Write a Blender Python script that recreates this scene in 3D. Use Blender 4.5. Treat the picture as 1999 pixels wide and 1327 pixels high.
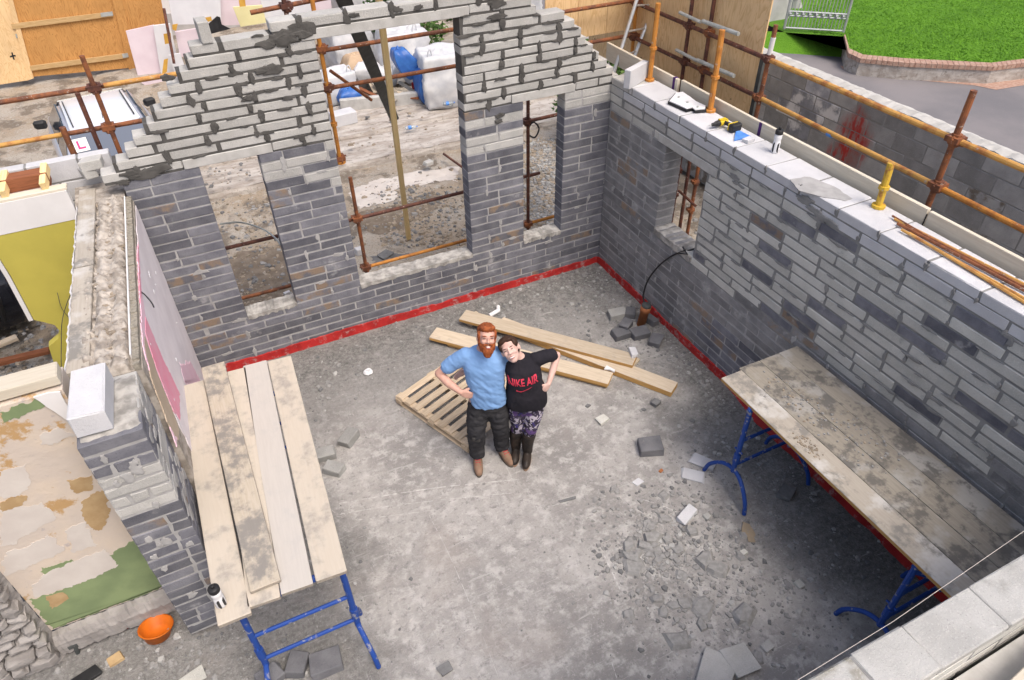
import bpy, bmesh, math, random
from math import radians, sin, cos, pi
from mathutils import Vector, Matrix, noise as mnoise
random.seed(7)
for o in list(bpy.data.objects): bpy.data.objects.remove(o)
SC = bpy.context.scene
COL = SC.collection

# ------------------------------------------------------------------ camera
PW, PH, FPX = 1999.0, 1327.0, 1374.25
CAMP = Vector((-4.83646, -7.25653, 5.75222))
YAW, PITCH, ROLL = 0.441118508, 0.696571347, -0.0191227074
_f = Vector((sin(YAW)*cos(PITCH), cos(YAW)*cos(PITCH), -sin(PITCH)))
_r = Vector((cos(YAW), -sin(YAW), 0)); _u = _r.cross(_f)
CR = _r*cos(ROLL) + _u*sin(ROLL); CU = -_r*sin(ROLL) + _u*cos(ROLL); CF = _f
cd = bpy.data.cameras.new('camera'); cam = bpy.data.objects.new('camera', cd); COL.objects.link(cam)
m = Matrix((CR, CU, -CF)).transposed().to_4x4(); m.translation = CAMP; cam.matrix_world = m
cd.sensor_width = 36.0; cd.lens = FPX/PW*36.0; cd.clip_start = 0.05; cd.clip_end = 600
SC.camera = cam
# ------------------------------------------------------------------ light
SUN_EL, SUN_AZ = 60.0, 163.0          # azimuth clockwise from +Y: high behind the camera
w = bpy.data.worlds.new('World'); SC.world = w; w.use_nodes = True
nt = w.node_tree; nt.nodes.clear()
sky = nt.nodes.new('ShaderNodeTexSky'); sky.sky_type = 'NISHITA'; sky.sun_disc = False
sky.sun_elevation = radians(SUN_EL); sky.sun_rotation = radians(SUN_AZ)
sky.air_density = 1.0; sky.dust_density = 6.0; sky.ozone_density = 0.6
bg = nt.nodes.new('ShaderNodeBackground'); bg.inputs[1].default_value = 0.15
out = nt.nodes.new('ShaderNodeOutputWorld')
nt.links.new(sky.outputs[0], bg.inputs[0]); nt.links.new(bg.outputs[0], out.inputs[0])
sd = bpy.data.lights.new('sun', 'SUN'); sd.energy = 1.15; sd.angle = radians(26); sd.color = (1.0, 0.965, 0.91)
so = bpy.data.objects.new('sun', sd); COL.objects.link(so)
_d = Vector((sin(radians(SUN_AZ))*cos(radians(SUN_EL)), cos(radians(SUN_AZ))*cos(radians(SUN_EL)), sin(radians(SUN_EL))))
so.rotation_euler = _d.to_track_quat('Z', 'Y').to_euler(); so.location = (0, 0, 20)
SC.view_settings.view_transform = 'Standard'; SC.view_settings.look = 'None'
SC.view_settings.exposure = 0.50; SC.view_settings.gamma = 1.0; SC.view_settings.use_curve_mapping = False

# ------------------------------------------------------------------ measuring helpers (survey of the photograph)
def ray(px, py): return CR*(px-PW/2) - CU*(py-PH/2) + CF*FPX
def onz(px, py, z):
    d = ray(px, py); return CAMP + d*((z-CAMP.z)/d.z)
def ony(px, py, y):
    d = ray(px, py); return CAMP + d*((y-CAMP.y)/d.y)
def onx(px, py, x):
    d = ray(px, py); return CAMP + d*((x-CAMP.x)/d.x)
def onp(px, py, p, n):
    d = ray(px, py); return CAMP + d*((Vector(p)-CAMP).dot(n)/d.dot(n))

# ------------------------------------------------------------------ materials
def _nodes(name):
    mt = bpy.data.materials.new(name); mt.use_nodes = True
    n = mt.node_tree; n.nodes.clear()
    o = n.nodes.new('ShaderNodeOutputMaterial'); b = n.nodes.new('ShaderNodeBsdfPrincipled')
    n.links.new(b.outputs[0], o.inputs[0])
    return mt, n, b
def V(n, s, v):
    if hasattr(v, 'default_value') or hasattr(v, 'is_output'): n.links.new(v, s)
    else: s.default_value = v
def c4(c): return (c[0], c[1], c[2], 1.0)
class NB:
    """small node builder"""
    def __init__(s, name):
        s.mat, s.n, s.b = _nodes(name); s.b.inputs['Specular IOR Level'].default_value = 0.25
        s._pos = None; s._obj = None; s.h = None
    def new(s, t): return s.n.nodes.new(t)
    def pos(s):
        if s._pos is None: s._pos = s.new('ShaderNodeNewGeometry').outputs['Position']
        return s._pos
    def obj(s):
        if s._obj is None: s._obj = s.new('ShaderNodeTexCoord').outputs['Object']
        return s._obj
    def rnd(s): return s.new('ShaderNodeObjectInfo').outputs['Random']
    def mapped(s, src, scale=(1, 1, 1), off=None):
        mp = s.new('ShaderNodeMapping'); s.n.links.new(src, mp.inputs[0]); mp.inputs['Scale'].default_value = scale
        if off is not None: V(s.n, mp.inputs['Location'], off)
        return mp.outputs[0]
    def noise(s, src, scale, detail=4, rough=.55, dist=0.0):
        t = s.new('ShaderNodeTexNoise'); s.n.links.new(src, t.inputs['Vector'])
        t.inputs['Scale'].default_value = scale; t.inputs['Detail'].default_value = detail
        t.inputs['Roughness'].default_value = rough; t.inputs['Distortion'].default_value = dist
        return t.outputs[0]
    def vor(s, src, scale, feat='F1', out=0):
        t = s.new('ShaderNodeTexVoronoi'); t.feature = feat; s.n.links.new(src, t.inputs['Vector']); t.inputs['Scale'].default_value = scale
        return t.outputs[out]
    def wave(s, src, scale, dist=3, det=3, dsc=1.0, axis='X'):
        t = s.new('ShaderNodeTexWave'); s.n.links.new(src, t.inputs['Vector']); t.bands_direction = axis
        t.inputs['Scale'].default_value = scale; t.inputs['Distortion'].default_value = dist
        t.inputs['Detail'].default_value = det; t.inputs['Detail Scale'].default_value = dsc
        return t.outputs[1]
    def ramp(s, f, lo, hi, a=0.0, b=1.0):
        t = s.new('ShaderNodeMapRange'); t.interpolation_type = 'SMOOTHSTEP'; s.n.links.new(f, t.inputs[0])
        t.inputs[1].default_value = lo; t.inputs[2].default_value = hi; t.inputs[3].default_value = a; t.inputs[4].default_value = b
        return t.outputs[0]
    def math(s, op, a, b=0.0):
        t = s.new('ShaderNodeMath'); t.operation = op; V(s.n, t.inputs[0], a); V(s.n, t.inputs[1], b); return t.outputs[0]
    def sep(s, src, i):
        t = s.new('ShaderNodeSeparateXYZ'); s.n.links.new(src, t.inputs[0]); return t.outputs[i]
    def mix(s, f, a, b, mode='MIX'):
        t = s.new('ShaderNodeMix'); t.data_type = 'RGBA'; t.blend_type = mode
        V(s.n, t.inputs[0], f)
        for i, c in ((6, a), (7, b)): V(s.n, t.inputs[i], c4(c) if isinstance(c, tuple) else c)
        return t.outputs[2]
    def done(s, col, rough=.9, bump=None, strength=.4, dist=.01, metal=0.0):
        V(s.n, s.b.inputs['Base Color'], c4(col) if isinstance(col, tuple) else col)
        V(s.n, s.b.inputs['Roughness'], rough); s.b.inputs['Metallic'].default_value = metal
        if bump is not None:
            t = s.new('ShaderNodeBump'); t.inputs['Strength'].default_value = strength; t.inputs['Distance'].default_value = dist
            s.n.links.new(bump, t.inputs['Height']); s.n.links.new(t.outputs[0], s.b.inputs['Normal'])
        return s.mat

def mat_simple(name, a, b=None, scale=6, rough=.85, bump=.25, bscale=40, local=True, rand=.0, metal=0.0, stretch=(1, 1, 1)):
    k = NB(name); src = k.obj() if local else k.pos(); src = k.mapped(src, stretch)
    f = k.ramp(k.noise(src, scale, 5), .32, .68)
    col = k.mix(f, a, b or tuple(x*.75 for x in a))
    if rand:
        v = k.ramp(k.rnd(), 0, 1, 1-rand, 1+rand); k2 = k.new('ShaderNodeVectorMath'); k2.operation = 'SCALE'
        k.n.links.new(col, k2.inputs[0]); k.n.links.new(v, k2.inputs[3]); col = k2.outputs[0]
    return k.done(col, rough, k.noise(src, bscale, 6) if bump else None, bump, .006, metal)

def mat_block(name, a, b, stain=None, stain_at=.86, smear=(.42, .41, .40), smear_lo=.60, smear_hi=.66, speck=True, rnd=.18, red=False):
    """concrete block: tone per block, aggregate specks, a few brown ones, mortar smeared over the face"""
    k = NB(name); p = k.pos(); r = k.rnd()
    col = k.mix(k.ramp(k.noise(p, 5, 5), .3, .7), a, b)
    v = k.ramp(r, 0, 1, 1-rnd, 1+rnd); q = k.new('ShaderNodeVectorMath'); q.operation = 'SCALE'
    k.n.links.new(col, q.inputs[0]); k.n.links.new(v, q.inputs[3]); col = q.outputs[0]
    if stain:
        sel = k.math('GREATER_THAN', k.math('FRACT', k.math('MULTIPLY', r, 7.31)), stain_at)
        f = k.math('MULTIPLY', sel, k.ramp(k.noise(p, 7, 3), .42, .6))
        col = k.mix(f, col, stain)
    if speck:
        col = k.mix(k.ramp(k.noise(p, 130, 3), .56, .72, 0, .5), col, tuple(min(1, x*1.7) for x in a))
        col = k.mix(k.ramp(k.noise(p, 95, 3), .60, .75, 0, .55), col, tuple(x*.45 for x in a))
    f = k.ramp(k.noise(p, 3.3, 7, .62), smear_lo, smear_hi, 0, .85)
    col = k.mix(f, col, smear)
    if red:   # sprayed and run red paint: soft blots with a shape of their own
        tot = None
        for (cy, cz, ry, rz_, w_) in ((-1.28, 1.72, .30, .46, 1.0), (-1.27, 2.0, .17, .22, .9), (-1.20, 1.40, .30, .30, .9)):
            dy_ = k.math('POWER', k.math('ABSOLUTE', k.math('DIVIDE', k.math('SUBTRACT', k.sep(p, 1), cy), ry)), 2.0); dz_ = k.math('POWER', k.math('ABSOLUTE', k.math('DIVIDE', k.math('SUBTRACT', k.sep(p, 2), cz), rz_)), 2.0)
            e = k.ramp(k.math('ADD', dy_, dz_), 1.3, .0, 0, w_); tot = e if tot is None else k.math('MAXIMUM', tot, e)
        f = k.math('MULTIPLY', tot, k.ramp(k.noise(p, 5, 6, .65), .30, .62, .25, 1.0)); col = k.mix(k.math('MULTIPLY', f, .9), col, (.26, .075, .06))
        f = k.math('MULTIPLY', tot, k.ramp(k.noise(k.mapped(p, (1, 2.2, .7)), 5, 5, .6), .46, .58)); col = k.mix(f, col, (.36, .035, .03))
    h = k.math('ADD', k.noise(p, 55, 6, .7), k.math('MULTIPLY', k.noise(p, 180, 2), .5))
    return k.done(col, .95, h, .7, .010)

def mat_wood(name, a, b, grain=9, dirt=None, dlo=.5, dhi=.75, rnd=.12, plaster=None):
    """sawn board, grain along local X"""
    k = NB(name); o = k.obj(); r = k.rnd()
    off = k.new('ShaderNodeCombineXYZ'); k.n.links.new(k.math('MULTIPLY', r, 37.0), off.inputs[0]); k.n.links.new(k.math('MULTIPLY', r, 11.0), off.inputs[1])
    sh = k.new('ShaderNodeVectorMath'); sh.operation = 'ADD'; k.n.links.new(o, sh.inputs[0]); k.n.links.new(off.outputs[0], sh.inputs[1]); src = sh.outputs[0]
    g = k.noise(k.mapped(src, (.6, 8, 8)), grain, 6, .6, .6)
    col = k.mix(k.ramp(g, .35, .66), a, b)
    v = k.ramp(r, 0, 1, 1-rnd, 1+rnd*.7); q = k.new('ShaderNodeVectorMath'); q.operation = 'SCALE'
    k.n.links.new(col, q.inputs[0]); k.n.links.new(v, q.inputs[3]); col = q.outputs[0]
    if plaster: col = k.mix(k.ramp(k.noise(src, 2.2, 6, .6), .50, .62, 0, .7), col, plaster)
    if dirt: col = k.mix(k.ramp(k.math('ADD', k.math('MULTIPLY', k.noise(src, 3.5, 8, .68), .75), k.math('MULTIPLY', k.noise(src, 17, 5), .25)), dlo, dhi, 0, .85), col, dirt)
    return k.done(col, .85, g, .25, .004)

def mat_metal(name, paint, rust, lo=.45, hi=.6, sc=9, rough=.6):
    k = NB(name); p = k.pos()
    f = k.ramp(k.noise(p, sc, 6, .65), lo, hi)
    col = k.mix(f, paint, rust)
    col = k.mix(k.ramp(k.noise(p, 26, 4), .62, .72, 0, .7), col, (.45, .40, .34))
    return k.done(col, rough, k.noise(p, 60, 4), .25, .003)

MT = {}
MT['dark_block'] = mat_block('dark_block', (.118, .119, .140), (.195, .195, .216), (.25, .185, .135), .90, (.37, .365, .37), .60, .72, rnd=.22)
MT['dusty_block'] = mat_block('dusty_block', (.185, .183, .188), (.27, .265, .268), (.28, .215, .165), .91, (.42, .415, .41), .56, .70, rnd=.18)
MT['loose_grey'] = mat_block('loose_grey', (.29, .288, .275), (.35, .347, .335), None, .9, (.30, .30, .29), .62, .74, rnd=.08)
MT['gritty_block'] = mat_block('gritty_block', (.36, .355, .34), (.44, .435, .42), (.27, .255, .215), .45, (.30, .295, .275), .60, .70, rnd=.06)
MT['loose_dark'] = mat_block('loose_dark', (.115, .115, .125), (.165, .165, .175), None, .9, (.25, .25, .25), .62, .74, rnd=.12)
MT['light_block'] = mat_block('light_block', (.40, .392, .372), (.485, .475, .455), None, .9, (.33, .33, .32), .66, .74, rnd=.08)
MT['warm_block'] = mat_block('warm_block', (.47, .465, .43), (.56, .55, .515), None, .9, (.30, .30, .29), .64, .72, rnd=.10)
MT['pale_block'] = mat_block('pale_block', (.53, .53, .55), (.59, .59, .61), None, .9, (.52, .52, .52), .66, .74, speck=False, rnd=.05)
MT['boundary_block'] = mat_block('boundary_block', (.24, .24, .243), (.32, .32, .323), (.15, .13, .11), .92, (.25, .25, .25), .62, .74, rnd=.25, red=True)
MT['patch_block'] = mat_block('patch_block', (.22, .23, .26), (.35, .36, .40), None, .9, (.66, .66, .67), .47, .60, rnd=.3)
MT['mortar_light'] = mat_simple('mortar_light', (.40, .392, .388), (.31, .305, .30), 8, .95, .6, 70, False)
MT['mortar_wall'] = mat_simple('mortar_wall', (.27, .268, .262), (.20, .198, .195), 8, .95, .6, 70, False)
MT['mortar_dark'] = mat_simple('mortar_dark', (.105, .100, .094), (.070, .067, .063), 7, .9, .7, 60, False)
MT['mortar_boundary'] = mat_simple('mortar_boundary', (.28, .28, .28), (.20, .20, .20), 5, .95, .4, 60, False)
MT['concrete'] = mat_simple('concrete', (.50, .49, .47), (.40, .39, .37), 6, .92, .4, 60, False)
MT['sill_mortar'] = mat_simple('sill_mortar', (.46, .44, .41), (.22, .21, .195), 9, .95, .8, 45, False)
# floor: dusty concrete, damp grey grit near the back and right walls, right side's shade painted in
k = NB('dusty_floor'); p = k.pos()
n1 = k.noise(p, 1.1, 7, .62); n2 = k.noise(p, 7, 6, .65); n3 = k.noise(p, 60, 4, .6)
col = k.mix(k.ramp(n1, .34, .64), (.42, .402, .385), (.275, .263, .252))
col = k.mix(k.ramp(n2, .46, .66, 0, .85), col, (.53, .512, .495))
col = k.mix(k.ramp(k.noise(p, 13, 9, .76), .52, .64, 0, .72), col, (.225, .218, .212))
col = k.mix(k.ramp(k.noise(p, 34, 6, .74), .55, .69, 0, .5), col, (.60, .58, .56))
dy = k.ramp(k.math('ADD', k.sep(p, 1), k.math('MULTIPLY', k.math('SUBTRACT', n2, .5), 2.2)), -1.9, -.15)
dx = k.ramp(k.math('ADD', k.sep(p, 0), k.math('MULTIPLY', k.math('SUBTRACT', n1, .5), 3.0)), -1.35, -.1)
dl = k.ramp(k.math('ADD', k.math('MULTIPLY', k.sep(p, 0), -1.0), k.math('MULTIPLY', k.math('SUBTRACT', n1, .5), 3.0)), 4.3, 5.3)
damp = k.math('MAXIMUM', k.math('MAXIMUM', dy, dx), k.math('MULTIPLY', dl, .8))  # damp grit; the dx term also paints in shade along the right wall
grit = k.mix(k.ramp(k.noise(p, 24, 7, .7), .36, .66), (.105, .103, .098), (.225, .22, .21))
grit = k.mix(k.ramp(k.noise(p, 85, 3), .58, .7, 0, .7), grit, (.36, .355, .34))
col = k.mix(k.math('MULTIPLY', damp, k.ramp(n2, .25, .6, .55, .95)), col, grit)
# trowel sweeps and scratches
ws = k.noise(k.mapped(p, (1.2, 14, 1)), 2.2, 4, .6, 1.5)
col = k.mix(k.ramp(ws, .63, .70, 0, .45), col, (.55, .535, .52))
sw = k.noise(k.mapped(k.mapped(p, (1, 1, 1)), (4.5, 1.3, 1)), 3.1, 6, .66, 3.5)
col = k.mix(k.ramp(sw, .60, .72, 0, .55), col, (.60, .58, .565))
col = k.mix(k.ramp(k.noise(p, 3.4, 7, .7, 1.2), .56, .70, 0, .6), col, (.27, .25, .24))
col = k.mix(k.ramp(k.vor(k.mapped(p, (1, 1, .2)), 9, 'F1'), .08, .02, 0, .2), col, (.16, .155, .15))
col = k.mix(k.ramp(k.noise(p, .7, 3), .60, .68, 0, .35), col, (.36, .32, .29))
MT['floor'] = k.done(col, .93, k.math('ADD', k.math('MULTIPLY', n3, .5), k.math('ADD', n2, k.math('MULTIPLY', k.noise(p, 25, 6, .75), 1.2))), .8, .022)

k = NB('site_dirt'); p = k.pos()
a = k.noise(p, .9, 7, .62); b = k.noise(p, 11, 7, .7)
col = k.mix(k.ramp(a, .36, .62), (.34, .275, .205), (.40, .36, .31))
col = k.mix(k.ramp(k.noise(p, 1.7, 5), .50, .60, 0, .9), col, (.175, .145, .115))
col = k.mix(k.ramp(b, .52, .66, 0, .8), col, (.44, .415, .375))
col = k.mix(k.ramp(k.noise(p, 32, 5, .7), .54, .66, 0, .75), col, (.13, .115, .095))
MT['dirt'] = k.done(col, .96, k.math('ADD', b, k.math('MULTIPLY', k.noise(p, 45, 5), .6)), 1.0, .03)

k = NB('old_steps'); p = k.pos()
col = k.mix(k.ramp(k.noise(k.mapped(p, (1, 3.5, 3.5)), 2, 7, .65), .36, .62), (.50, .465, .43), (.34, .30, .265))
col = k.mix(k.ramp(k.noise(p, 9, 7, .7), .54, .66, 0, .8), col, (.20, .175, .15))
MT['old_steps'] = k.done(col, .95, k.noise(p, 25, 7, .7), .8, .02)

k = NB('asphalt'); p = k.pos()
col = k.mix(k.ramp(k.noise(p, .5, 5), .35, .65), (.215, .20, .205), (.155, .15, .16))
col = k.mix(k.ramp(k.noise(p, 60, 3), .55, .7, 0, .3), col, (.30, .28, .28))
MT['asphalt'] = k.done(col, .9, k.noise(p, 80, 3), .3, .01)

k = NB('lawn'); p = k.pos()
col = k.mix(k.ramp(k.noise(k.mapped(p, (1, 1, 1)), 1.2, 5, .6), .35, .65), (.12, .285, .018), (.085, .215, .014))
col = k.mix(k.ramp(k.noise(p, 14, 5, .7), .5, .7, 0, .5), col, (.14, .30, .028))
MT['lawn'] = k.done(col, .85, k.noise(p, 30, 5, .7), 1.0, .05)
MT['wet_dirt'] = mat_simple('wet_dirt', (.15, .12, .092), (.22, .18, .14), 7, .95, 1.0, 30, False)
MT['cardboard'] = mat_simple('cardboard', (.50, .37, .25), (.42, .30, .20), 5, .85, .3, 20, False)
MT['grass'] = mat_simple('grass_blade', (.14, .32, .022), (.10, .25, .016), 3, .8, .0, 10, False)

k = NB('brick_edging'); p = k.pos()
bt = k.new('ShaderNodeTexNoise'); k.n.links.new(p, bt.inputs[0]); bt.inputs['Scale'].default_value = 14
MT['brick_edging'] = k.done(k.mix(k.ramp(bt.outputs[0], .35, .65), (.34, .205, .155), (.42, .29, .23)), .9, k.noise(p, 40, 3), .4, .01)

def mat_ply(name, a, b, axis='Z'):
    k = NB(name); o = k.obj(); r = k.rnd()
    off = k.new('ShaderNodeCombineXYZ'); k.n.links.new(k.math('MULTIPLY', r, 23.0), off.inputs[0]); k.n.links.new(k.math('MULTIPLY', r, 9.0), off.inputs[2])
    sh = k.new('ShaderNodeVectorMath'); sh.operation = 'ADD'; k.n.links.new(o, sh.inputs[0]); k.n.links.new(off.outputs[0], sh.inputs[1]); src = sh.outputs[0]
    st = {'Z': (5, 5, .9), 'X': (.9, 5, 5)}[axis]
    n = k.noise(k.mapped(src, st), 1.3, 3, .5, .8)
    rings = k.math('FRACT', k.math('MULTIPLY', n, 13.0))
    g = k.ramp(rings, .0, .55)
    col = k.mix(g, b, a)
    col = k.mix(k.ramp(k.noise(src, 1.5, 4), .4, .65, 0, .45), col, tuple(x*.72 for x in a))
    col = k.mix(k.ramp(k.noise(src, 9, 2), .71, .76, 0, .9), col, (.10, .045, .018))
    return k.done(col, .7, n, .12, .004)
MT['ply_orange'] = mat_ply('ply_orange', (.56, .29, .095), (.40, .185, .055))
MT['ply_pale'] = mat_ply('ply_pale', (.78, .55, .30), (.64, .41, .195))
MT['batten'] = mat_wood('batten_wood', (.62, .43, .22), (.50, .32, .14), 9)
MT['yellow_batten'] = mat_wood('yellow_batten_wood', (.84, .64, .34), (.76, .56, .26), 9)
MT['plank'] = mat_wood('plank_wood', (.50, .445, .372), (.48, .422, .348), 7, (.27, .25, .23), .47, .68)
MT['plank_dirty'] = mat_wood('dirty_plank_wood', (.47, .415, .34), (.42, .365, .29), 7, (.20, .19, .18), .44, .58, .10)
MT['plank_white'] = mat_wood('whitened_plank_wood', (.53, .495, .455), (.505, .47, .432), 7, (.42, .40, .38), .50, .70)
MT['plank_mortar'] = mat_wood('mortared_plank_wood', (.30, .272, .228), (.255, .228, .19), 7, (.115, .108, .10), .48, .58, .06, (.36, .35, .332))
MT['plank_splash'] = mat_wood('splashed_plank_wood', (.42, .38, .325), (.375, .335, .285), 7, (.20, .19, .175), .48, .60, .06, (.55, .54, .525))
MT['plank_end'] = mat_wood('plank_end_wood', (.34, .30, .25), (.25, .22, .185), 7)
MT['floor_plank'] = mat_wood('floor_plank_wood', (.56, .475, .365), (.48, .395, .295), 8, (.33, .29, .24), .54, .74)
MT['pallet'] = mat_wood('pallet_wood', (.56, .455, .33), (.46, .36, .25), 8, (.36, .31, .26), .58, .76, .16)
MT['board_edge'] = mat_wood('board_edge_wood', (.56, .34, .125), (.48, .27, .09), 9)
MT['toe_board'] = mat_wood('toe_board_wood', (.62, .565, .465), (.56, .50, .40), 5, (.50, .44, .35), .58, .76)
MT['roof_timber'] = mat_wood('roof_timber', (.28, .105, .05), (.18, .065, .03), 8)
MT['rust'] = mat_metal('rusty_tube', (.27, .10, .042), (.13, .055, .035), .40, .62)
MT['rust_dark'] = mat_metal('dark_rusty_tube', (.15, .06, .04), (.08, .035, .028), .40, .6)
MT['ochre'] = mat_metal('ochre_tube', (.55, .30, .085), (.36, .15, .05), .46, .66, 7)
MT['orange_tube'] = mat_metal('orange_tube', (.52, .22, .045), (.34, .13, .035), .48, .66, 6)
MT['yellow_tube'] = mat_metal('yellow_prop', (.58, .38, .045), (.36, .17, .05), .5, .64, 10)
MT['galv'] = mat_simple('galvanised_tube', (.50, .52, .50), (.36, .38, .36), 12, .45, .1, 60, False, 0, .3)
MT['alu'] = mat_simple('aluminium', (.68, .69, .70), (.55, .56, .57), 10, .4, .05, 60, False, 0, .6)
k = NB('blue_trestle'); p = k.pos()
MT['blue'] = k.done(k.mix(k.ramp(k.noise(p, 16, 5), .57, .66, 0, .85), (.018, .062, .28), (.30, .29, .30)), .55, k.noise(p, 50, 3), .2, .003)
k = NB('red_membrane'); p = k.pos()
rc = k.mix(k.ramp(k.noise(p, 6, 5), .35, .65), (.44, .028, .026), (.32, .02, .02))
MT['red'] = k.done(k.mix(k.ramp(k.noise(p, 10, 8, .74), .52, .66, 0, .8), rc, (.40, .27, .26)), .55, k.noise(p, 22, 5), .6, .012)
MT['yellow_wall'] = mat_simple('yellow_paint', (.50, .43, .085), (.43, .37, .075), 2, .8, .15, 20, False)
MT['white_paint'] = mat_simple('white_paint', (.72, .70, .69), (.64, .62, .61), 2, .8, .15, 20, False)
MT['plaster'] = mat_simple('grey_white_skim', (.80, .75, .78), (.71, .66, .69), 3, .85, .3, 25, False)
MT['pink'] = mat_simple('pink_paint', (.80, .30, .41), (.76, .40, .49), 3, .8, .2, 25, False)
MT['pink_pale'] = mat_simple('pale_pink_paint', (.80, .58, .66), (.78, .52, .62), 5, .8, .2, 25, False)
MT['beige'] = mat_simple('beige_skim', (.52, .43, .33), (.46, .37, .28), 4, .85, .2, 25, False)
k = NB('stripped_plaster'); p = k.pos()
col = k.mix(k.ramp(k.noise(p, 2.4, 6, .6), .36, .62), (.60, .51, .42), (.54, .47, .41))
col = k.mix(k.ramp(k.noise(p, 3.6, 7, .66), .57, .63, 0, .9), col, (.44, .27, .11))
col = k.mix(k.ramp(k.noise(p, 8, 7, .7), .60, .67, 0, .75), col, (.40, .36, .36))
col = k.mix(k.ramp(k.noise(p, 5, 7, .68), .66, .70, 0, .9), col, (.19, .08, .04))
MT['stripped'] = k.done(col, .9, k.noise(p, 14, 7, .65), .5, .012)
MT['skim_patch'] = mat_simple('pale_skim_patch', (.60, .555, .51), (.54, .49, .45), 4, .85, .3, 30, False)
MT['ochre_patch'] = mat_simple('ochre_patch', (.46, .33, .18), (.38, .255, .13), 9, .9, .4, 40, False)
MT['green'] = mat_simple('green_paint', (.235, .30, .15), (.18, .235, .12), 4, .8, .2, 30, False)
MT['rough_stone'] = mat_simple('rough_stone', (.34, .32, .305), (.23, .215, .205), 5, .95, 1.0, 22, False, 0, 0, (1, 1, 3))
MT['rubble_core'] = mat_simple('old_wall_core', (.50, .455, .405), (.25, .22, .19), 12, .95, 1.0, 30, False)
MT['pebbledash'] = mat_simple('pebbledash', (.22, .20, .165), (.33, .30, .25), 40, .95, 1.0, 60, False)
MT['stone'] = mat_simple('stone_chips', (.31, .305, .295), (.235, .23, .225), 30, .95, .4, 80, False)
MT['stone_pale'] = mat_simple('pale_stone_chips', (.42, .415, .40), (.35, .345, .335), 30, .95, .4, 80, False)
MT['dark_stone'] = mat_simple('dark_stone_chips', (.14, .14, .142), (.19, .19, .19), 20, .95, .5, 60, False)
MT['gravel_brown'] = mat_simple('brown_gravel', (.34, .285, .22), (.24, .20, .155), 6, .95, .4, 60, False)
MT['bag_white'] = mat_simple('bag_white', (.62, .62, .625), (.50, .51, .535), 5, .6, .25, 30, False)
MT['bag_blue'] = mat_simple('bag_blue', (.045, .15, .44), (.03, .10, .34), 6, .35, .3, 18, False)
MT['foam_pink'] = mat_simple('foam_pink', (.68, .585, .63), (.63, .53, .58), 3, .7, .1, 30, False)
MT['foam_white'] = mat_simple('foam_white', (.68, .68, .70), (.62, .62, .645), 3, .7, .1, 30, False)
MT['foam_yellow'] = mat_simple('foam_yellow', (.72, .66, .36), (.68, .62, .32), 3, .8, .2, 30, False)
MT['tape_orange'] = mat_simple('tape_orange', (.62, .36, .07), (.54, .29, .05), 6, .6, .1, 30, False)
MT['black'] = mat_simple('black_plastic', (.018, .018, .02), (.03, .03, .032), 8, .45, .1, 50)
MT['grey_plastic'] = mat_simple('grey_plastic', (.055, .06, .06), (.085, .09, .088), 8, .6, .1, 50)
MT['bucket'] = mat_simple('orange_plastic', (.62, .15, .012), (.50, .115, .01), 10, .45, .1, 40)
MT['clay'] = mat_simple('orange_clay', (.40, .15, .055), (.30, .11, .045), 9, .7, .2, 40)
MT['white_plastic'] = mat_simple('white_plastic', (.76, .76, .77), (.68, .68, .70), 8, .5, .1, 40)
MT['tool_yellow'] = mat_simple('tool_yellow', (.66, .48, .03), (.58, .41, .025), 9, .45, .05, 40)
MT['tool_blue'] = mat_simple('tool_blue', (.05, .19, .62), (.12, .30, .70), 9, .5, .05, 40)
MT['purple'] = mat_simple('purple_paint', (.09, .03, .16), (.07, .025, .13), 9, .7, .1, 40)
MT['brown_sand'] = mat_simple('spilt_sand', (.33, .26, .18), (.29, .235, .17), 20, .95, .5, 80, False)
k = NB('clear_bottle'); k.b.inputs['Transmission Weight'].default_value = .75; k.b.inputs['IOR'].default_value = 1.2
MT['clear'] = k.done((.80, .86, .90), .15)
k = NB('car_silver'); MT['car_silver'] = k.done((.52, .54, .62), .28, None, 0, 0, .35); k.b.inputs['Coat Weight'].default_value = .5
k = NB('car_roof'); MT['car_roof'] = k.done((.74, .76, .80), .3, None, 0, 0, .1); k.b.inputs['Coat Weight'].default_value = .5
k = NB('car_black'); MT['car_black'] = k.done((.012, .012, .016), .2); k.b.inputs['Coat Weight'].default_value = .6
k = NB('car_glass'); MT['car_glass'] = k.done((.035, .045, .06), .08); k.b.inputs['Specular IOR Level'].default_value = .6
k = NB('car_glass_rear'); MT['car_glass_rear'] = k.done((.10, .125, .18), .35); k.b.inputs['Specular IOR Level'].default_value = .15
MT['sign_white'] = mat_simple('sign_white', (.80, .80, .80), (.78, .78, .78), 4, .5, 0)
MT['sign_magenta'] = mat_simple('sign_magenta', (.62, .035, .20), (.60, .035, .19), 4, .5, 0)
MT['leaf'] = mat_simple('leaf', (.055, .11, .022), (.035, .075, .016), 2, .7, 0, 10, False)
MT['leaf_light'] = mat_simple('leaf_light', (.10, .17, .04), (.07, .13, .028), 2, .7, 0, 10, False)
MT['bark'] = mat_simple('bark', (.10, .075, .05), (.07, .05, .035), 9, .9, .5, 30)
MT['gate_silver'] = mat_simple('gate_silver', (.48, .50, .50), (.40, .42, .42), 9, .45, .05, 40, False, 0, .5)
MT['render_grey'] = mat_simple('old_render', (.50, .49, .49), (.40, .39, .39), 3, .9, .3, 30, False)
MT['skin'] = mat_simple('skin', (.60, .36, .285), (.56, .32, .25), 22, .55, .05, 60)
MT['skin_pale'] = mat_simple('skin_pale', (.66, .45, .39), (.62, .40, .34), 22, .55, .05, 60)
MT['ginger'] = mat_simple('ginger_hair', (.33, .090, .026), (.19, .048, .016), 45, .7, .9, 60, True, 0, 0, (1, 1, .35))
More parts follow.
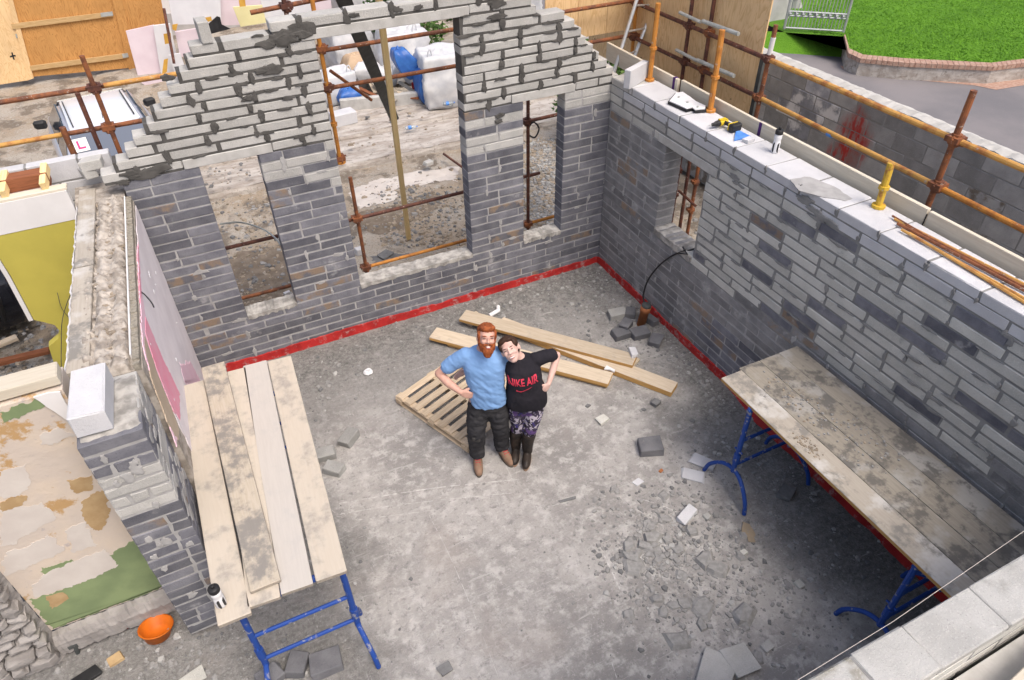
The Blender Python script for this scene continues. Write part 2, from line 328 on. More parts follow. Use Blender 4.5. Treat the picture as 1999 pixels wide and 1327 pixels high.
MT['brown_hair'] = mat_simple('brown_hair', (.055, .028, .018), (.035, .018, .012), 40, .6, .8, 60, True, 0, 0, (1, 1, .4))
MT['shirt_blue'] = mat_simple('blue_cotton', (.215, .375, .66), (.185, .335, .60), 5, .9, .35, 9)
MT['shirt_black'] = mat_simple('black_cotton', (.014, .013, .018), (.020, .018, .024), 5, .9, .3, 9)
MT['trouser'] = mat_simple('black_work_trousers', (.022, .022, .026), (.040, .039, .042), 9, .85, .5, 14)
MT['trouser_patch'] = mat_simple('worn_knee', (.055, .053, .052), (.03, .03, .03), 9, .9, .4, 20)
MT['boot_tan'] = mat_simple('tan_boot', (.26, .165, .115), (.20, .125, .085), 14, .8, .3, 40)
MT['sole'] = mat_simple('boot_sole', (.10, .085, .07), (.14, .12, .10), 14, .8, .3, 40)
MT['lace_red'] = mat_simple('red_lace', (.42, .05, .06), (.35, .04, .05), 14, .8, .1, 40)
MT['wellington'] = mat_simple('muddy_wellington', (.016, .014, .014), (.040, .030, .024), 8, .5, .3, 30)
MT['mud'] = mat_simple('dried_mud', (.36, .24, .17), (.24, .16, .11), 14, .9, .4, 40)
MT['print_red'] = mat_simple('red_print', (.62, .045, .085), (.58, .04, .075), 14, .8, .1, 40)
MT['eye'] = mat_simple('dark_eye', (.03, .02, .02), (.04, .03, .03), 14, .4, 0, 40)
MT['lip'] = mat_simple('lips', (.42, .15, .14), (.40, .14, .13), 14, .5, 0, 40)
MT['teeth'] = mat_simple('teeth', (.75, .73, .70), (.72, .70, .66), 14, .4, 0, 40)
k = NB('patterned_leggings'); o = k.obj()
v1 = k.noise(o, 9, 3, .5, 2.0); v2 = k.noise(o, 12, 2, .5, 1.5); v3 = k.noise(k.mapped(o, (1, 1, 1), (3, 5, 1)), 14, 3, .5, 2)
col = k.mix(k.ramp(v1, .47, .52), (.018, .016, .022), (.05, .04, .065))
col = k.mix(k.ramp(v2, .55, .58), col, (.44, .40, .47)); col = k.mix(k.ramp(k.noise(o, 7, 2), .56, .62), col, (.115, .065, .19))
col = k.mix(k.ramp(v3, .60, .63), col, (.045, .035, .16))
MT['leggings'] = k.done(col, .8, k.noise(o, 12, 3), .2, .005)
# ------------------------------------------------------------------ objects
WM = {}
def world_of(o): return WM.get(o.name, Matrix.Identity(4))
def link(name, data, M=None, parent=None):
    o = bpy.data.objects.new(name, data); COL.objects.link(o)
    M = M or Matrix.Identity(4)
    if parent is not None:
        o.parent = parent; o.matrix_parent_inverse = world_of(parent).inverted()
    o.matrix_basis = M; WM[o.name] = M.copy()
    return o
def tag(o, label, cat, group=None):
    o['label'] = label; o['category'] = cat
    if group: o['group'] = group
    return o
def thing(name, label, cat, loc=(0, 0, 0), group=None):
    o = link(name, None, Matrix.Translation(Vector(loc))); o.empty_display_size = .1
    return tag(o, label, cat, group)
def to_mesh(bm, name, mats, smooth=False):
    me = bpy.data.meshes.new(name); bmesh.ops.recalc_face_normals(bm, faces=bm.faces[:]); bm.to_mesh(me); bm.free()
    for x in (mats if isinstance(mats, (list, tuple)) else [mats]): me.materials.append(MT[x] if isinstance(x, str) else x)
    if smooth:
        for pgn in me.polygons: pgn.use_smooth = True
    return me
def part(name, bm, mats, parent=None, M=None, smooth=False, kind=None):
    me = to_mesh(bm, name, mats, smooth) if isinstance(bm, bmesh.types.BMesh) else bm
    o = link(name, me, M, parent)
    if kind: o['kind'] = kind
    return o
def NEW(): return bmesh.new()
def faces_of(bm, vs, fs, mi=0):
    bv = [bm.verts.new(v) for v in vs]
    for f in fs:
        try: bm.faces.new([bv[i] for i in f]).material_index = mi
        except ValueError: pass
    return bv
BOXF = [(0, 3, 2, 1), (4, 5, 6, 7), (0, 1, 5, 4), (1, 2, 6, 5), (2, 3, 7, 6), (3, 0, 4, 7)]
def box(bm, lo, hi, mi=0):
    x0, y0, z0 = lo; x1, y1, z1 = hi
    return faces_of(bm, [(x0, y0, z0), (x1, y0, z0), (x1, y1, z0), (x0, y1, z0), (x0, y0, z1), (x1, y0, z1), (x1, y1, z1), (x0, y1, z1)], BOXF, mi)
def hexa(bm, bot, top, mi=0): return faces_of(bm, list(bot)+list(top), BOXF, mi)
def prism(bm, pts, off, mi=0):
    """polygon pts (3d) extruded by vector off"""
    n = len(pts); off = Vector(off); vs = [Vector(p) for p in pts]+[Vector(p)+off for p in pts]
    fs = [tuple(range(n)), tuple(range(2*n-1, n-1, -1))]+[(i, n+i, n+(i+1) % n, (i+1) % n) for i in range(n)]
    return faces_of(bm, vs, fs, mi)
def frame_for(d):
    d = d.normalized(); a = Vector((0, 0, 1)) if abs(d.z) < .9 else Vector((1, 0, 0))
    x = d.cross(a).normalized(); return x, d.cross(x).normalized(), d
def tube(bm, a, b, r, n=8, r2=None, mi=0, cap=True):
    a, b = Vector(a), Vector(b); x, y, d = frame_for(b-a); r2 = r if r2 is None else r2
    A = [bm.verts.new(a+(x*cos(2*pi*i/n)+y*sin(2*pi*i/n))*r) for i in range(n)]
    B = [bm.verts.new(b+(x*cos(2*pi*i/n)+y*sin(2*pi*i/n))*r2) for i in range(n)]
    for i in range(n): bm.faces.new((A[i], A[(i+1) % n], B[(i+1) % n], B[i])).material_index = mi
    if cap:
        bm.faces.new(A[::-1]).material_index = mi; bm.faces.new(B).material_index = mi
def pipe(bm, pts, r, n=6, mi=0):
    pts = [Vector(p) for p in pts]; rings = []
    for i, p in enumerate(pts):
        d = (pts[min(i+1, len(pts)-1)]-pts[max(i-1, 0)]); x, y, _ = frame_for(d)
        rr = r[i] if isinstance(r, (list, tuple)) else r
        if rings:  # keep the ring aligned with the last one
            px = (rings[-1][0].co-pts[i-1]).normalized(); x = (px-d.normalized()*px.dot(d.normalized())).normalized(); y = d.normalized().cross(x)
        rings.append([bm.verts.new(p+(x*cos(2*pi*j/n)+y*sin(2*pi*j/n))*rr) for j in range(n)])
    for A, B in zip(rings, rings[1:]):
        for j in range(n): bm.faces.new((A[j], A[(j+1) % n], B[(j+1) % n], B[j])).material_index = mi
    bm.faces.new(rings[0][::-1]).material_index = mi; bm.faces.new(rings[-1]).material_index = mi
def curve_pts(ps, n=10):
    ps = [Vector(p) for p in ps]; out = []
    P = [ps[0]*2-ps[1]]+ps+[ps[-1]*2-ps[-2]]
    for i in range(1, len(P)-2):
        for k in range(n):
            t = k/n; a, b, c, d = P[i-1], P[i], P[i+1], P[i+2]
            out.append(.5*((2*b)+(c-a)*t+(2*a-5*b+4*c-d)*t*t+(3*b-a-3*c+d)*t**3))
    out.append(ps[-1]); return out
def lathe(bm, prof, n=16, M=None, mi=0):
    M = M or Matrix.Identity(4); rings = []
    for r, z in prof: rings.append([bm.verts.new(M @ Vector((r*cos(2*pi*i/n), r*sin(2*pi*i/n), z))) for i in range(n)])
    for A, B in zip(rings, rings[1:]):
        for i in range(n): bm.faces.new((A[i], A[(i+1) % n], B[(i+1) % n], B[i])).material_index = mi
    if prof[0][0] > 1e-4: bm.faces.new(rings[0][::-1]).material_index = mi
    if prof[-1][0] > 1e-4: bm.faces.new(rings[-1]).material_index = mi
def chamfer(bm, L, W, T, c=.006, jit=.0, rg=random, mi=0, M=None):
    """box centred on the origin with chamfered, slightly worn edges"""
    v = {}
    for sx in (-1, 1):
        for sy in (-1, 1):
            for sz in (-1, 1):
                j = lambda: 1+rg.uniform(-jit, jit*2.5)
                k = (sx, sy, sz); a, b, d = c*j(), c*j(), c*j()
                P = [Vector((sx*L/2, sy*(W/2-b), sz*(T/2-d))), Vector((sx*(L/2-a), sy*W/2, sz*(T/2-d))), Vector((sx*(L/2-a), sy*(W/2-b), sz*T/2))]
                v[k] = [bm.verts.new(M @ q if M else q) for q in P]
    F = []
    for s in (-1, 1):
        F.append([v[(s, -1, -1)][0], v[(s, 1, -1)][0], v[(s, 1, 1)][0], v[(s, -1, 1)][0]])
        F.append([v[(-1, s, -1)][1], v[(1, s, -1)][1], v[(1, s, 1)][1], v[(-1, s, 1)][1]])
        F.append([v[(-1, -1, s)][2], v[(1, -1, s)][2], v[(1, 1, s)][2], v[(-1, 1, s)][2]])
        for t in (-1, 1):
            F.append([v[(s, t, -1)][0], v[(s, t, 1)][0], v[(s, t, 1)][1], v[(s, t, -1)][1]])
            F.append([v[(s, -1, t)][0], v[(s, 1, t)][0], v[(s, 1, t)][2], v[(s, -1, t)][2]])
            F.append([v[(-1, s, t)][1], v[(1, s, t)][1], v[(1, s, t)][2], v[(-1, s, t)][2]])
            for q in (-1, 1): F.append(v[(s, t, q)][:])
    for f in F: bm.faces.new(f).material_index = mi
_cache = {}
def block_mesh(L, W, T, mat, c=.005, jit=.5):
    L = round(L/.02)*.02 if L > .04 else L
    key = (round(L, 3), round(W, 3), round(T, 3), mat, random.randrange(4))
    if key not in _cache:
        bm = NEW(); chamfer(bm, L, W, T, c*(1.2 if mat in ('light_block', 'warm_block') else 1), jit); _cache[key] = to_mesh(bm, 'block', mat)
    return _cache[key], L
def Mxy(loc, rz=0.0, rx=0.0, ry=0.0):
    return Matrix.Translation(Vector(loc)) @ Matrix.Rotation(rz, 4, 'Z') @ Matrix.Rotation(ry, 4, 'Y') @ Matrix.Rotation(rx, 4, 'X')
def along(a, b, up=(0, 0, 1)):
    """matrix whose X runs a->b, origin in the middle, Z near up"""
    a, b = Vector(a), Vector(b); x = (b-a).normalized(); z = Vector(up); z = (z-x*z.dot(x)).normalized(); y = z.cross(x)
    M = Matrix((x, y, z)).transposed().to_4x4(); M.translation = (a+b)/2; return M
def plank(name, a, b, W, T, mat, parent=None, c=.004, up=(0, 0, 1)):
    """board whose TOP centre line runs a->b"""
    a, b = Vector(a), Vector(b); M = along(a, b, up); z = Vector((M[0][2], M[1][2], M[2][2])); M.translation -= z*(T/2)
    bm = NEW(); chamfer(bm, (b-a).length, W, T, c, .4); return part(name, bm, mat, parent, M)
def blob(bm, c, r, n, jit, nrm, off, ax, mi=0, sq=(1, 1)):
    """irregular flat lump on a wall: nrm points off the wall, ax is the wall's horizontal"""
    c, nrm, ax = Vector(c), Vector(nrm), Vector(ax); up = nrm.cross(ax)
    o = [c+(ax*cos(2*pi*i/n)*sq[0]+up*sin(2*pi*i/n)*sq[1])*r*random.uniform(1-jit, 1+jit) for i in range(n)]
    R0 = [bm.verts.new(p-nrm*.012) for p in o]; R1 = [bm.verts.new(p+nrm*off*.6) for p in o]
    R2 = [bm.verts.new(c+(p-c)*.7+nrm*off*random.uniform(.9, 1.3)) for p in o]
    for A, B in ((R0, R1), (R1, R2)):
        for i in range(n): bm.faces.new((A[i], A[(i+1) % n], B[(i+1) % n], B[i])).material_index = mi
    bm.faces.new(R2).material_index = mi
def rag(poly, step, jit, rg=random):
    """polygon (2d) with torn edges"""
    out = []
    for (x0, y0), (x1, y1) in zip(poly, poly[1:]+poly[:1]):
        n = max(1, int(math.hypot(x1-x0, y1-y0)/step))
        for i in range(n):
            t = i/n; out.append((x0+(x1-x0)*t+rg.uniform(-jit, jit), y0+(y1-y0)*t+rg.uniform(-jit, jit)))
    return out
def torn(poly, amp=.02, step=.008, seed=0.0):
    out = []
    for (x0, y0), (x1, y1) in zip(poly, poly[1:]+poly[:1]):
        n = max(1, int(math.hypot(x1-x0, y1-y0)/step))
        for i in range(n):
            t = i/n; x, y = x0+(x1-x0)*t, y0+(y1-y0)*t; q = Vector((x*14+seed, y*14, seed))
            out.append((x+amp*(mnoise.noise(q)+.6*mnoise.noise(q*2.7)+.4*mnoise.noise(q*6.5)), y+amp*(mnoise.noise(q+Vector((9, 3, 1)))+.6*mnoise.noise(q*2.7+Vector((4, 1, 7)))+.4*mnoise.noise(q*6.5+Vector((2, 8, 5))))))
    return out
def stone(bm, c, s, mi=0, flat=.6, rg=random):
    """a chip: a squashed irregular solid of ten faces or so"""
    c = Vector(c); rz = rg.uniform(0, 6.28); n = rg.choice((4, 5, 5, 6)); tp = []; bt = []
    for i in range(n):
        a = rz+2*pi*i/n+rg.uniform(-.35, .35); q = rg.uniform(.75, 1.2)
        bt.append(bm.verts.new(c+Vector((cos(a)*s*q, sin(a)*s*q, -s*flat*.25))))
        q *= rg.uniform(.55, .9); tp.append(bm.verts.new(c+Vector((cos(a)*s*q, sin(a)*s*q, s*flat*rg.uniform(.55, 1.0)))))
    bm.faces.new(tp).material_index = mi
    for i in range(n): bm.faces.new((bt[i], bt[(i+1) % n], tp[(i+1) % n], tp[i])).material_index = mi
def lump_mesh(s, mat, flat=.6, rg=random):
    bm = NEW(); stone(bm, (0, 0, s*flat*.25), s, 0, flat, rg); return to_mesh(bm, 'stone', mat)
def chunk(bm, L, W, T, rg=random):
    """broken half block: a box with corners knocked about"""
    vs = []
    for z in (0, T):
        for x, y in ((-L/2, -W/2), (L/2, -W/2), (L/2+rg.uniform(-.1, .1)*L, W/2), (-L/2+rg.uniform(-.1, .1)*L, W/2)):
            vs.append((x+rg.uniform(-.07, .07)*L, y+rg.uniform(-.07, .07)*W, z+(rg.uniform(-.12, .06)*T if z else 0)))
    faces_of(bm, vs, BOXF); bmesh.ops.bevel(bm, geom=bm.edges[:], offset=min(L, T)*.07, segments=1, affect='EDGES', profile=.6)
def text_bm(s, size, depth=.002, extrude=True):
    cu = bpy.data.curves.new('lettering', 'FONT'); cu.body = s; cu.size = size; cu.align_x = 'CENTER'; cu.align_y = 'CENTER'
    cu.offset = size*.022
    o = bpy.data.objects.new('lettering', cu); COL.objects.link(o)
    dg = bpy.context.evaluated_depsgraph_get(); me = bpy.data.meshes.new_from_object(o.evaluated_get(dg))
    bm = NEW(); bm.from_mesh(me); bpy.data.objects.remove(o); bpy.data.curves.remove(cu); bpy.data.meshes.remove(me)
    return bm
# ================================================================== THE SETTING
def structure(name, bm, mats, smooth=False):
    o = part(name, bm, mats, None, None, smooth); o['kind'] = 'structure'; return o
def grid(bm, x0, x1, y0, y1, nx, ny, f):
    vs = [[bm.verts.new((x0+(x1-x0)*i/nx, y0+(y1-y0)*j/ny, f(x0+(x1-x0)*i/nx, y0+(y1-y0)*j/ny))) for i in range(nx+1)] for j in range(ny+1)]
    for j in range(ny):
        for i in range(nx): bm.faces.new((vs[j][i], vs[j][i+1], vs[j+1][i+1], vs[j+1][i]))
def fbm(x, y, s, seed=0.0): return mnoise.fractal(Vector((x*s+seed, y*s-seed, seed)), 1.0, 2.0, 5)
GZ = -.22
def floor_h(x, y):
    damp = max(0, min(1, (y+1.5)/1.2))+max(0, min(1, (x+1.3)/1.0))+max(0, min(1, (-4.6-x)/.8))
    return (abs(fbm(x, y, 2.2, 3))*.010+abs(fbm(x, y, 7, 9))*.007)*(.25+min(1, damp))
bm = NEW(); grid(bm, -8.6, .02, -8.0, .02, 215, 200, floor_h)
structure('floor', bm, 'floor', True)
bm = NEW(); box(bm, (-8.6, -8, GZ-.2), (.02, .02, -.03)); structure('floor_slab', bm, 'concrete')
def dirt_h(x, y): return GZ+fbm(x, y, .5, 5)*.05+abs(fbm(x, y, 2.3, 8))*.035+fbm(x, y, 8, 2)*.008
bm = NEW(); grid(bm, -14, 4.6, -.02, 17, 220, 200, dirt_h)
structure('dirt_yard', bm, 'dirt', True)
bm = NEW(); grid(bm, .25, 3.2, -9, .0, 40, 100, lambda x, y: dirt_h(x, y)+.01); structure('side_yard', bm, 'dirt', True)
bm = NEW(); grid(bm, -300, 300, -300, 300, 2, 2, lambda x, y: -.45); structure('ground', bm, 'dirt')
bm = NEW(); grid(bm, -14, -8.55, -9, 0, 20, 30, lambda x, y: dirt_h(x, y)+.02); structure('left_yard', bm, 'dirt', True)

# ================================================================== BLOCK WALLS
def lerp_tab(t, z):
    if z <= t[0][0]: return t[0][1]
    for (a, va), (b, vb) in zip(t, t[1:]):
        if z <= b: return va+(vb-va)*(z-a)/(b-a)
    return t[-1][1]
def split(iv, holes):
    for h0, h1 in holes:
        nx = []
        for a, b in iv:
            if h1 <= a or h0 >= b: nx.append((a, b)); continue
            if h0-a > .03: nx.append((a, h0))
            if b-h1 > .03: nx.append((h1, b))
        iv = nx
    return iv
class Wall:
    def __init__(s, root, origin, rz, thick):
        s.root, s.M0, s.thick = root, Mxy(origin, rz), thick
        s.pieces = []; s.core = NEW(); s.core_mats = ['mortar_light', 'mortar_dark', 'mortar_wall']; s.perps = []
    def course(s, z0, h, ivs, phase, matf, mort, bed=.011, perp=.012, L=.44, W=None, d0=0.0):
        W = W or s.thick
        for a, b in ivs:
            box(s.core, (a+.006, d0+.007, z0-.0055), (b-.006, d0+W-.007, z0+h-.005), mort(.5*(a+b), z0))
            x = a-phase*(L+perp) if phase else a
            while x < b-.02:
                pj = perp*random.uniform(.7, 1.5); x0, x1 = max(a, x), min(b, x+L+random.uniform(-.012, .012))
                if b-x1 < .08: x1 = b
                if x1-x0 > .05:
                    s.pieces.append((x0, x1, z0+bed*random.uniform(.8, 1.2), z0+h, matf(.5*(x0+x1), z0), W, d0))
                    if x1 < b-.01: s.perps.append((x1+pj/2, z0, h))
                x = x1+pj if x1 < b else b
    def finish(s, limit=296, name='block', chip=.5):
        part('mortar', s.core, s.core_mats, s.root, s.M0)
        def score(pc):
            q = s.M0 @ Vector((.5*(pc[0]+pc[1]), 0, .5*(pc[2]+pc[3]))); d = q-CAMP; dz = d.dot(CF)
            u, v = d.dot(CR)/dz*FPX/PW*2, d.dot(CU)/dz*FPX/PH*2
            return ((pc[1]-pc[0])/dz) * (1 if abs(u) < 1.02 and abs(v) < 1.02 and dz > 0 else .01)
        ps = sorted(s.pieces, key=score, reverse=True); rest = NEW(); rmats = []
        for i, (x0, x1, z0, z1, mt, W, d0) in enumerate(ps):
            jy = random.uniform(-.003, .004); rot = Matrix.Rotation(random.uniform(-.006, .006), 4, 'Z') @ Matrix.Rotation(random.uniform(-.005, .005), 4, 'Y')
            if i < limit:
                me, L = block_mesh(x1-x0, W-.004, round(z1-z0, 3), mt, .005, chip)
                M = s.M0 @ Matrix.Translation((.5*(x0+x1), d0+W/2+jy, .5*(z0+z1))) @ rot @ Matrix.Diagonal(((x1-x0)/L, 1, 1, 1))
                link(name, me, M, s.root)
            else:
                if mt not in rmats: rmats.append(mt)
                chamfer(rest, x1-x0, W-.004, z1-z0, .005, chip, random, rmats.index(mt), Matrix.Translation((.5*(x0+x1), d0+W/2+jy, .5*(z0+z1))) @ rot)
        if rmats: part(name, rest, rmats, s.root, s.M0, False, 'stuff')
        else: rest.free()
ZC, HC = .045, .1065

# ---- back wall with gable steps, two windows and a tall opening
bw = thing('block_wall', 'gable block wall with stepped top, one tall opening and two narrow windows', 'wall', (-2.75, .1, 0))
wl = Wall(bw, (0, 0, 0), 0, .20)
XL = [(2.62, -5.75), (2.66, -5.71), (2.77, -5.57), (2.85, -5.44), (2.94, -5.36), (3.03, -5.25), (3.14, -5.14), (3.25, -5.02), (3.35, -4.92), (3.46, -4.81), (3.56, -4.70), (3.67, -4.60)]
XR = [(2.66, .10), (2.71, .06), (2.83, -.03), (2.95, -.18), (3.05, -.26), (3.15, -.38), (3.35, -.50), (3.45, -.66), (3.52, -.70), (3.60, -1.10)]
def bmat(u, z):
    if z > 2.55: return 'light_block'
    if -1.96 < u < -1.2:
        return 'light_block' if 2.06 < z < 2.26 or z > 2.38 and random.random() < .85 else 'dark_block'
    if u > -.65: return 'light_block' if z > 2.36 else 'dark_block'
    if -4.27 < u < -3.46 and z > 2.05: return 'dark_block' if (u > -3.72 and 2.25 < z < 2.48) else ('light_block' if random.random() < .9 else 'dark_block')
    return 'dark_block'
def bmort(u, z): return 1 if z > 2.55 else (0 if u < -.6 or True else 2)
for k_ in range(24):
    z = ZC+k_*HC; hol = []
    if k_ >= 6: hol = [(-4.84, -4.258), (-3.467, -1.954), (-1.204, -.641)]
    wl.course(z, HC, split([(-5.56, .20)], hol), (.5 if k_ % 2 else .02) if k_ < 7 else (.45 if (k_//2) % 2 else .08), bmat, bmort)
HU = .103
for j in range(15):
    z = 2.601+j*HU; zz = z+.06
    if j == 0: iv, hol = [(lerp_tab(XL, zz), .10)], [(-4.98, -4.10), (-3.467, -1.954), (-1.36, -.50)]
    elif j < 10: iv, hol = [(lerp_tab(XL, zz), lerp_tab(XR, zz))], [(-3.467, -1.954)]
    elif j == 10: iv, hol = [(-4.60, -1.10)], [(-3.60, -1.83)]
    elif j == 11: iv, hol = [(-3.86, -1.10)], []
    else: iv, hol = [(-1.98, -1.10+(.08 if j == 12 else 0))], []
    wl.course(z, HU, split(iv, hol), (.42 if (j//2) % 2 else .93) if j else .3, bmat, bmort, .0155, .028 if j > 0 else .014)
wl.finish(296)
def lintel(x0, x1, z0, h):
    bm = NEW(); chamfer(bm, x1-x0, .205, h, .004, .3); part('lintel', bm, 'concrete', bw, Mxy((.5*(x0+x1), .098, z0+h/2)))
lintel(-4.975, -4.105, 2.603, .098); lintel(-3.595, -1.835, 3.633, .098); lintel(-1.355, -.505, 2.603, .098)
def sill(x0, x1, ztop):
    bm = NEW(); n = 26
    rows = []
    for i in range(n+1):
        x = x0+(x1-x0)*i/n; q = random.uniform(-.012, .012)
        rows.append([bm.verts.new((x, -.004+q*.5, ztop-.05+q)), bm.verts.new((x, -.002+q*.4, ztop+random.uniform(-.006, .006))), bm.verts.new((x, .1, ztop+random.uniform(-.004, .012))), bm.verts.new((x, .215, ztop+random.uniform(-.008, .006))), bm.verts.new((x, .215, ztop-.05))])
    for A, B in zip(rows, rows[1:]):
        for i in range(4): bm.faces.new((A[i], B[i], B[i+1], A[i+1]))
    bm.faces.new(rows[0]); bm.faces.new(rows[-1]); part('sill', bm, 'sill_mortar', bw)
sill(-4.838, -4.26, .706); sill(-3.465, -1.956, .712); sill(-1.202, -.643, .708)
# wet mortar squeezed from the fresh joints
bm = NEW()
for (u, z, h) in wl.perps:
    if z < 2.58: continue
    if random.random() < .88:
        for q in range(random.choice((2, 3, 3))):
            blob(bm, (u+random.uniform(-.012, .012), -.002, z+h*random.uniform(.15, .9)), random.uniform(.022, .042), 9, .35, (0, -1, 0), random.uniform(.003, .010), (1, 0, 0), 0, (.8, 1.35))
for _ in range(60):
    j = random.randrange(1, 12); z = 2.601+j*HU+.006; a, b = lerp_tab(XL, z+.05), lerp_tab(XR, z+.05)
    if j > 9: a, b = -4.5, -1.2
    x = random.uniform(a, b)
    if -3.5 < x < -1.93 and z < 3.75: continue
    blob(bm, (x, -.001, z), random.uniform(.02, .05), 11, .4, (0, -1, 0), random.uniform(.003, .008), (1, 0, 0), 0, (1.9, .45))
for x, z, r in ((-3.75, 3.70, .12), (-3.55, 3.72, .10), (-3.9, 3.66, .08), (-3.05, 3.80, .045), (-2.62, 3.79, .06), (-2.38, 3.78, .05), (-1.55, 3.72, .10), (-1.48, 3.85, .09), (-1.5, 3.60, .08), (-5.45, 2.66, .07), (-5.3, 2.64, .09), (-5.18, 2.66, .07), (-5.55, 2.60, .05), (-1.52, 2.50, .05), (-1.53, 2.43, .045), (-4.2, 3.18, .06), (-4.85, 3.50, .05), (-3.9, 3.42, .08), (-4.02, 3.43, .06)):
    for q in range(3): blob(bm, (x+random.uniform(-.5, .5)*r, -.003, z+random.uniform(-.3, .3)*r), r*random.uniform(.6, 1), 12, .35, (0, -1, 0), random.uniform(.004, .010), (1, 0, 0), 0, (1.2, .55))
part('mortar_smear', bm, 'mortar_dark', bw, None, False, 'stuff')
# pale mortar slurred over the old dark courses
bm = NEW()
for _ in range(45):
    pk = random.choice([q for q in wl.perps if q[1] < 2.5]); r = random.uniform(.014, .034)
    blob(bm, (pk[0]+random.uniform(-.02, .02), -.0012, pk[1]+pk[2]*random.random()), r, 10, .35, (0, -1, 0), .003, (1, 0, 0), 0, (.75, 1.5))
for _ in range(20):
    z = ZC+random.randrange(1, 22)*HC; x = random.uniform(-5.4, -.1)
    if any(a-.05 < x < b+.05 for a, b in ((-4.84, -4.258), (-3.467, -1.954), (-1.204, -.641))) and z > .6: continue
    blob(bm, (x, -.0012, z), random.uniform(.025, .06), 12, .4, (0, -1, 0), .0025, (1, 0, 0), 0, (1.6, .6))
part('mortar_smear', bm, 'mortar_light', bw, None, False, 'stuff')
def membrane(parent, f, u0, u1, h, mat='red', flare=lambda u: 0.0):
    """painted damp course: a ragged strip along the foot of a wall. f(u, off, z) -> point"""
    bm = NEW(); n = int((u1-u0)/.05); rows = []
    for i in range(n+1):
        u = u0+(u1-u0)*i/n; t = h(u)+.016*mnoise.noise(Vector((u*2.6, .3, 0)))+.012*mnoise.noise(Vector((u*9, 2.3, 0)))+random.uniform(-.006, .006); o = .012+random.uniform(-.004, .007)
        fl = flare(u)*(1+.25*mnoise.noise(Vector((u*3, 7, 0)))); rows.append([bm.verts.new(f(u, o+.012+fl, .012 if fl > .02 else -.01)), bm.verts.new(f(u, o+.004+fl*.25, t*.45)), bm.verts.new(f(u, o, t)), bm.verts.new(f(u, -.004, t+.002)), bm.verts.new(f(u, -.004, -.01))])
    for A, B in zip(rows, rows[1:]):
        for i in range(4): bm.faces.new((A[i], B[i], B[i+1], A[i+1]))
    bm.faces.new(rows[0]); bm.faces.new(rows[-1]); return part('damp_course', bm, mat, parent)
membrane(bw, lambda u, o, z: (u, -o, z), -5.55, -.015, lambda u: (.112 if u < -2.55 else .095)+.010*sin(u*3))
# loose block stood on end, and three bits of block on the left steps
rz = thing('concrete_block', 'grey block stood upright on the left end of the gable top', 'block', (-4.45, .1, 3.74))
bm = NEW(); chamfer(bm, .10, .20, .19, .005, .5); part('block', bm, 'light_block', rz, Mxy((-4.44, .09, 3.736+.095), .05))

# ---- right wall
rw = thing('block_wall', 'long side block wall with one window and a white block top', 'wall', (.13, -3.3, 0))
wl2 = Wall(rw, (0, 0, 0), -pi/2, .26)
def rmat(u, z):
    if z > 2.48: return 'pale_block' if u > .35 else 'light_block'
    j = random.uniform(-.1, .1)
    if z > 2.24+j*.4 and u < 2.1: return 'light_block' if random.random() < .8 else 'warm_block'
    lim = 1.02+.10*max(0, u-2)
    if u > 1.98 and z > lim+j: return 'dark_block' if random.random() < (.11 if u < 3.5 else .18) else 'warm_block'
    return 'dusty_block' if u < 2.4 or z > .6 else 'dark_block'
def rmort(u, z): return 0 if (u < 2.2 and z < 2.3) or z < 1.1 else 2
for k_ in range(24):
    z = ZC+k_*HC; hol = []
    if 11 <= k_ < 21: hol = [(1.205, 1.95)]
    if k_ == 21: hol = [(1.05, 2.10)]
    ph = (.5 if k_ % 2 else .02) if k_ < 12 else (.40 if (k_//2) % 2 else .93)
    zl = 1.02+.1*1.5
    wl2.course(z, HC, split([(0.003, 6.56)], hol), ph, rmat, rmort, .011 if z < zl else .014, .012 if z < zl else .017)
wl2.course(2.601, .094, [(.003, .38)], 0, lambda u, z: 'light_block', lambda u, z: 2, .010, .012, W=.40)
wl2.course(2.601, .094, [(.385, 6.56)], .86, lambda u, z: 'pale_block', lambda u, z: 2, .010, .013, W=.40)
wl2.finish(296)
bm = NEW(); chamfer(bm, 1.045, .262, .10, .004, .3); part('lintel', bm, 'concrete', rw, Mxy((.129, -1.575, ZC+21*HC+.051), -pi/2))
bm = NEW()
for (a, b, z0, z1) in ((0, .98, GZ, 2.59), (2.25, 6.56, GZ, 2.59), (.98, 2.25, GZ, .98), (.98, 2.25, 2.45, 2.59)): box(bm, (.28, -b, z0), (.395, -a, z1))
part('outer_leaf', bm, 'concrete', rw)
bm = NEW(); n = 16; rows = []
for i in range(n+1):
    y = -1.21-.735*i/n; t = 1.215+random.uniform(-.008, .012)
    rows.append([bm.verts.new((-.015, y, t-.075+random.uniform(-.015, .01))), bm.verts.new((-.02+random.uniform(-.004, .006), y, t)), bm.verts.new((.12, y, t+random.uniform(-.006, .008))), bm.verts.new((.262, y, t)), bm.verts.new((.262, y, t-.07))])
for A, B in zip(rows, rows[1:]):
    for i in range(4): bm.faces.new((A[i], B[i], B[i+1], A[i+1]))
bm.faces.new(rows[0]); bm.faces.new(rows[-1]); part('sill', bm, 'sill_mortar', rw)
membrane(rw, lambda u, o, z: (-o, -u, z), .015, 6.5, lambda u: .098+.010*sin(u*2.3), flare=lambda u: .10*max(0, min(1, (u-2.9)/.6)))
bm = NEW()
for (u, z, h) in wl2.perps:
    if z > 1.2 and u > 1.95 and random.random() < .55 or z > 2.45 and random.random() < .5:
        blob(bm, (-.0015, -u+random.uniform(-.01, .01), z+h*random.uniform(.1, .9)), random.uniform(.014, .030), 9, .4, (-1, 0, 0), random.uniform(.002, .006), (0, 1, 0), 0, (.8, 1.4))
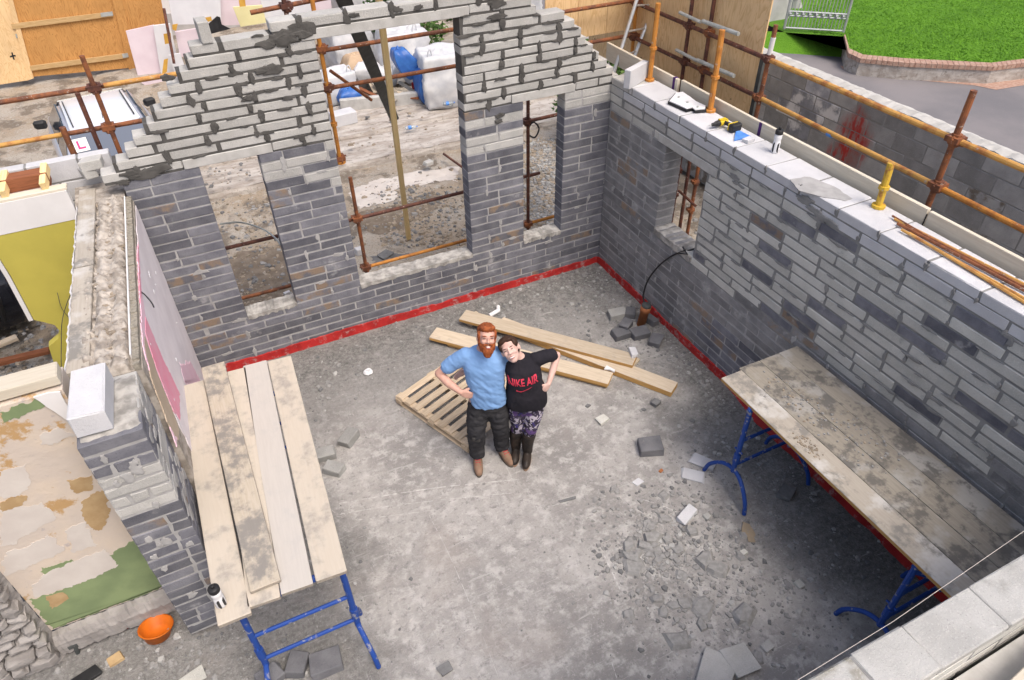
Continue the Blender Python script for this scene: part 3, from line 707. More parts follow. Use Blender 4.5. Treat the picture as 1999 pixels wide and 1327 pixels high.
for _ in range(70):
    u = random.uniform(2.0, 5.6); z = ZC+random.randrange(12, 24)*HC
    blob(bm, (-.0015, -u, z), random.uniform(.02, .05), 11, .45, (-1, 0, 0), random.uniform(.002, .006), (0, 1, 0), 0, (1.7, .35))
for u, z, r in ((3.28, 2.60, .07), (3.40, 2.57, .06), (3.50, 2.55, .06), (3.62, 2.54, .05), (2.35, 2.42, .06), (2.42, 2.38, .05)):
    for q in range(3): blob(bm, (-.002, -u+random.uniform(-.04, .04), z+random.uniform(-.02, .02)), r*random.uniform(.6, 1), 12, .35, (-1, 0, 0), random.uniform(.003, .007), (0, 1, 0), 0, (1.5, .45))
part('mortar_smear', bm, 'mortar_wall', rw, None, False, 'stuff')
bm = NEW()
for _ in range(70):
    pk = random.choice([q for q in wl2.perps if q[1] < 1.2 or q[0] < 1.9 and q[1] < 2.3])
    blob(bm, (-.0012, -pk[0]+random.uniform(-.02, .02), pk[1]+pk[2]*random.random()), random.uniform(.012, .03), 10, .35, (-1, 0, 0), .002, (0, 1, 0), 0, (.8, 1.5))
part('mortar_smear', bm, 'mortar_light', rw, None, False, 'stuff')
# a smear of grey mortar spread on the white top
bm = NEW(); cs = [(onz(px, py, 2.697)) for px, py in ((1540, 350), (1580, 345), (1630, 365), (1662, 388), (1650, 392), (1600, 384), (1560, 372))]
o2 = rag([(v.x, v.y) for v in cs], .05, .008); prism(bm, [(x, y, 2.696) for x, y in o2], (0, 0, .006)); part('mortar_smear', bm, 'mortar_light', rw)

# ---- front wall seen from above in the near right corner
fw = thing('block_wall', 'near wall of pale blocks with gritty tops, cut off by the bottom right corner', 'wall', (-2.0, -6.7, 0))
wl3 = Wall(fw, (0, -6.775, 0), 0, .222)
for k_ in range(24): wl3.course(ZC+k_*HC, HC, [(-3.9, -.005)], .5*(k_ % 2), lambda u, z: 'warm_block', lambda u, z: 2)
wl3.course(2.601, .094, [(-3.9, -2.585)], .78, lambda u, z: 'gritty_block', lambda u, z: 2, .008, .008)
wl3.course(2.601, .072, [(-2.575, -.005)], .02, lambda u, z: 'gritty_block', lambda u, z: 2, .008, .006)
wl3.finish(60)
bm = NEW(); box(bm, (-3.9, -6.98, GZ), (0, -6.79, 2.42)); part('outer_leaf', bm, 'concrete', fw)
# ================================================================== OLD WALL ON THE LEFT
LV = Vector((-.0377, -1, 0)).normalized(); LN = Vector((LV.y, -LV.x, 0)); LO = Vector((-5.52, 0, 0))   # LN points away from the room
def lw(s, t, z): return LO+LV*s+LN*t+Vector((0, 0, z))
ow = thing('old_wall', 'thick old wall with a rough broken top and pink and grey plaster on its inner face', 'wall', (-5.78, -1.3, 0))
bm = NEW(); hexa(bm, [lw(.004, 0, -.03), lw(2.72, 0, -.03), lw(2.72, .46, -.03), lw(.004, .46, -.03)], [lw(.004, 0, 2.40), lw(2.72, 0, 2.40), lw(2.72, .46, 2.40), lw(.004, .46, 2.40)])
hexa(bm, [(-6.02, .003, 0), (-5.575, .003, 0), (-5.575, .42, 0), (-6.02, .42, 0)], [(-6.02, .003, 2.46), (-5.575, .003, 2.46), (-5.575, .42, 2.46), (-6.02, .42, 2.46)])
part('wall_core', bm, 'rubble_core', ow)
bm = NEW(); nx, ny = 18, 150; vs = []
for j in range(ny+1):
    row = []
    for i in range(nx+1):
        s, t = .0+2.72*j/ny, .075+(.40-.075)*i/nx
        z = 2.425+.035*(1-abs(((t-.075)/.115) % 1*2-1))+abs(fbm(s, t, 9, 4))*.06+abs(fbm(s, t, 22, 1))*.03-(.03 if t > .3 else 0)
        if i in (0, nx) or j in (0, ny): z = 2.385
        row.append(bm.verts.new(lw(s, t, z)))
    vs.append(row)
for j in range(ny):
    for i in range(nx): bm.faces.new((vs[j][i], vs[j+1][i], vs[j+1][i+1], vs[j][i+1]))
part('broken_top', bm, 'rubble_core', ow, None, True)
bm = NEW()
for _ in range(260):
    s = random.uniform(.05, 2.65); t = random.choice((.13, .17, .23, .27))+random.uniform(-.04, .04); stone(bm, lw(s, t, 2.455), random.uniform(.010, .030), random.choice((0, 0, 0, 1)))
part('mortar_lumps', bm, ['rubble_core', 'gravel_brown'], ow, None, False, 'stuff')
bm = NEW(); nseg = 90
for j in range(nseg):
    s0, s1 = 2.72*j/nseg, 2.72*(j+1)/nseg; h = 2.452+random.uniform(-.012, .008)
    hexa(bm, [lw(s0, .005, 2.39), lw(s1, .005, 2.39), lw(s1, .052, 2.39), lw(s0, .052, 2.39)], [lw(s0, .006, h), lw(s1, .006, h), lw(s1, .052, h), lw(s0, .052, h)])
part('pebbledash_edge', bm, 'pebbledash', ow)
bm = NEW(); hexa(bm, [lw(.01, .054, 2.39), lw(2.6, .054, 2.39), lw(2.6, .066, 2.39), lw(.01, .066, 2.39)], [lw(.01, .054, 2.468), lw(2.6, .054, 2.462), lw(2.6, .066, 2.462), lw(.01, .066, 2.468)])
part('board_edge', bm, 'white_paint', ow)
plank('wall_plate', lw(-.30, .395, 2.475), lw(1.2, .395, 2.47), .15, .07, 'plank_splash', ow); plank('wall_plate', lw(1.21, .40, 2.465), lw(2.62, .41, 2.45), .15, .07, 'plank_splash', ow)
bm = NEW(); n = 60; P0 = []
for j in range(n+1):
    s = -.02+2.68*j/n; e = random.uniform(-.008, .008); P0.append((lw(s, .478+e, 2.36), lw(s, .476+e, 2.466+random.uniform(-.01, .006)), lw(s, .492+e, 2.45), lw(s, .492, 1.2)))
Q = [[bm.verts.new(p) for p in r] for r in P0]
for A, B in zip(Q, Q[1:]):
    for i in range(3): bm.faces.new((A[i], B[i], B[i+1], A[i+1]))
part('plaster_lip', bm, 'white_paint', ow)
# plaster coats on the inner face, laid one over the other
def face_patch(name, mat, pxs, off, step=.06, jit=.010):
    q = []
    for px, py in pxs:
        v = onp(px, py, lw(0, -off, 0), LN)-LO; q.append((v.dot(LV), max(.03, min(2.39, v.z))))
    q = torn(q, jit*2.0, .014, off*700); bm = NEW(); prism(bm, [lw(max(.006, s), -.001, z) for s, z in q], -LN*off); return part(name, bm, mat, ow)
bm = NEW(); q = rag([(.02, .04), (2.42, .04), (2.42, 2.36), (.02, 2.36)], .08, .02); prism(bm, [lw(max(.006, s), -.001, z) for s, z in q], -LN*.006); part('plaster_coat', bm, 'plaster', ow)
face_patch('plaster_coat', 'pink_pale', [(262, 470), (270, 470), (276, 560), (285, 625), (300, 690), (330, 790), (348, 850), (345, 870), (320, 800), (285, 700), (266, 640)], .0075)
face_patch('plaster_coat', 'pink_pale', [(352, 712), (372, 705), (392, 745), (380, 765), (360, 745)], .008, .05, .02)
face_patch('plaster_coat', 'pink', [(264, 478), (270, 478), (273, 535), (276, 575), (268, 575)], .009)
face_patch('plaster_coat', 'pink', [(284, 618), (318, 700), (350, 765), (352, 820), (338, 800), (306, 720), (284, 650)], .010)
face_patch('plaster_coat', 'beige', [(281, 650), (305, 722), (340, 810), (350, 840), (348, 860), (330, 830), (296, 740), (283, 680)], .008)
bm = NEW()
for _ in range(9):
    s, z = random.uniform(.1, 2.3), random.uniform(.9, 2.3); v = lw(s, -.011, z); blob(bm, v, random.uniform(.006, .02), 8, .4, -LN, .002, LV)
part('plaster_splash', bm, 'foam_white', ow, None, False, 'stuff')
bm = NEW(); pipe(bm, curve_pts([lw(1.62, .0, 2.36), lw(1.66, -.03, 2.34), lw(1.70, -.06, 2.28), lw(1.74, -.07, 2.25)], 6), .006, 6); part('cable_end', bm, 'black', ow)
# ---- block pier at its near end
pr = thing('block_pier', 'narrow pier of dark and pale blocks ending the old wall beside the long planks', 'pier', (-5.86, -3.1, 0))
wp = Wall(pr, (-6.05, -3.375, 0), 0, .20)
def pmat(u, z): return 'light_block' if (1.62 < z < 1.85 or 1.85 <= z < 2.06 and u > .15 or z > 2.32) else 'dark_block'
for k_ in range(22): wp.course(ZC+k_*HC+.03, HC, [(0, .39)], 0, pmat, lambda u, z: 0, .011, .014, L=random.choice((.44, .44, .25, .12, .27)))
wp.finish(120, 'block', 1.0)
wp2 = Wall(pr, (-5.66, -3.168, 0), pi/2, .20)
for k_ in range(22): wp2.course(ZC+k_*HC+.03, HC, [(0, .43)], 0, lambda u, z: 'light_block' if random.random() < (.6 if 1.5 < z else .1) else 'dark_block', lambda u, z: 0, .011, .014, L=random.choice((.44, .2, .3)))
wp2.finish(120, 'block', 1.0)
bm = NEW()
for _ in range(26): blob(bm, (-5.659, random.uniform(-3.3, -2.78), random.uniform(1.3, 2.38)), random.uniform(.03, .07), 11, .4, (1, 0, 0), .004, (0, 1, 0), 0, (1.2, .8))
for _ in range(14): blob(bm, (random.uniform(-6.0, -5.7), -3.376, random.uniform(.4, 2.3)), random.uniform(.02, .04), 10, .4, (0, -1, 0), .004, (1, 0, 0), 0, (.9, 1.2))
part('mortar_smear', bm, 'mortar_light', pr, None, False, 'stuff')
bm = NEW(); nn = 12
vs = [[bm.verts.new((-6.05+.39*i/nn, -3.36+.60*j/nn, 2.415+.03*abs(fbm(i*.1, j*.1, 4, 3))+(-.02 if i in (0, nn) or j in (0, nn) else .012))) for i in range(nn+1)] for j in range(nn+1)]
for j in range(nn):
    for i in range(nn): bm.faces.new((vs[j][i], vs[j][i+1], vs[j+1][i+1], vs[j+1][i]))
part('mortar_bed', bm, 'sill_mortar', pr, None, True)
cb = thing('concrete_block', 'smooth white block laid on top of the pier at the end of the old wall', 'block', (-5.93, -3.0, 2.45))
bm = NEW(); chamfer(bm, .50, .215, .17, .006, .6); part('block', bm, 'pale_block', cb, Mxy((-5.915, -3.07, 2.535), pi/2-.05))
# ---- stripped internal wall
iw = thing('plaster_wall', 'old room wall with stripped cream plaster, orange scars and green painted bands', 'wall', (-6.55, -2.85, 0))
bm = NEW(); box(bm, (-7.03, -2.97, .29), (-6.063, -2.72, 2.60)); part('plaster_face', bm, 'stripped', iw)
def wall_patch(name, mat, pxs, off, step=.02, jit=.011):
    q = []
    for px, py in pxs:
        v = ony(px, py, -2.97-off); q.append((max(-7.028, min(-6.066, v.x)), max(.30, min(2.598, v.z))))
    q = torn(q, jit*2.2, .009, off*900); q = [(max(-7.029, min(-6.066, x)), max(.295, min(2.599, z))) for x, z in q]
    bm = NEW(); prism(bm, [(x, -2.9695, z) for x, z in q], (0, -off, 0)); return part(name, bm, mat, iw)
wall_patch('green_paint', 'green', [(0, 806), (85, 772), (86, 795), (40, 812), (0, 826)], .004)
wall_patch('green_paint', 'green', [(195, 1092), (270, 1052), (322, 1128), (340, 1150), (105, 1232), (58, 1170), (130, 1150), (190, 1120)], .003)
wall_patch('green_paint', 'green', [(80, 1110), (145, 1092), (148, 1100), (95, 1128)], .003)
wall_patch('plaster_patch', 'skim_patch', [(0, 1000), (80, 980), (112, 1010), (28, 1060), (0, 1068)], .003)
wall_patch('plaster_patch', 'skim_patch', [(5, 1085), (100, 1045), (128, 1075), (60, 1102), (15, 1125), (0, 1125)], .0035)
wall_patch('plaster_patch', 'skim_patch', [(130, 1030), (165, 1018), (190, 1065), (140, 1080)], .003)
wall_patch('plaster_patch', 'skim_patch', [(62, 1150), (85, 1120), (205, 1072), (232, 1105), (140, 1145), (70, 1165)], .0045)
wall_patch('plaster_patch', 'skim_patch', [(80, 850), (110, 835), (150, 848), (105, 868), (78, 865)], .004)
wall_patch('plaster_patch', 'skim_patch', [(0, 920), (50, 905), (60, 955), (25, 975), (0, 970)], .003)
wall_patch('plaster_patch', 'ochre_patch', [(160, 975), (205, 955), (215, 1010), (190, 1035), (168, 1020)], .003, .03, .012)
wall_patch('plaster_patch', 'ochre_patch', [(0, 985), (35, 965), (60, 970), (30, 990), (5, 998)], .004, .025, .012)
wall_patch('plaster_patch', 'ochre_patch', [(90, 1165), (125, 1155), (130, 1170), (100, 1190)], .005, .025, .008)
wall_patch('plaster_patch', 'ochre_patch', [(130, 940), (175, 930), (180, 955), (145, 962)], .004, .025, .01)
bm = NEW(); n = 40; R = []
for i in range(n+1):
    x = -7.03+.95*i/n; e = lambda a: random.uniform(-a, a)
    R.append([bm.verts.new((x, -2.975, .285+e(.01))), bm.verts.new((x, -3.03+e(.008), .27+e(.008))), bm.verts.new((x, -3.075+e(.006), .20+e(.01))), bm.verts.new((x, -3.07+e(.008), .06+e(.008))), bm.verts.new((x, -2.97, .05))])
for A, B in zip(R, R[1:]):
    for i in range(4): bm.faces.new((A[i], B[i], B[i+1], A[i+1]))
bm.faces.new(R[0]); bm.faces.new(R[-1]); part('plinth', bm, 'rough_stone', iw)
membrane(iw, lambda u, o, z: (u, -3.0-o, z), -8.2, -6.07, lambda u: .055 if (u < -6.95 or u > -6.25) else .012)
bm = NEW(); nx, nz = 26, 60; vs = []
for j in range(nz+1):
    vs.append([bm.verts.new((-8.4+1.37*i/nx, -3.02-.05*abs(fbm(i*.06, j*.06, 5, 7))-(.0 if i < nx else -.06)-.07*max(0, 1-j/6), 2.6*j/nz)) for i in range(nx+1)])
for j in range(nz):
    for i in range(nx): bm.faces.new((vs[j][i], vs[j][i+1], vs[j+1][i+1], vs[j+1][i]))
part('bare_stone', bm, 'rough_stone', iw, None, True)
zz_ = .06
while zz_ < 1.75:
    hh_ = random.uniform(.07, .13); xx_ = -8.3+random.uniform(0, .2)
    while xx_ < -7.06:
        ll_ = min(random.uniform(.12, .34), -7.04-xx_); pr_ = random.uniform(.0, .012)
        if ll_ > .06:
            bm = NEW(); chamfer(bm, ll_-.012, .12, hh_-.012, .016, .9); part('stone', bm, 'rough_stone', iw, Mxy((xx_+ll_/2, -3.04-pr_-(.05 if zz_ < .25 else 0), zz_+hh_/2), random.uniform(-.05, .05), random.uniform(-.06, .06), random.uniform(-.04, .04)))
        xx_ += ll_
    zz_ += hh_
plank('timber_plate', (-6.95, -2.86, 2.70), (-6.06, -2.86, 2.70), .16, .08, 'toe_board', iw)
bm = NEW(); prism(bm, [(x, -2.975, z) for x, z in rag([(-6.22, 2.62), (-6.08, 2.60), (-6.075, 2.30), (-6.13, 2.33), (-6.17, 2.45)], .05, .01)], (0, -.012, 0)); part('torn_paper', bm, 'white_paint', iw)
# ---- yellow room wall beyond
yw = thing('painted_wall', 'yellow room wall with a white band along its top and a broken left edge', 'wall', (-6.4, .06, 0))
out = [(-6.815, 2.33), (-6.80, 1.9), (-6.815, 1.36), (-6.75, 1.31), (-6.67, 1.24), (-6.655, 1.15), (-6.70, 1.07), (-6.82, 1.00), (-6.86, .75), (-6.87, -.1), (-6.03, -.1), (-6.03, 2.33)]
bm = NEW(); prism(bm, [(x, .0, z) for x, z in out], (0, .10, 0)); part('yellow_face', bm, 'yellow_wall', yw)
bm = NEW(); box(bm, (-8.4, -.004, 2.335), (-6.03, .10, 2.635)); part('white_band', bm, 'white_paint', yw)
bm = NEW(); prism(bm, [(x, -.006, z) for x, z in ((-6.86, 2.33), (-6.82, 2.33), (-6.806, 1.9), (-6.82, 1.36), (-6.86, 1.36), (-6.845, 1.9))], (0, .112, 0)); part('plaster_edge', bm, 'white_paint', yw)
bm = NEW()
pipe(bm, curve_pts([(-6.10, -.03, 1.95), (-6.30, -.05, 1.70), (-6.55, -.06, 1.35), (-6.70, -.10, 1.0), (-6.85, -.2, .6)], 8), .004, 5); pipe(bm, curve_pts([(-6.50, -.03, 1.62), (-6.52, -.06, 1.4), (-6.42, -.06, 1.1), (-6.22, -.04, .95), (-6.08, -.04, .98)], 8), .003, 5)
o = part('loose_wire', bm, 'grey_plastic'); tag(o, 'thin loose wires dangling over the yellow room wall', 'wire')
rp = thing('roof_timber', 'red brown roof plate with sawn rafter stubs on the yellow room wall', 'roof timbers', (-6.6, .15, 2.66))
plank('plate', (-8.3, .055, 2.665), (-6.02, .055, 2.665), .10, .03, 'toe_board', rp)
plank('joist', (-8.3, .22, 2.78), (-6.15, .22, 2.78), .16, .13, 'roof_timber', rp)
for q in ((15, 380), (88, 356)):
    v = ony(q[0], q[1]-6, .14); plank('rafter_stub', (v.x-.02, .02, 2.74), (v.x+.02, .30, 2.82), .055, .09, 'yellow_batten', rp)
lf = thing('block_leaf', 'cream block outer leaf standing behind the yellow room', 'wall', (-7, .5, 0))
wq = Wall(lf, (-8.6, .44, 0), 0, .12)
for k_ in range(13): wq.course(-.05+k_*.215, .215, [(0, 2.99)] if k_ > 10 else [(1.95, 2.99)], .5*(k_ % 2), lambda u, z: 'pale_block' if z > 2.3 else 'light_block', lambda u, z: 2, .01, .012)
wq.finish(120)
bm = NEW(); chamfer(bm, .30, .2, .11, .006, .6); o = part('concrete_block', bm, 'pale_block', None, Mxy((-6.88, .46, 2.90), .1)); tag(o, 'white block lying on the cream block leaf at the left edge', 'block')
for i, (px, py, L_, lab) in enumerate(((178, 318, .2, 'small pale block piece by the rusty poles behind the old wall'), (172, 335, .12, 'rounded pale scrap of block at the corner of the old wall'))):
    v = ony(px, py, .3); bm = NEW(); chunk(bm, L_, .14, .10); o = part('block_piece', bm, 'light_block', None, Mxy((v.x, .3, v.z-.05), .3*i)); tag(o, lab, 'block piece')
# gravel seen through the gap in the yellow wall
o = plank('timber_plank', onz(-30, 680, .12), onz(32, 655, .12), .10, .05, 'floor_plank'); tag(o, 'light plank end on gravel seen past the yellow wall', 'plank')
o = plank('timber_plank', onz(-20, 708, .05), onz(95, 680, .05), .09, .06, 'roof_timber'); tag(o, 'rusty brown timber lying below the yellow wall', 'timber')
bm = NEW(); tube(bm, onz(-6, 580, .7), onz(14, 640, .12), .035, 8); o = part('black_pipe', bm, 'black'); tag(o, 'short black pipe leaning on gravel at the left edge', 'pipe')
bm = NEW()
for _ in range(900):
    stone(bm, (random.uniform(-8.3, -6.7), random.uniform(-.4, 3.6), .0 if random.random() < .3 else -.16), random.uniform(.012, .05), random.choice((0, 1, 1)))
o = part('gravel', bm, ['stone', 'gravel_brown'], None, None, False, 'stuff'); tag(o, 'dark loose gravel seen past the broken yellow wall', 'gravel')
# ================================================================== SCAFFOLDING
TR = .0242
def coupler(parent, c, mat='rust', s=1.18):
    bm = NEW(); c = Vector(c)
    for d in ((0, 0, 1), (1, 0, 0), (0, 1, 0)): d = Vector(d); tube(bm, c-d*.045*s, c+d*.045*s, .036*s, 8)
    x = random.uniform(-.02, .02); tube(bm, c+Vector((-.07*s, x, .02)), c+Vector((.07*s, x, .02)), .010, 6); tube(bm, c+Vector((x, -.075*s, -.02)), c+Vector((x, .075*s, -.02)), .010, 6)
    box(bm, c+Vector((-.055, -.05, -.012))*s, c+Vector((.05, .055, .03))*s)
    return part('coupler', bm, mat, parent)
def stand(parent, x, y, z0, z1, mat='rust', dx=0, dy=0, r=TR, name='standard'):
    bm = NEW(); tube(bm, (x, y, z0), (x+dx, y+dy, z1), r, 10); return part(name, bm, mat, parent)
def ledger(parent, a, b, mat='rust', r=TR, name='ledger'):
    bm = NEW(); tube(bm, a, b, r, 10); return part(name, bm, mat, parent)
sb = thing('scaffold', 'rusty tube scaffold standing behind the gable wall', 'scaffold', (-3, .9, GZ))
YB = .9
ledger(sb, (-9, YB, 3.23), (-5.53, YB, 3.235), 'rust'); ledger(sb, (-5.52, YB, 3.235), (.93, YB, 3.25), 'rust')
bm = NEW(); tube(bm, (-5.46, YB-.001, 3.237), (-4.6, YB-.001, 3.239), .0255, 10); part('ledger', bm, 'ochre', sb)
ledger(sb, (-9, YB, 2.83), (-5.96, YB, 2.83), 'ochre'); ledger(sb, (-5.95, YB, 2.83), (.93, YB, 2.815), 'rust')
ledger(sb, (-5.2, YB, 1.135), (-4.0, YB, 1.13), 'rust_dark'); ledger(sb, (-3.95, YB, 1.10), (-.5, YB, 1.13), 'rust_dark')
ledger(sb, (-5.2, YB, .375), (-4.0, YB, .37), 'rust'); ledger(sb, (-3.25, YB, .345), (.3, YB, .36), 'orange_tube')
ledger(sb, (-.8, YB, 1.93), (.9, YB, 1.95), 'rust_dark')
ledger(sb, (-3.9, YB, 3.72), (-1.4, YB, 3.86), 'rust')
stand(sb, -5.545, YB-.06, GZ, 3.56, 'rust'); stand(sb, -5.71, YB-.05, GZ, 3.22, 'rust_dark'); stand(sb, -5.96, YB-.05, GZ, 2.92, 'rust', 0, 0, .031)
stand(sb, -3.275, YB-.05, 1.93, 4.3, 'orange_tube', .02); stand(sb, -3.19, YB-.05, GZ, 1.72, 'rust'); stand(sb, -3.55, YB-.05, 3.0, 4.3, 'rust_dark')
stand(sb, -.71, YB-.05, GZ, 3.3, 'rust_dark'); stand(sb, .9, YB, GZ, 4.2, 'orange_tube')
for c in ((-5.545, YB-.03, 3.235), (-5.56, YB-.03, 2.83), (-3.25, YB-.03, 3.27), (-3.26, YB-.03, 2.84), (-3.27, YB-.03, 1.98), (-3.19, YB-.03, 1.12), (-3.19, YB-.03, .36), (-.71, YB-.03, 1.94), (-.71, YB-.03, .37), (.9, YB, 3.22), (.9, YB, 2.80), (-3.53, YB-.03, 3.74), (-3.30, YB-.03, 3.45)): coupler(sb, c, random.choice(('rust', 'rust', 'rust_dark')))
bm = NEW(); tube(bm, (-3.27, YB-.05, 2.40), (-3.27, YB-.05, 2.44), .04, 8); part('collar', bm, 'orange_tube', sb); bm = NEW(); tube(bm, (-3.27, YB-.05, 1.93), (-3.27, YB-.05, 1.955), .06, 10); part('collar', bm, 'orange_tube', sb)
bm = NEW(); tube(bm, ony(645, 138, 1.0), ony(725, 195, 1.3), .020, 8); part('brace', bm, 'rust', sb)
bm = NEW(); tube(bm, (-5.97, YB-.05, 2.46), (-5.97, YB-.05, 2.50), .037, 10); part('collar', bm, 'black', sb)
sr = thing('scaffold', 'ochre and rusty scaffold rails running along the side wall', 'scaffold', (.9, -2, GZ))
XB = .9
ledger(sr, (XB, .9, 3.21), (XB, -1.56, 3.215), 'rust_dark'); ledger(sr, (XB, .9, 2.785), (XB, -1.55, 2.80), 'rust_dark')
ledger(sr, (XB, -1.57, 3.215), (XB, -3.85, 3.21), 'ochre', .0265); ledger(sr, (XB, -3.86, 3.21), (XB, -6.8, 3.21), 'ochre', .0255)
ledger(sr, (XB, -1.56, 2.80), (XB, -3.85, 2.785), 'ochre', .0255); ledger(sr, (XB, -3.86, 2.785), (XB, -6.8, 2.76), 'orange_tube', .0255)
stand(sr, XB, -.24, GZ, 4.2, 'rust_dark', 0, .03); stand(sr, XB+.05, -.57, GZ, 3.75, 'rust_dark', 0, .04)
stand(sr, XB, -1.56, GZ, 3.56, 'rust', 0, -.03); stand(sr, XB, -3.865, GZ, 3.62, 'rust', 0, .03, .027)
bm = NEW(); tube(bm, (XB-.001, -1.585, 3.25), (XB-.001, -1.592, 3.44), .0262, 10); part('paint_mark', bm, 'white_paint', sr)
for c in ((XB, -.22, 3.21), (XB, -.23, 2.79), (XB+.03, -.55, 3.21), (XB+.03, -.56, 2.79), (XB, -1.58, 3.22), (XB, -1.57, 2.80), (XB, -3.85, 3.21), (XB, -3.86, 2.79)): coupler(sr, c, random.choice(('rust', 'rust_dark')), 1.15 if c[1] < -3 else 1.0)
bm = NEW(); p0 = onx(1620, 262, XB-.001); tube(bm, p0-Vector((0, .03, 0)), p0+Vector((0, .03, 0)), .0275, 10); part('tape_band', bm, 'tool_blue', sr)
for (a, b, mt) in (((1328, 300), (1311, 440), 'rust_dark'), ((1362, 318), (1342, 468), 'rust')):
    A, B = onx(a[0], a[1], XB), onx(b[0], b[1], XB); y = .5*(A.y+B.y); stand(sr, XB, y, GZ, 2.5, mt)
    for z in (1.05, 1.42, 1.75): coupler(sr, (XB-.01, y, z+random.uniform(-.05, .05)), mt, .8)
ledger(sr, onx(1325, 372, XB-.04), onx(1358, 402, XB-.04), 'rust_dark', .018, 'cross_tube')
# loose tubes clipped beside the standards
for i, (a, b, z) in enumerate((((1327, 24), (1368, 43), 3.4), ((1372, 41), (1442, 66), 3.4), ((1320, 97), (1360, 118), 3.0), ((1361, 117), (1433, 148), 3.0))):
    A, B = onx(a[0], a[1], XB-.06), onx(b[0], b[1], XB-.06); bm = NEW(); tube(bm, A, B, .023 if i % 2 else .019, 10); part('sleeve_tube', bm, 'galv', sr)
# posts standing on the white wall top
def post(name, px, py, qx, qy, X, r, mat, lab, cat, z0=2.697):
    b = onz(px, py, z0); t = onx(qx, qy, b.x); root = thing(name, lab, cat, b)
    bm = NEW(); tube(bm, b, t, r, 10); part('tube', bm, mat, root)
    bm = NEW(); tube(bm, b, b+Vector((0, 0, .025)), r*1.9, 10); part('foot_plate', bm, mat, root)
    bm = NEW(); tube(bm, b+(t-b)*.42, b+(t-b)*.42+Vector((0, 0, .03)), r*1.5, 8); part('collar', bm, mat, root)
    return root
post('prop_post', 1268, 157, 1285, 6, .35, .030, 'orange_tube', 'orange steel post on the white wall top beside the ladder', 'post')
post('prop_post', 1386, 217, 1410, 58, .35, .032, 'orange_tube', 'orange steel post on the white wall top behind the drill', 'post')
yp = post('prop_post', 1714, 404, 1740, 318, .35, .030, 'yellow_tube', 'short yellow post with rusty foot on the white wall top', 'post')
# toe boards
for i, (y0, y1, zt, lab) in enumerate(((.85, -.70, 2.80, 'cream toe board on edge nearest the ladder'), (-.74, -2.13, 2.803, 'cream toe board on edge with purple painted end behind the drill'), (-2.10, -4.125, 2.81, 'cream toe board on edge between the white bottle and the yellow post'), (-4.14, -6.7, 2.80, 'cream toe board on edge behind the rusty reinforcing bars'))):
    zt = zt; r = thing('toe_board', lab, 'scaffold board', (.47, (y0+y1)/2, 2.5), 'toe boards along the side wall'); plank('board', (.470+.02*(i == 1), y0, zt), (.470, y1, zt), .04, .225, 'toe_board', r)
    if i in (0, 1):
        e = y1 if i == 1 else y1+.05; bm = NEW(); box(bm, (.448+0.0*(i), e-.006, zt-.224), (.494+.0*i, e+.035, zt+.002)); part('painted_end', bm, 'purple', r)
bm = NEW(); tube(bm, (.45, -4.132, 2.77), (.445, -4.132, 2.62), .006, 6); o = part('wire_tie', bm, 'black'); tag(o, 'black tie wire at the joint of two toe boards', 'wire')
# plywood screens
ps = thing('plywood_screen', 'orange plywood screen behind the side scaffold', 'plywood', (1.0, -.2, 2.3))
def sheet(parent, lo, hi, mat, axis='X', name='sheet'):
    lo, hi = Vector(lo), Vector(hi); c = (lo+hi)/2; d = hi-lo; bm = NEW(); chamfer(bm, d.x, d.y, d.z, .002, .2); return part(name, bm, mat, parent, Matrix.Translation(c))
sheet(ps, (1.0, -1.37, 2.25), (1.018, -.16, 4.4), 'ply_pale'); sheet(ps, (1.0, -.155, 2.25), (1.018, 1.06, 4.4), 'ply_pale')
sheet(ps, (1.0, 1.065, 2.25), (1.018, 2.2, 4.4), 'ply_pale')
bm = NEW(); box(bm, (.99, -1.43, 2.2), (1.05, -1.375, 3.19)); part('edge_shadow', bm, 'grey_plastic', ps)  # dark box modelled for the shadow strip down the sheet's edge
pb = thing('plywood_screen', 'plywood screen across the corner behind the ladder', 'plywood', (.3, 1.1, 2.8))
for a, b in ((-.36, .12), (.125, .56), (.565, .985)): sheet(pb, (a, 1.06, 2.84), (b, 1.078, 4.4), 'ply_pale')
# ladder behind the corner
ld = thing('ladder', 'aluminium ladder leaning behind the corner of the walls', 'ladder', (.3, .5, GZ))
La0, La1 = ony(1203, 127, .55), ony(1243, 0, .62); Lb0, Lb1 = ony(1238, 112, .75), ony(1280, 0, .82)
for A, B in ((La0, La1), (Lb0, Lb1)):
    d = B-A; bm = NEW(); tube(bm, A-d*3.0, B+d*.6, .024, 6); part('rail', bm, 'alu', ld)
for t in (-1.65, -1.0, -.35, .02, .42, .82, 1.2):
    bm = NEW(); tube(bm, La0+(La1-La0)*(t+.1), Lb0+(Lb1-Lb0)*(t+.1), .013, 8); part('rung', bm, 'alu', ld)
# upright slab on the corner
us = thing('concrete_block', 'white slab stood on edge across the corner of the side wall', 'block', (.2, -.3, 2.7))
bm = NEW(); chamfer(bm, .42, .085, .215, .005, .5); A, B = onz(1217, 176, 2.697), onz(1263, 150, 2.697); A.z = B.z = 2.697+.1075; part('block', bm, 'pale_block', us, along(A, B))
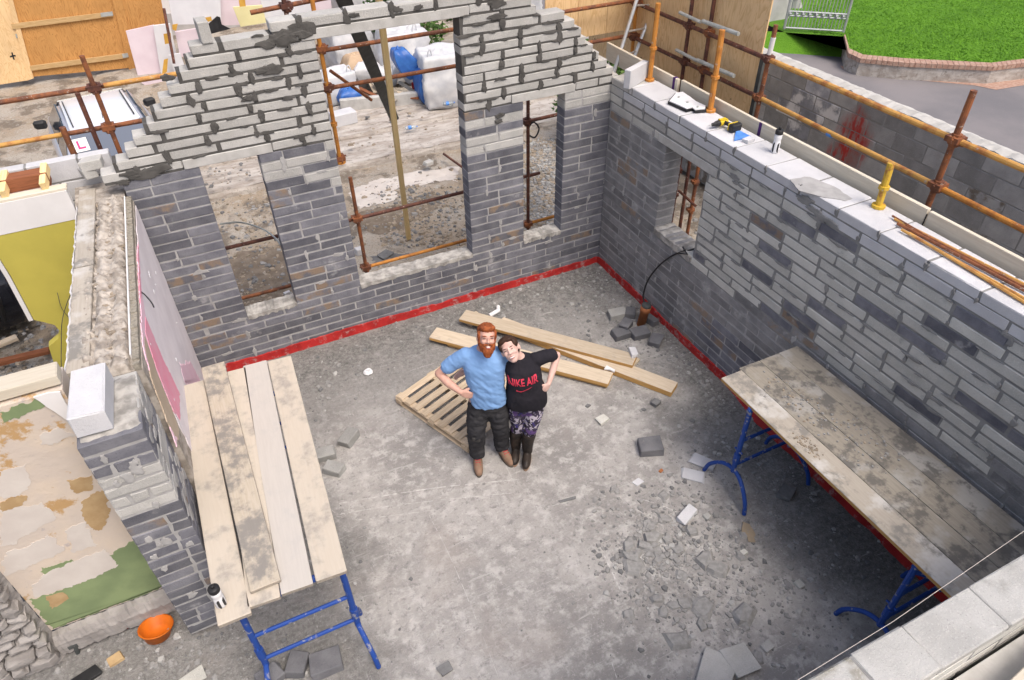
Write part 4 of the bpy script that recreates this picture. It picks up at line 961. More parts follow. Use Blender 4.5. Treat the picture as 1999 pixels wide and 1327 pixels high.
# ================================================================== TIMBER PROP, BLACK CHANNEL IN THE OPENING
A = onz(799, 468, GZ+.03); B = ony(741, 0, .33)
o = plank('timber_batten', A, A+(B-A)*1.1, .07, .045, 'yellow_batten', None, .003, (0, -1, 0)); tag(o, 'tall yellow timber batten leaning behind the tall opening', 'batten')
A = ony(772, 236, 4.6); B = ony(672, 0, .6); B2 = A+(B-A)*1.05
bm = NEW(); M_ = along(A, B2, (0, -1, 0)); Lc = (B2-A).length
for lo, hi in (((-Lc/2, -.075, -.004), (Lc/2, .075, .004)), ((-Lc/2, -.079, -.03), (Lc/2, -.071, .004)), ((-Lc/2, .071, -.03), (Lc/2, .079, .004))): box(bm, lo, hi)
o = part('roof_gutter', bm, 'grey_plastic', None, M_); tag(o, 'dark grey length of gutter channel leaning across the tall opening', 'channel')
# ================================================================== THINGS IN THE ROOM
def plank2(name, a, b, W, T, mat, side, parent=None, c=.004):
    a, b = Vector(a), Vector(b); M = along(a, b); M.translation -= Vector((0, 0, T/2)); bm = NEW(); chamfer(bm, (b-a).length, W, T, c, .4)
    bm.normal_update(); bmesh.ops.recalc_face_normals(bm, faces=bm.faces[:])
    for f in bm.faces:
        if abs(f.normal.z) < .5: f.material_index = 1
    return part(name, bm, [mat, side], parent, M)
def trestle(x0, x1, y, zt, lab, ya=0.0, feet=.31):
    r = thing('trestle', lab, 'trestle', ((x0+x1)/2, y, 0), 'blue trestles under the plank tables')
    bm = NEW(); tube(bm, (x0-.03, y, zt-.02), (x1+.03, y, zt-.02), .022, 8); part('top_bar', bm, 'blue', r)
    bm = NEW(); tube(bm, (x0+.12, y, zt-.02), (x1-.12, y, zt-.02), .029, 8); part('sleeve', bm, 'blue', r)
    for i, x in enumerate((x0, x1)):
        bm = NEW(); tube(bm, (x, y, .30), (x, y, zt+.01), .025, 8); part('upright', bm, 'blue', r)
        bm = NEW(); tube(bm, (x, y, .44), (x, y, .56), .033, 8); part('collar', bm, 'blue', r)
        s = 1 if i else -1
        bm = NEW(); pipe(bm, curve_pts([(x+s*.05, y-feet, .012), (x+s*.04, y-feet*.86, .15), (x+s*.015, y-feet*.45, .29), (x, y, .33), (x+s*.015, y+feet*.45, .29), (x+s*.04, y+feet*.86, .15), (x+s*.05, y+feet, .012)], 5), .021, 8); part('foot', bm, 'blue', r)
    for z in (.40, .74): bm = NEW(); tube(bm, (x0, y, z), (x1, y, z+.0), .017, 8); part('cross_bar', bm, 'blue', r)
    bm = NEW(); tube(bm, (x0, y-.05, .60), (x0, y+.05, .60), .011, 6); part('pin', bm, 'blue', r)
    return r
trestle(-1.0, -.28, -4.15, 1.172, 'blue trestle with curved feet under the far end of the right plank table')
trestle(-.98, -.28, -5.93, 1.172, 'blue trestle under the near end of the plank table by the side wall')
trestle(-5.50, -4.76, -4.05, 1.152, 'blue trestle under the near end of the plank table by the old wall', 0, .26)
trestle(-5.30, -4.72, -1.95, 1.152, 'blue trestle hidden under the far end of the plank table by the old wall', 0, .26)
# planks by the side wall
pg = 'planks on the table by the side wall'
for i, (x, w_, y0, mt, lab) in enumerate(((-.888, .238, -3.735, 'plank_splash', 'splashed plank on the room side edge of the table by the side wall'), (-.645, .236, -3.70, 'plank_mortar', 'mortar covered plank, second from the room side on the right table'), (-.403, .236, -3.705, 'plank_mortar', 'mortar covered plank, second from the wall on the right table'), (-.162, .236, -3.70, 'plank_mortar', 'mortar stained plank lying tight against the side wall'))):
    o = plank2('scaffold_plank', (x, y0, 1.21-.002*(i%2)), (x+.004*(i-1), -6.30, 1.21), .2415, .040, mt, 'plank_mortar' if i else 'board_edge'); tag(o, lab, 'plank', pg)
bm = NEW()
for _ in range(170):
    t = random.random(); x = random.gauss(-.60, .10); y = random.gauss(-4.35, .28)
    if random.random() < .45: x, y = random.gauss(-.45, .10), random.gauss(-4.9, .16)
    if -.98 < x < -.06 and y < -3.75: stone(bm, (x, y, 1.212), random.uniform(.004, .016), random.choice((0, 0, 0, 0, 0, 1)))
for _ in range(60): stone(bm, (random.gauss(-.90, .03), random.gauss(-4.72, .08), 1.212), random.uniform(.005, .014), 1)
o = part('mortar_crumbs', bm, ['stone', 'gravel_brown'], None, None, False, 'stuff'); tag(o, 'dry mortar crumbs scattered on the planks by the side wall', 'rubble')
# planks by the old wall
def pl(a, b, z): return onz(a[0], a[1], z), onz(b[0], b[1], z)
for i, (a, b, z, w_, mt, lab) in enumerate((((369, 749), (452, 1211), 1.19, .225, 'plank', 'clean plank nearest the old wall with the bottle on it'), ((456, 722), (515, 1175), 1.19, .225, 'plank', 'plank mostly hidden under the dirty loose plank'), ((497, 708), (580, 1149), 1.19, .225, 'plank_white', 'whitened plank, second from the open side of the left table'), ((545, 699), (647, 1124), 1.19, .225, 'plank', 'plank on the open side of the left table'), ((415, 711), (518, 1143), 1.231, .215, 'plank_dirty', 'grey smudged plank lying loose on top of the others'))):
    A, B = pl(a, b, z)
    if i == 0: A.x += .02; B.x += .02
    o = plank2('scaffold_plank', A, B, w_, .038, mt, 'plank_end'); tag(o, lab, 'plank', 'planks on the table by the old wall')
# bottles
def bottle(p, lab, h=.235, r=.037):
    t = thing('drink_bottle', lab, 'bottle', p); p = Vector(p)
    bm = NEW(); lathe(bm, [(r*.9, 0), (r, .012), (r, h*.42), (r*.9, h*.47), (r*.9, h*.53), (r, h*.58), (r, h*.72), (r*.86, h*.76)], 18, Matrix.Translation(p)); part('body', bm, 'white_plastic', t, None, True)
    bm = NEW(); lathe(bm, [(r*1.04, h*.76), (r*1.06, h*.80), (r*1.06, h*.90), (r*.9, h*.93)], 18, Matrix.Translation(p)); part('cap', bm, 'black', t, None, True)
    bm = NEW(); lathe(bm, [(r*.32, h*.93), (r*.36, h*.96), (r*.36, h*1.02), (r*.25, h*1.04)], 12, Matrix.Translation(p)); part('spout', bm, 'black', t, None, True)
    for a0 in (-1.0, .3, 1.6, 2.9, 4.2):
        bm = NEW(); R = [[bm.verts.new(p+Vector((cos(a)*r*1.015, sin(a)*r*1.015, z+dz*(1 if k_ else 0)))) for k_, a in enumerate((a0, a0+.28, a0+.55))] for z, dz in ((h*.12, -.02), (h*.36, .02))]
        for k_ in range(2): bm.faces.new((R[0][k_], R[0][k_+1], R[1][k_+1], R[1][k_]))
        part('mark', bm, 'black', t)
    return t
bottle(onz(433, 1180, 1.19), 'white bottle with black cap standing on the plank by the old wall')
bottle(onz(1512, 297, 2.697), 'white bottle with black cap standing on the white side wall top', .25, .036)
# pallet
zt = .125
A, B, Cc = onz(771, 770, zt), onz(905, 881, zt), onz(899, 681, zt)
ux = (Cc-A).normalized(); uy = (B-A); uy = (uy-ux*uy.dot(ux)); wid = uy.length; uy.normalize(); ln = (Cc-A).length
pt = thing('pallet', 'wooden pallet lying on the floor behind the couple', 'pallet', (A+B+Cc)/3*1.0-Vector((0, 0, zt)))
for i in range(9):
    c = A+uy*(wid*(i+.42)/9*1.0+.02); plank('slat', c, c+ux*ln, wid/9*.66, .018, 'pallet', pt)
for t in (.04, .5, .96):
    c = A+ux*(ln*t); plank('bearer', c-Vector((0, 0, .0185)), c+uy*wid*.985-Vector((0, 0, .0185)), .09, .018, 'pallet', pt)
    for s in (.05, .5, .94):
        q = c+uy*wid*s; bm = NEW(); chamfer(bm, .11, .095, .068, .003, .4); part('block', bm, 'pallet', pt, along(q-ux*.05, q+ux*.05) @ Matrix.Translation((0, 0, -.0715)))
    plank('skid', c-Vector((0, 0, .1065)), c+uy*wid*.985-Vector((0, 0, .1065)), .09, .016, 'pallet', pt)
# timbers on the floor
tg = 'planks lying on the floor behind the couple'
for (a, b, z, w_, T, lab) in (((903, 613), (1240, 702), .132, .215, .05, 'long floor plank, uppermost of the crossed pile behind the couple'), ((975, 626), (1317, 756), .082, .20, .075, 'floor plank under the long one, reaching furthest right'), ((845, 648), (1192, 738), .105, .215, .048, 'upper one of the two stacked floor planks directly behind the couple'), ((880, 660), (1190, 740), .055, .215, .050, 'lower one of the two stacked floor planks directly behind the couple')):
    A, B = onz(a[0], a[1], z), onz(b[0], b[1], z); o = plank2('floor_plank', A, B, w_, T, 'floor_plank', 'board_edge'); tag(o, lab, 'plank', tg)
A, B = onz(905, 618, .08), onz(990, 640, .08); 
for t in (.0, .55):
    q = onz(925+t*560, 622+t*150, .04); bm = NEW(); chunk(bm, .22, .12, .08 if t == 0 else .04); o = part('timber_packer', bm, 'floor_plank', None, Mxy((q.x, q.y, 0), .4)); tag(o, 'short packer under the '+('left' if t == 0 else 'right')+' end of the crossed planks', 'packer')
q = onz(1236, 690, .135); bm = NEW(); chunk(bm, .085, .15, .05); o = part('block_scrap', bm, 'pale_block', None, Mxy((q.x, q.y, .132), -.3)); tag(o, 'pale scrap standing on the right end of the long floor plank', 'scrap')
q = onz(1189, 722, .11); bm = NEW(); prism(bm, [(q.x-.05, q.y+.03, .108), (q.x+.01, q.y+.07, .108), (q.x+.055, q.y-.04, .108), (q.x+.03, q.y-.07, .108), (q.x+.005, q.y-.01, .108)], (0, 0, .018)); o = part('plastic_strap', bm, 'white_plastic'); tag(o, 'torn white strap on the end of the stacked floor planks', 'strap')
q = onz(967, 613, .0); bm = NEW(); tube(bm, (q.x-.10, q.y-.03, .03), (q.x+.06, q.y+.02, .03), .028, 10); tube(bm, (q.x+.05, q.y+.01, .03), (q.x+.09, q.y+.10, .03), .026, 10); o = part('pipe_elbow', bm, 'white_plastic'); tag(o, 'white plastic pipe elbow lying behind the floor planks', 'pipe'); o['kind'] = 'thing'
q = onz(719, 728, .0); bm = NEW(); lathe(bm, [(.022, .0), (.045, .004), (.062, .014), (.044, .034), (.028, .038), (.021, .02), (.020, .004)], 14, Mxy((q.x, q.y, 0)))
for v in bm.verts: v.co += Vector((random.uniform(-.009, .009), random.uniform(-.009, .009), random.uniform(0, .01)))
o = part('crumpled_cup', bm, 'white_plastic'); tag(o, 'crumpled white paper cup on the floor left of the pallet', 'cup')
# broken blocks and scraps lying about
def piece(px, py, L, W, T, rz, mat, lab, cat='block', rx=0.0, z=0.0, grp=None, name='broken_block'):
    q = onz(px, py, z+T*.4); bm = NEW(); chunk(bm, L, W, T); o = part(name, bm, mat, None, Mxy((q.x, q.y, z-.004), rz, rx)); return tag(o, lab, cat, grp)
piece(680, 855, .22, .15, .10, .75, 'loose_grey', 'grey half block furthest back of the three beside the left table')
piece(637, 886, .21, .15, .09, -.15, 'loose_grey', 'grey half block touching the left table edge, middle of three')
piece(653, 915, .20, .14, .09, -.75, 'loose_grey', 'grey half block nearest the camera of the three beside the left table')
piece(581, 1297, .20, .15, .10, 1.05, 'loose_dark', 'dark half block stood at an angle by the blue trestle foot')
piece(637, 1293, .25, .20, .09, -.05, 'loose_dark', 'wide dark half block at the bottom edge beside the trestle')
piece(527, 1322, .20, .16, .09, .3, 'loose_dark', 'dark block piece cut by the bottom edge below the left table')
piece(1268, 872, .24, .20, .10, -.35, 'loose_dark', 'single dark half block in the middle right of the floor')
piece(1371, 901, .24, .15, .025, -1.0, 'pale_block', 'upper of two white broken slabs by the trestle foot', 'slab', 0, 0, None, 'broken_slab')
piece(1354, 927, .22, .14, .025, -.8, 'pale_block', 'lower of two white broken slabs by the trestle foot', 'slab', 0, 0, None, 'broken_slab')
piece(1246, 941, .09, .07, .02, .2, 'pale_block', 'small white slab scrap alone on the floor', 'slab', 0, 0, None, 'broken_slab')
piece(1340, 1006, .22, .11, .06, .35, 'pale_block', 'pale brick sized block beside the rubble patch')
piece(1444, 1290, .24, .24, .06, -.05, 'light_block', 'pale square slab with spots near the bottom edge', 'slab', 0, 0, None, 'broken_slab')
piece(1398, 1315, .34, .26, .06, .65, 'light_block', 'pale slab cut off by the bottom edge', 'slab', 0, 0, None, 'broken_slab')
piece(1176, 818, .14, .10, .04, .2, 'warm_block', 'flat grey stone right of the woman', 'stone', 0, 0, None, 'stone')
piece(1535, 962, .17, .13, .06, .4, 'dark_stone', 'dark lump of rubble under the right table', 'stone', 0, 0, None, 'stone')
piece(1280, 786, .10, .08, .06, .4, 'dark_stone', 'small dark lump between the planks and the dark block', 'stone', 0, 0, None, 'stone')
piece(1108, 975, .16, .03, .015, -.15, 'dark_stone', 'dark splinter of slate on the bare floor', 'splinter', 0, 0, None, 'slate_splinter')
piece(1290, 919, .045, .03, .02, .3, 'clay', 'tiny orange brick chip, upper of two', 'chip', 0, 0, None, 'brick_chip')
piece(1297, 967, .05, .035, .02, -.2, 'clay', 'tiny orange brick chip, lower of two', 'chip', 0, 0, None, 'brick_chip')
piece(1380, 1008, .06, .06, .03, .2, 'light_block', 'small pale lump right of the pale brick', 'stone', 0, 0, None, 'stone')
piece(870, 1305, .10, .08, .03, .1, 'dark_stone', 'lone stone at the bottom of the bare floor', 'stone', 0, 0, None, 'stone')
piece(1497, 1262, .09, .07, .03, .1, 'light_block', 'pale stone beside a dark stain at the bottom right', 'stone', 0, 0, None, 'stone')
piece(1560, 1140, .07, .07, .03, .1, 'warm_block', 'grey stone in front of the near right trestle', 'stone', 0, 0, None, 'stone')
piece(1452, 1078, .06, .05, .03, .1, 'warm_block', 'grey stone left of the near right trestle', 'stone', 0, 0, None, 'stone')
# around the drain pipe
piece(1205, 612, .26, .17, .09, -.15, 'loose_grey', 'grey half block left of the drain pipe, furthest from the wall')
piece(1210, 652, .22, .16, .09, -.05, 'loose_dark', 'dark block piece lowest left in the heap at the drain pipe')
piece(1222, 634, .17, .13, .10, .5, 'loose_dark', 'dark block piece resting on the heap at the drain pipe', z=.05)
piece(1248, 650, .24, .18, .10, -.12, 'loose_dark', 'dark block in front of the orange drain pipe')
piece(1281, 665, .20, .15, .09, .7, 'loose_dark', 'dark block piece on the right of the heap at the drain pipe')
piece(1230, 612, .16, .14, .10, .9, 'loose_dark', 'dark block wedged behind the left side of the drain pipe')
piece(1272, 626, .10, .16, .10, .2, 'loose_dark', 'dark block between the drain pipe and the wall')
q = onz(1251, 634, .0)
dp = thing('drain_pipe', 'orange clay drain pipe stub rising from the floor by the side wall', 'pipe', q)
bm = NEW(); lathe(bm, [(.055, 0), (.055, .22), (.066, .225), (.066, .30), (.056, .30), (.050, .24), (.0, .24)], 18, Mxy((q.x, q.y, 0), 0, .05, .12)); part('pipe', bm, 'clay', dp, None, True)
bm = NEW(); lathe(bm, [(.06, .28), (.062, .33), (.045, .34), (.0, .335)], 14, Mxy((q.x, q.y, 0), 0, .05, .12)); part('bung', bm, 'grey_plastic', dp, None, True)
t0 = Vector((q.x+.03, q.y+.01, .30))
bm = NEW(); pipe(bm, curve_pts([t0, onx(1256, 575, -.10), onx(1266, 545, -.08), onx(1290, 515, -.04), onx(1318, 496, -.015), onx(1340, 490, .03), Vector((.14, -1.85, 1.235)), Vector((.3, -1.86, 1.2)), Vector((.5, -1.9, .6))], 8), .011, 6); o = part('cable', bm, 'black'); tag(o, 'black cable looping from the drain pipe over the window sill', 'cable')
bm = NEW(); pipe(bm, [onx(1338, 488, -.01), onx(1322, 494, -.02), onx(1342, 496, -.02), onx(1333, 482, .02)], .010, 5); o = part('cable_loop', bm, 'black'); tag(o, 'short black loop of cable at the window sill end', 'cable')
# orange bucket
q = onz(310, 1243, .0); bk = thing('bucket', 'orange plastic half bucket on the grit below the old plaster wall', 'bucket', q)
bm = NEW(); lathe(bm, [(.0, .012), (.095, .012), (.128, .105), (.140, .108), (.140, .100), (.132, .098), (.100, .0), (.0, .0)], 22, Mxy((q.x, q.y, .02), 0, -.25, .15)); part('tub', bm, 'bucket', bk, None, True)
q = onz(147, 1268, .06); bm = NEW(); tube(bm, (q.x, q.y, .0), (q.x+.02, q.y, .13), .018, 8); box(bm, (q.x-.03, q.y-.012, .10), (q.x+.04, q.y+.012, .14)); o = part('valve', bm, 'grey_plastic'); tag(o, 'small dark tap fitting at the foot of the old plaster wall', 'tap')
q = onz(225, 1290, .0); piece(225, 1287, .12, .09, .04, .3, 'ochre_patch', 'brown clod on the grit left of the bucket', 'clod', 0, 0, None, 'clod')
piece(170, 1322, .20, .10, .05, .3, 'black', 'black rag of plastic at the bottom left', 'scrap', 0, 0, None, 'plastic_scrap')
piece(375, 1325, .18, .12, .03, .2, 'warm_block', 'pale flat stone at the bottom edge below the bucket', 'stone', 0, 0, None, 'stone')
q = onz(1460, 1040, .0); bm = NEW(); o2 = rag([(q.x+.05*cos(a)+.03*sin(a), q.y+.11*sin(a)) for a in [i*.5 for i in range(12)]], .025, .014); prism(bm, [(x, y, .011) for x, y in o2], (0, 0, .004)); o = part('sand_spill', bm, 'brown_sand', None, None, False, 'stuff'); tag(o, 'spill of brown sand by the right trestle foot', 'sand')
# ---- loose stone and grit on the floor
HEAP = [((1290, 1040), .42, 330), ((1260, 1075), .20, 190), ((1360, 1060), .32, 190), ((1350, 1180), .38, 200), ((1420, 1120), .6, 130), ((1150, 560), .55, 260), ((1230, 590), .35, 180), ((1320, 700), .35, 170), ((1400, 830), .4, 190), ((1480, 900), .4, 150), ((1180, 640), .45, 130), ((1550, 1080), .5, 130), ((400, 1290), .5, 240), ((610, 760), .35, 90), ((1000, 590), .5, 110), ((800, 640), .6, 90), ((300, 1310), .4, 200), ((1600, 1200), .5, 90)]
bm = NEW()
def on_floor(x, y): return -8.3 < x < -.03 and -6.5 < y < -.03
for (c, sg, n) in HEAP:
    q = onz(c[0], c[1], 0)
    for _ in range(int(n*1.5)):
        x, y = random.gauss(q.x, sg), random.gauss(q.y, sg)
        if on_floor(x, y): stone(bm, (x, y, floor_h(x, y)+.002), min(.035, random.expovariate(1/.009)+.005), random.choice((0, 0, 0, 0, 1, 2)), .5)
for _ in range(2600):
    x, y = random.uniform(-7.2, -.05), random.uniform(-6.4, -.05)
    if random.random() < .5: y = -abs(random.gauss(0, .6))-.02 if random.random() < .5 else y; x = -abs(random.gauss(0, .7))-.02 if random.random() < .4 else x
    if -4.4 < x < -1.6 and -6.2 < y < -1.5 and random.random() < .8: continue
    if on_floor(x, y): stone(bm, (x, y, floor_h(x, y)+.001), min(.025, random.expovariate(1/.005)+.003), random.choice((0, 0, 0, 2)), .5)
o = part('grit', bm, ['stone', 'stone_pale', 'dark_stone'], None, None, False, 'stuff'); tag(o, 'loose grit and stone chips strewn over the room floor', 'grit')
LUMP = []
for i in range(10):
    bm = NEW(); stone(bm, (0, 0, .25*.5), 1.0, 0, .5); LUMP.append(to_mesh(bm, 'stone', random.choice(('stone', 'stone', 'stone', 'stone_pale'))))
spots = [((1270, 1055), .26, 30), ((1310, 1110), .26, 16), ((1370, 1085), .2, 8), ((1340, 1190), .28, 12)]
for (c, sg, n) in spots:
    q = onz(c[0], c[1], 0)
    for _ in range(n):
        x, y = random.gauss(q.x, sg), random.gauss(q.y, sg); s = random.uniform(.032, .078) if random.random() < .85 else random.uniform(.09, .13)
        if not on_floor(x, y): continue
        o = link('stone', random.choice(LUMP), Mxy((x, y, 0), random.uniform(0, 6.3)) @ Matrix.Diagonal((s, s*random.uniform(.6, 1), s*random.uniform(.4, .8), 1)))
        tag(o, 'loose grey stone in the rubble patch on the right half of the floor', 'stone', 'loose stones in the rubble patch')
# pale scrapes and a screed ridge drawn across the floor
MT['scrape'] = mat_simple('pale_scrape', (.60, .585, .57), (.44, .43, .42), 26, .95, .4, 60, False)
bm = NEW()
for pts, wd_ in ((((655, 984), (760, 966), (870, 950), (1010, 936)), .014), (((660, 1004), (760, 988), (870, 975), (1000, 962)), .008), (((700, 1015), (850, 995)), .007), (((985, 905), (1005, 945)), .007), (((835, 1000), (880, 1090), (930, 1210), (975, 1327)), .006), (((1255, 975), (1300, 990), (1345, 1012)), .012), (((1180, 1085), (1210, 1150)), .02), (((1030, 960), (1060, 1010)), .006), (((1190, 1280), (1205, 1327)), .008)):
    cp = curve_pts([onz(a, b, 0) for a, b in pts], 14); prev = None
    for i_ in range(len(cp)-1):
        if random.random() < .25: prev = None; continue
        d = (cp[i_+1]-cp[i_]).normalized(); n_ = Vector((-d.y, d.x, 0)); w0 = wd_*random.uniform(.2, .8)
        q = [cp[i_]+n_*w0*.5, cp[i_]-n_*w0*.5, cp[i_+1]-n_*w0*.4, cp[i_+1]+n_*w0*.4]
        hexa(bm, [Vector((v.x, v.y, floor_h(v.x, v.y)-.004)) for v in q], [Vector((v.x, v.y, floor_h(v.x, v.y)+.0015)) for v in q])
o = part('floor_scrapes', bm, 'scrape', None, None, False, 'stuff'); tag(o, 'pale scraped lines across the dusty floor', 'scrapes')
# ---- things on the white wall top
q0, q1 = onz(1312, 196, 2.72), onz(1384, 214, 2.72)
ty = thing('plastic_tray', 'white and black tray lid lying on the white wall top', 'tray', (q0+q1)/2)
cz = 2.70; ol = [(1304, 198), (1318, 181), (1332, 179), (1347, 189), (1360, 199), (1380, 208), (1379, 214), (1358, 216), (1352, 211), (1340, 214), (1318, 204), (1309, 200)]
bm = NEW(); prism(bm, [onz(px, py, cz+.03) for px, py in ol], (0, 0, -.029)); part('underside', bm, 'black', ty)
cc = sum((onz(px, py, cz+.03) for px, py in ol), Vector())/len(ol)
bm = NEW(); prism(bm, [cc+(onz(px, py, cz+.0315)-cc)*.93 for px, py in ol], (0, 0, .010)); part('lid', bm, 'white_plastic', ty)
for px, py in ((1325, 190), (1342, 200), (1362, 209)): v = onz(px, py, cz+.042); bm = NEW(); tube(bm, v, v+Vector((0, 0, .012)), .014, 8); part('latch', bm, 'galv', ty)
q = onz(1409, 246, 2.70); a = onz(1390, 244, 2.70); dr = thing('cordless_drill', 'yellow and black cordless drill lying on the white wall top', 'drill', q)
ax = (onz(1418, 236, 2.75)-onz(1382, 245, 2.75)); ax.z = 0; ax.normalize(); sd_ = Vector((0, 0, 1)).cross(ax); bs = onz(1384, 245, 2.745)
bm = NEW(); tube(bm, bs, bs+ax*.05, .004, 6); part('bit', bm, 'galv', dr)
bm = NEW(); tube(bm, bs+ax*.04, bs+ax*.09, .017, 10, .024); part('chuck', bm, 'black', dr)
bm = NEW(); tube(bm, bs+ax*.09, bs+ax*.135, .028, 12, .032); part('collar', bm, 'black', dr)
bm = NEW(); tube(bm, bs+ax*.135, bs+ax*.235, .034, 12, .030); box(bm, bs+ax*.15+Vector((-.02, -.02, .02)), bs+ax*.2+Vector((.02, .02, .038))); part('body', bm, 'tool_yellow', dr)
h0 = bs+ax*.19-sd_*.02; h1 = h0-sd_*.11+ax*.02; bm = NEW(); tube(bm, h0, h1, .022, 8); part('handle', bm, 'black', dr)
bm = NEW(); M_ = along(h1-ax*.055, h1+ax*.055); M_.translation = h1-sd_*.03; chamfer(bm, .13, .065, .075, .008, .2); part('battery', bm, 'black', dr, M_)
bm = NEW(); chamfer(bm, .128, .02, .078, .006, .2); part('battery_trim', bm, 'tool_yellow', dr, Matrix.Translation(sd_*.036) @ M_)
tri = [onz(px, py, 2.70) for px, py in ((1433, 275), (1437, 253), (1458, 264), (1466, 268))]
bm = NEW(); prism(bm, tri, (0, 0, .012)); o = part('set_square', bm, 'tool_blue'); tag(o, 'blue triangular square on the white wall top beside the drill', 'square')
piece(1461, 273, .10, .07, .035, .2, 'pale_block', 'white crumb of block beside the blue square', 'block piece', z=2.70)
# rusty bars lying along the wall top
rb = 'rusty bars along the side wall top'
for i, (a, b, r_) in enumerate((((1746, 427), (2010, 560), .011), ((1752, 436), (2010, 572), .013), ((1760, 448), (2010, 588), .011), ((1768, 440), (2010, 566), .010), ((1775, 455), (2010, 596), .012), ((1742, 421), (1800, 455), .009))):
    bm = NEW(); tube(bm, onz(a[0], a[1], 2.712+.004*(i % 3)), onz(b[0], b[1], 2.712+.006*(i % 2)), r_, 6); o = part('steel_bar', bm, 'rust' if i % 2 else 'ochre')
    tag(o, ['topmost rusty bar of the bundle on the white wall top', 'second rusty bar from the top of the wall top bundle', 'third rusty bar from the top of the wall top bundle', 'thin rusty bar in the middle of the wall top bundle', 'lowest rusty bar of the bundle nearest the room', 'short bent bar at the left end of the wall top bundle'][i], 'steel bar', rb)
# builder's line over the near wall
bm = NEW(); pipe(bm, [onz(1540, 1338, 2.72), onz(1745, 1212, 2.73), onz(2020, 1022, 2.74)], .0011, 5); o = part('string_line', bm, 'skim_patch'); tag(o, 'builder string stretched along the near wall edge', 'string')
o = plank('scaffold_board', onz(1850, 1400, 2.55)+Vector((-.3, -.2, 0)), onz(2060, 1242, 2.55)+Vector((.3, -.08, 0)), .225, .038, 'toe_board'); tag(o, 'cream scaffold board in the bottom right corner outside the near wall', 'scaffold board')
# ================================================================== THE YARD BEHIND THE GABLE
for i, (y0, y1, z) in enumerate(((5.02, 6.12, -.10), (6.12, 6.72, -.03), (6.72, 7.55, .03))):
    bm = NEW(); grid(bm, -7.2, 3.0, y0, y1, 90, 12, lambda x, y, z=z: z+abs(fbm(x, y, 1.5, i))*.035)
    structure('old_step', bm, 'old_steps', True)
    bm = NEW(); n = 60; R = []
    for q in range(n+1):
        x = -7.2+10.2*q/n; yy = y0+fbm(x, 0, 2.2, i)*.05; R.append((bm.verts.new((x, yy+.004, z+abs(fbm(x, y0, 1.5, i))*.035)), bm.verts.new((x, yy-.03, z-.05+random.uniform(-.02, .02))), bm.verts.new((x, yy-.05, -.32))))
    for A, B in zip(R, R[1:]):
        for j in range(2): bm.faces.new((A[j], B[j], B[j+1], A[j+1]))
    structure('old_step_edge', bm, 'old_steps')
yd = thing('low_wall', 'low concrete kerb wall in front of the white bulk bags', 'wall', (-1, 7.3, 0))
A, B = onz(672, 216, .05), onz(905, 191, .05)
for t0, t1 in ((-.02, .36), (.363, 1.02)):
    a, b = A+(B-A)*t0, A+(B-A)*t1; M_ = along(a, b); M_.translation += Vector((0, .06, .08)); bm = NEW(); chamfer(bm, (b-a).length, .13, .28, .01, .5); part('kerb', bm, 'concrete', yd, M_)
q = onz(676, 240, .02); bm = NEW(); chamfer(bm, .50, .30, .24, .008, .5); o = part('concrete_block', bm, 'pale_block', None, Mxy((q.x-.02, q.y+.12, .10), .12)); tag(o, 'large grey block on the steps behind the rusty scaffold pole', 'block')
# spilt lime, dark patches, stones, bars
def patch(pxs, z, mat, lab, cat, name='spill', t=.012):
    """thin skin following the lumpy ground"""
    q = [onz(px, py, z) for px, py in pxs]; P2 = [(v.x, v.y) for v in q]; x0, x1 = min(p_[0] for p_ in P2), max(p_[0] for p_ in P2); y0, y1 = min(p_[1] for p_ in P2), max(p_[1] for p_ in P2)
    bm = NEW(); n = 90; V_ = {}
    def vert(i, j):
        if (i, j) not in V_:
            x, y = x0+(x1-x0)*i/n, y0+(y1-y0)*j/n; V_[(i, j)] = bm.verts.new((x, y, dirt_h(x, y)+t*.5+.006*mnoise.noise(Vector((x*9, y*9, 0)))))
        return V_[(i, j)]
    for i in range(n):
        for j in range(n):
            x, y = x0+(x1-x0)*(i+.5)/n, y0+(y1-y0)*(j+.5)/n
            if inside(x+.10*mnoise.noise(Vector((x*4, y*4, 1)))+.05*mnoise.noise(Vector((x*13, y*13, 4))), y+.10*mnoise.noise(Vector((x*4, y*4, 7)))+.05*mnoise.noise(Vector((x*13, y*13, 9))), P2): bm.faces.new((vert(i, j), vert(i+1, j), vert(i+1, j+1), vert(i, j+1)))
    o = part(name, bm, mat, None, None, True, 'stuff'); return tag(o, lab, cat)
def inside(x, y, P):
    c = False
    for (x0, y0), (x1, y1) in zip(P, P[1:]+P[:1]):
        if (y0 > y) != (y1 > y) and x < (x1-x0)*(y-y0)/(y1-y0)+x0: c = not c
    return c
patch([(688, 360), (740, 345), (800, 330), (895, 318), (890, 345), (840, 350), (800, 358), (775, 362), (770, 390), (700, 405), (688, 385)], -.155, 'skim_patch', 'pale spill of lime on the dirt seen through the tall opening', 'spill')
patch([(700, 420), (745, 405), (800, 392), (840, 372), (870, 380), (850, 410), (800, 440), (740, 460), (705, 450)], -.2, 'wet_dirt', 'damp brown earth seen through the tall opening', 'earth')
patch([(420, 520), (470, 490), (550, 478), (575, 520), (570, 580), (480, 600)], -.2, 'wet_dirt', 'damp dark earth behind the left window', 'earth')
patch([(720, 500), (760, 488), (800, 490), (770, 505), (735, 512)], -.17, 'dark_stone', 'dark wet patch behind the sill of the tall opening', 'spill')
bm = NEW()
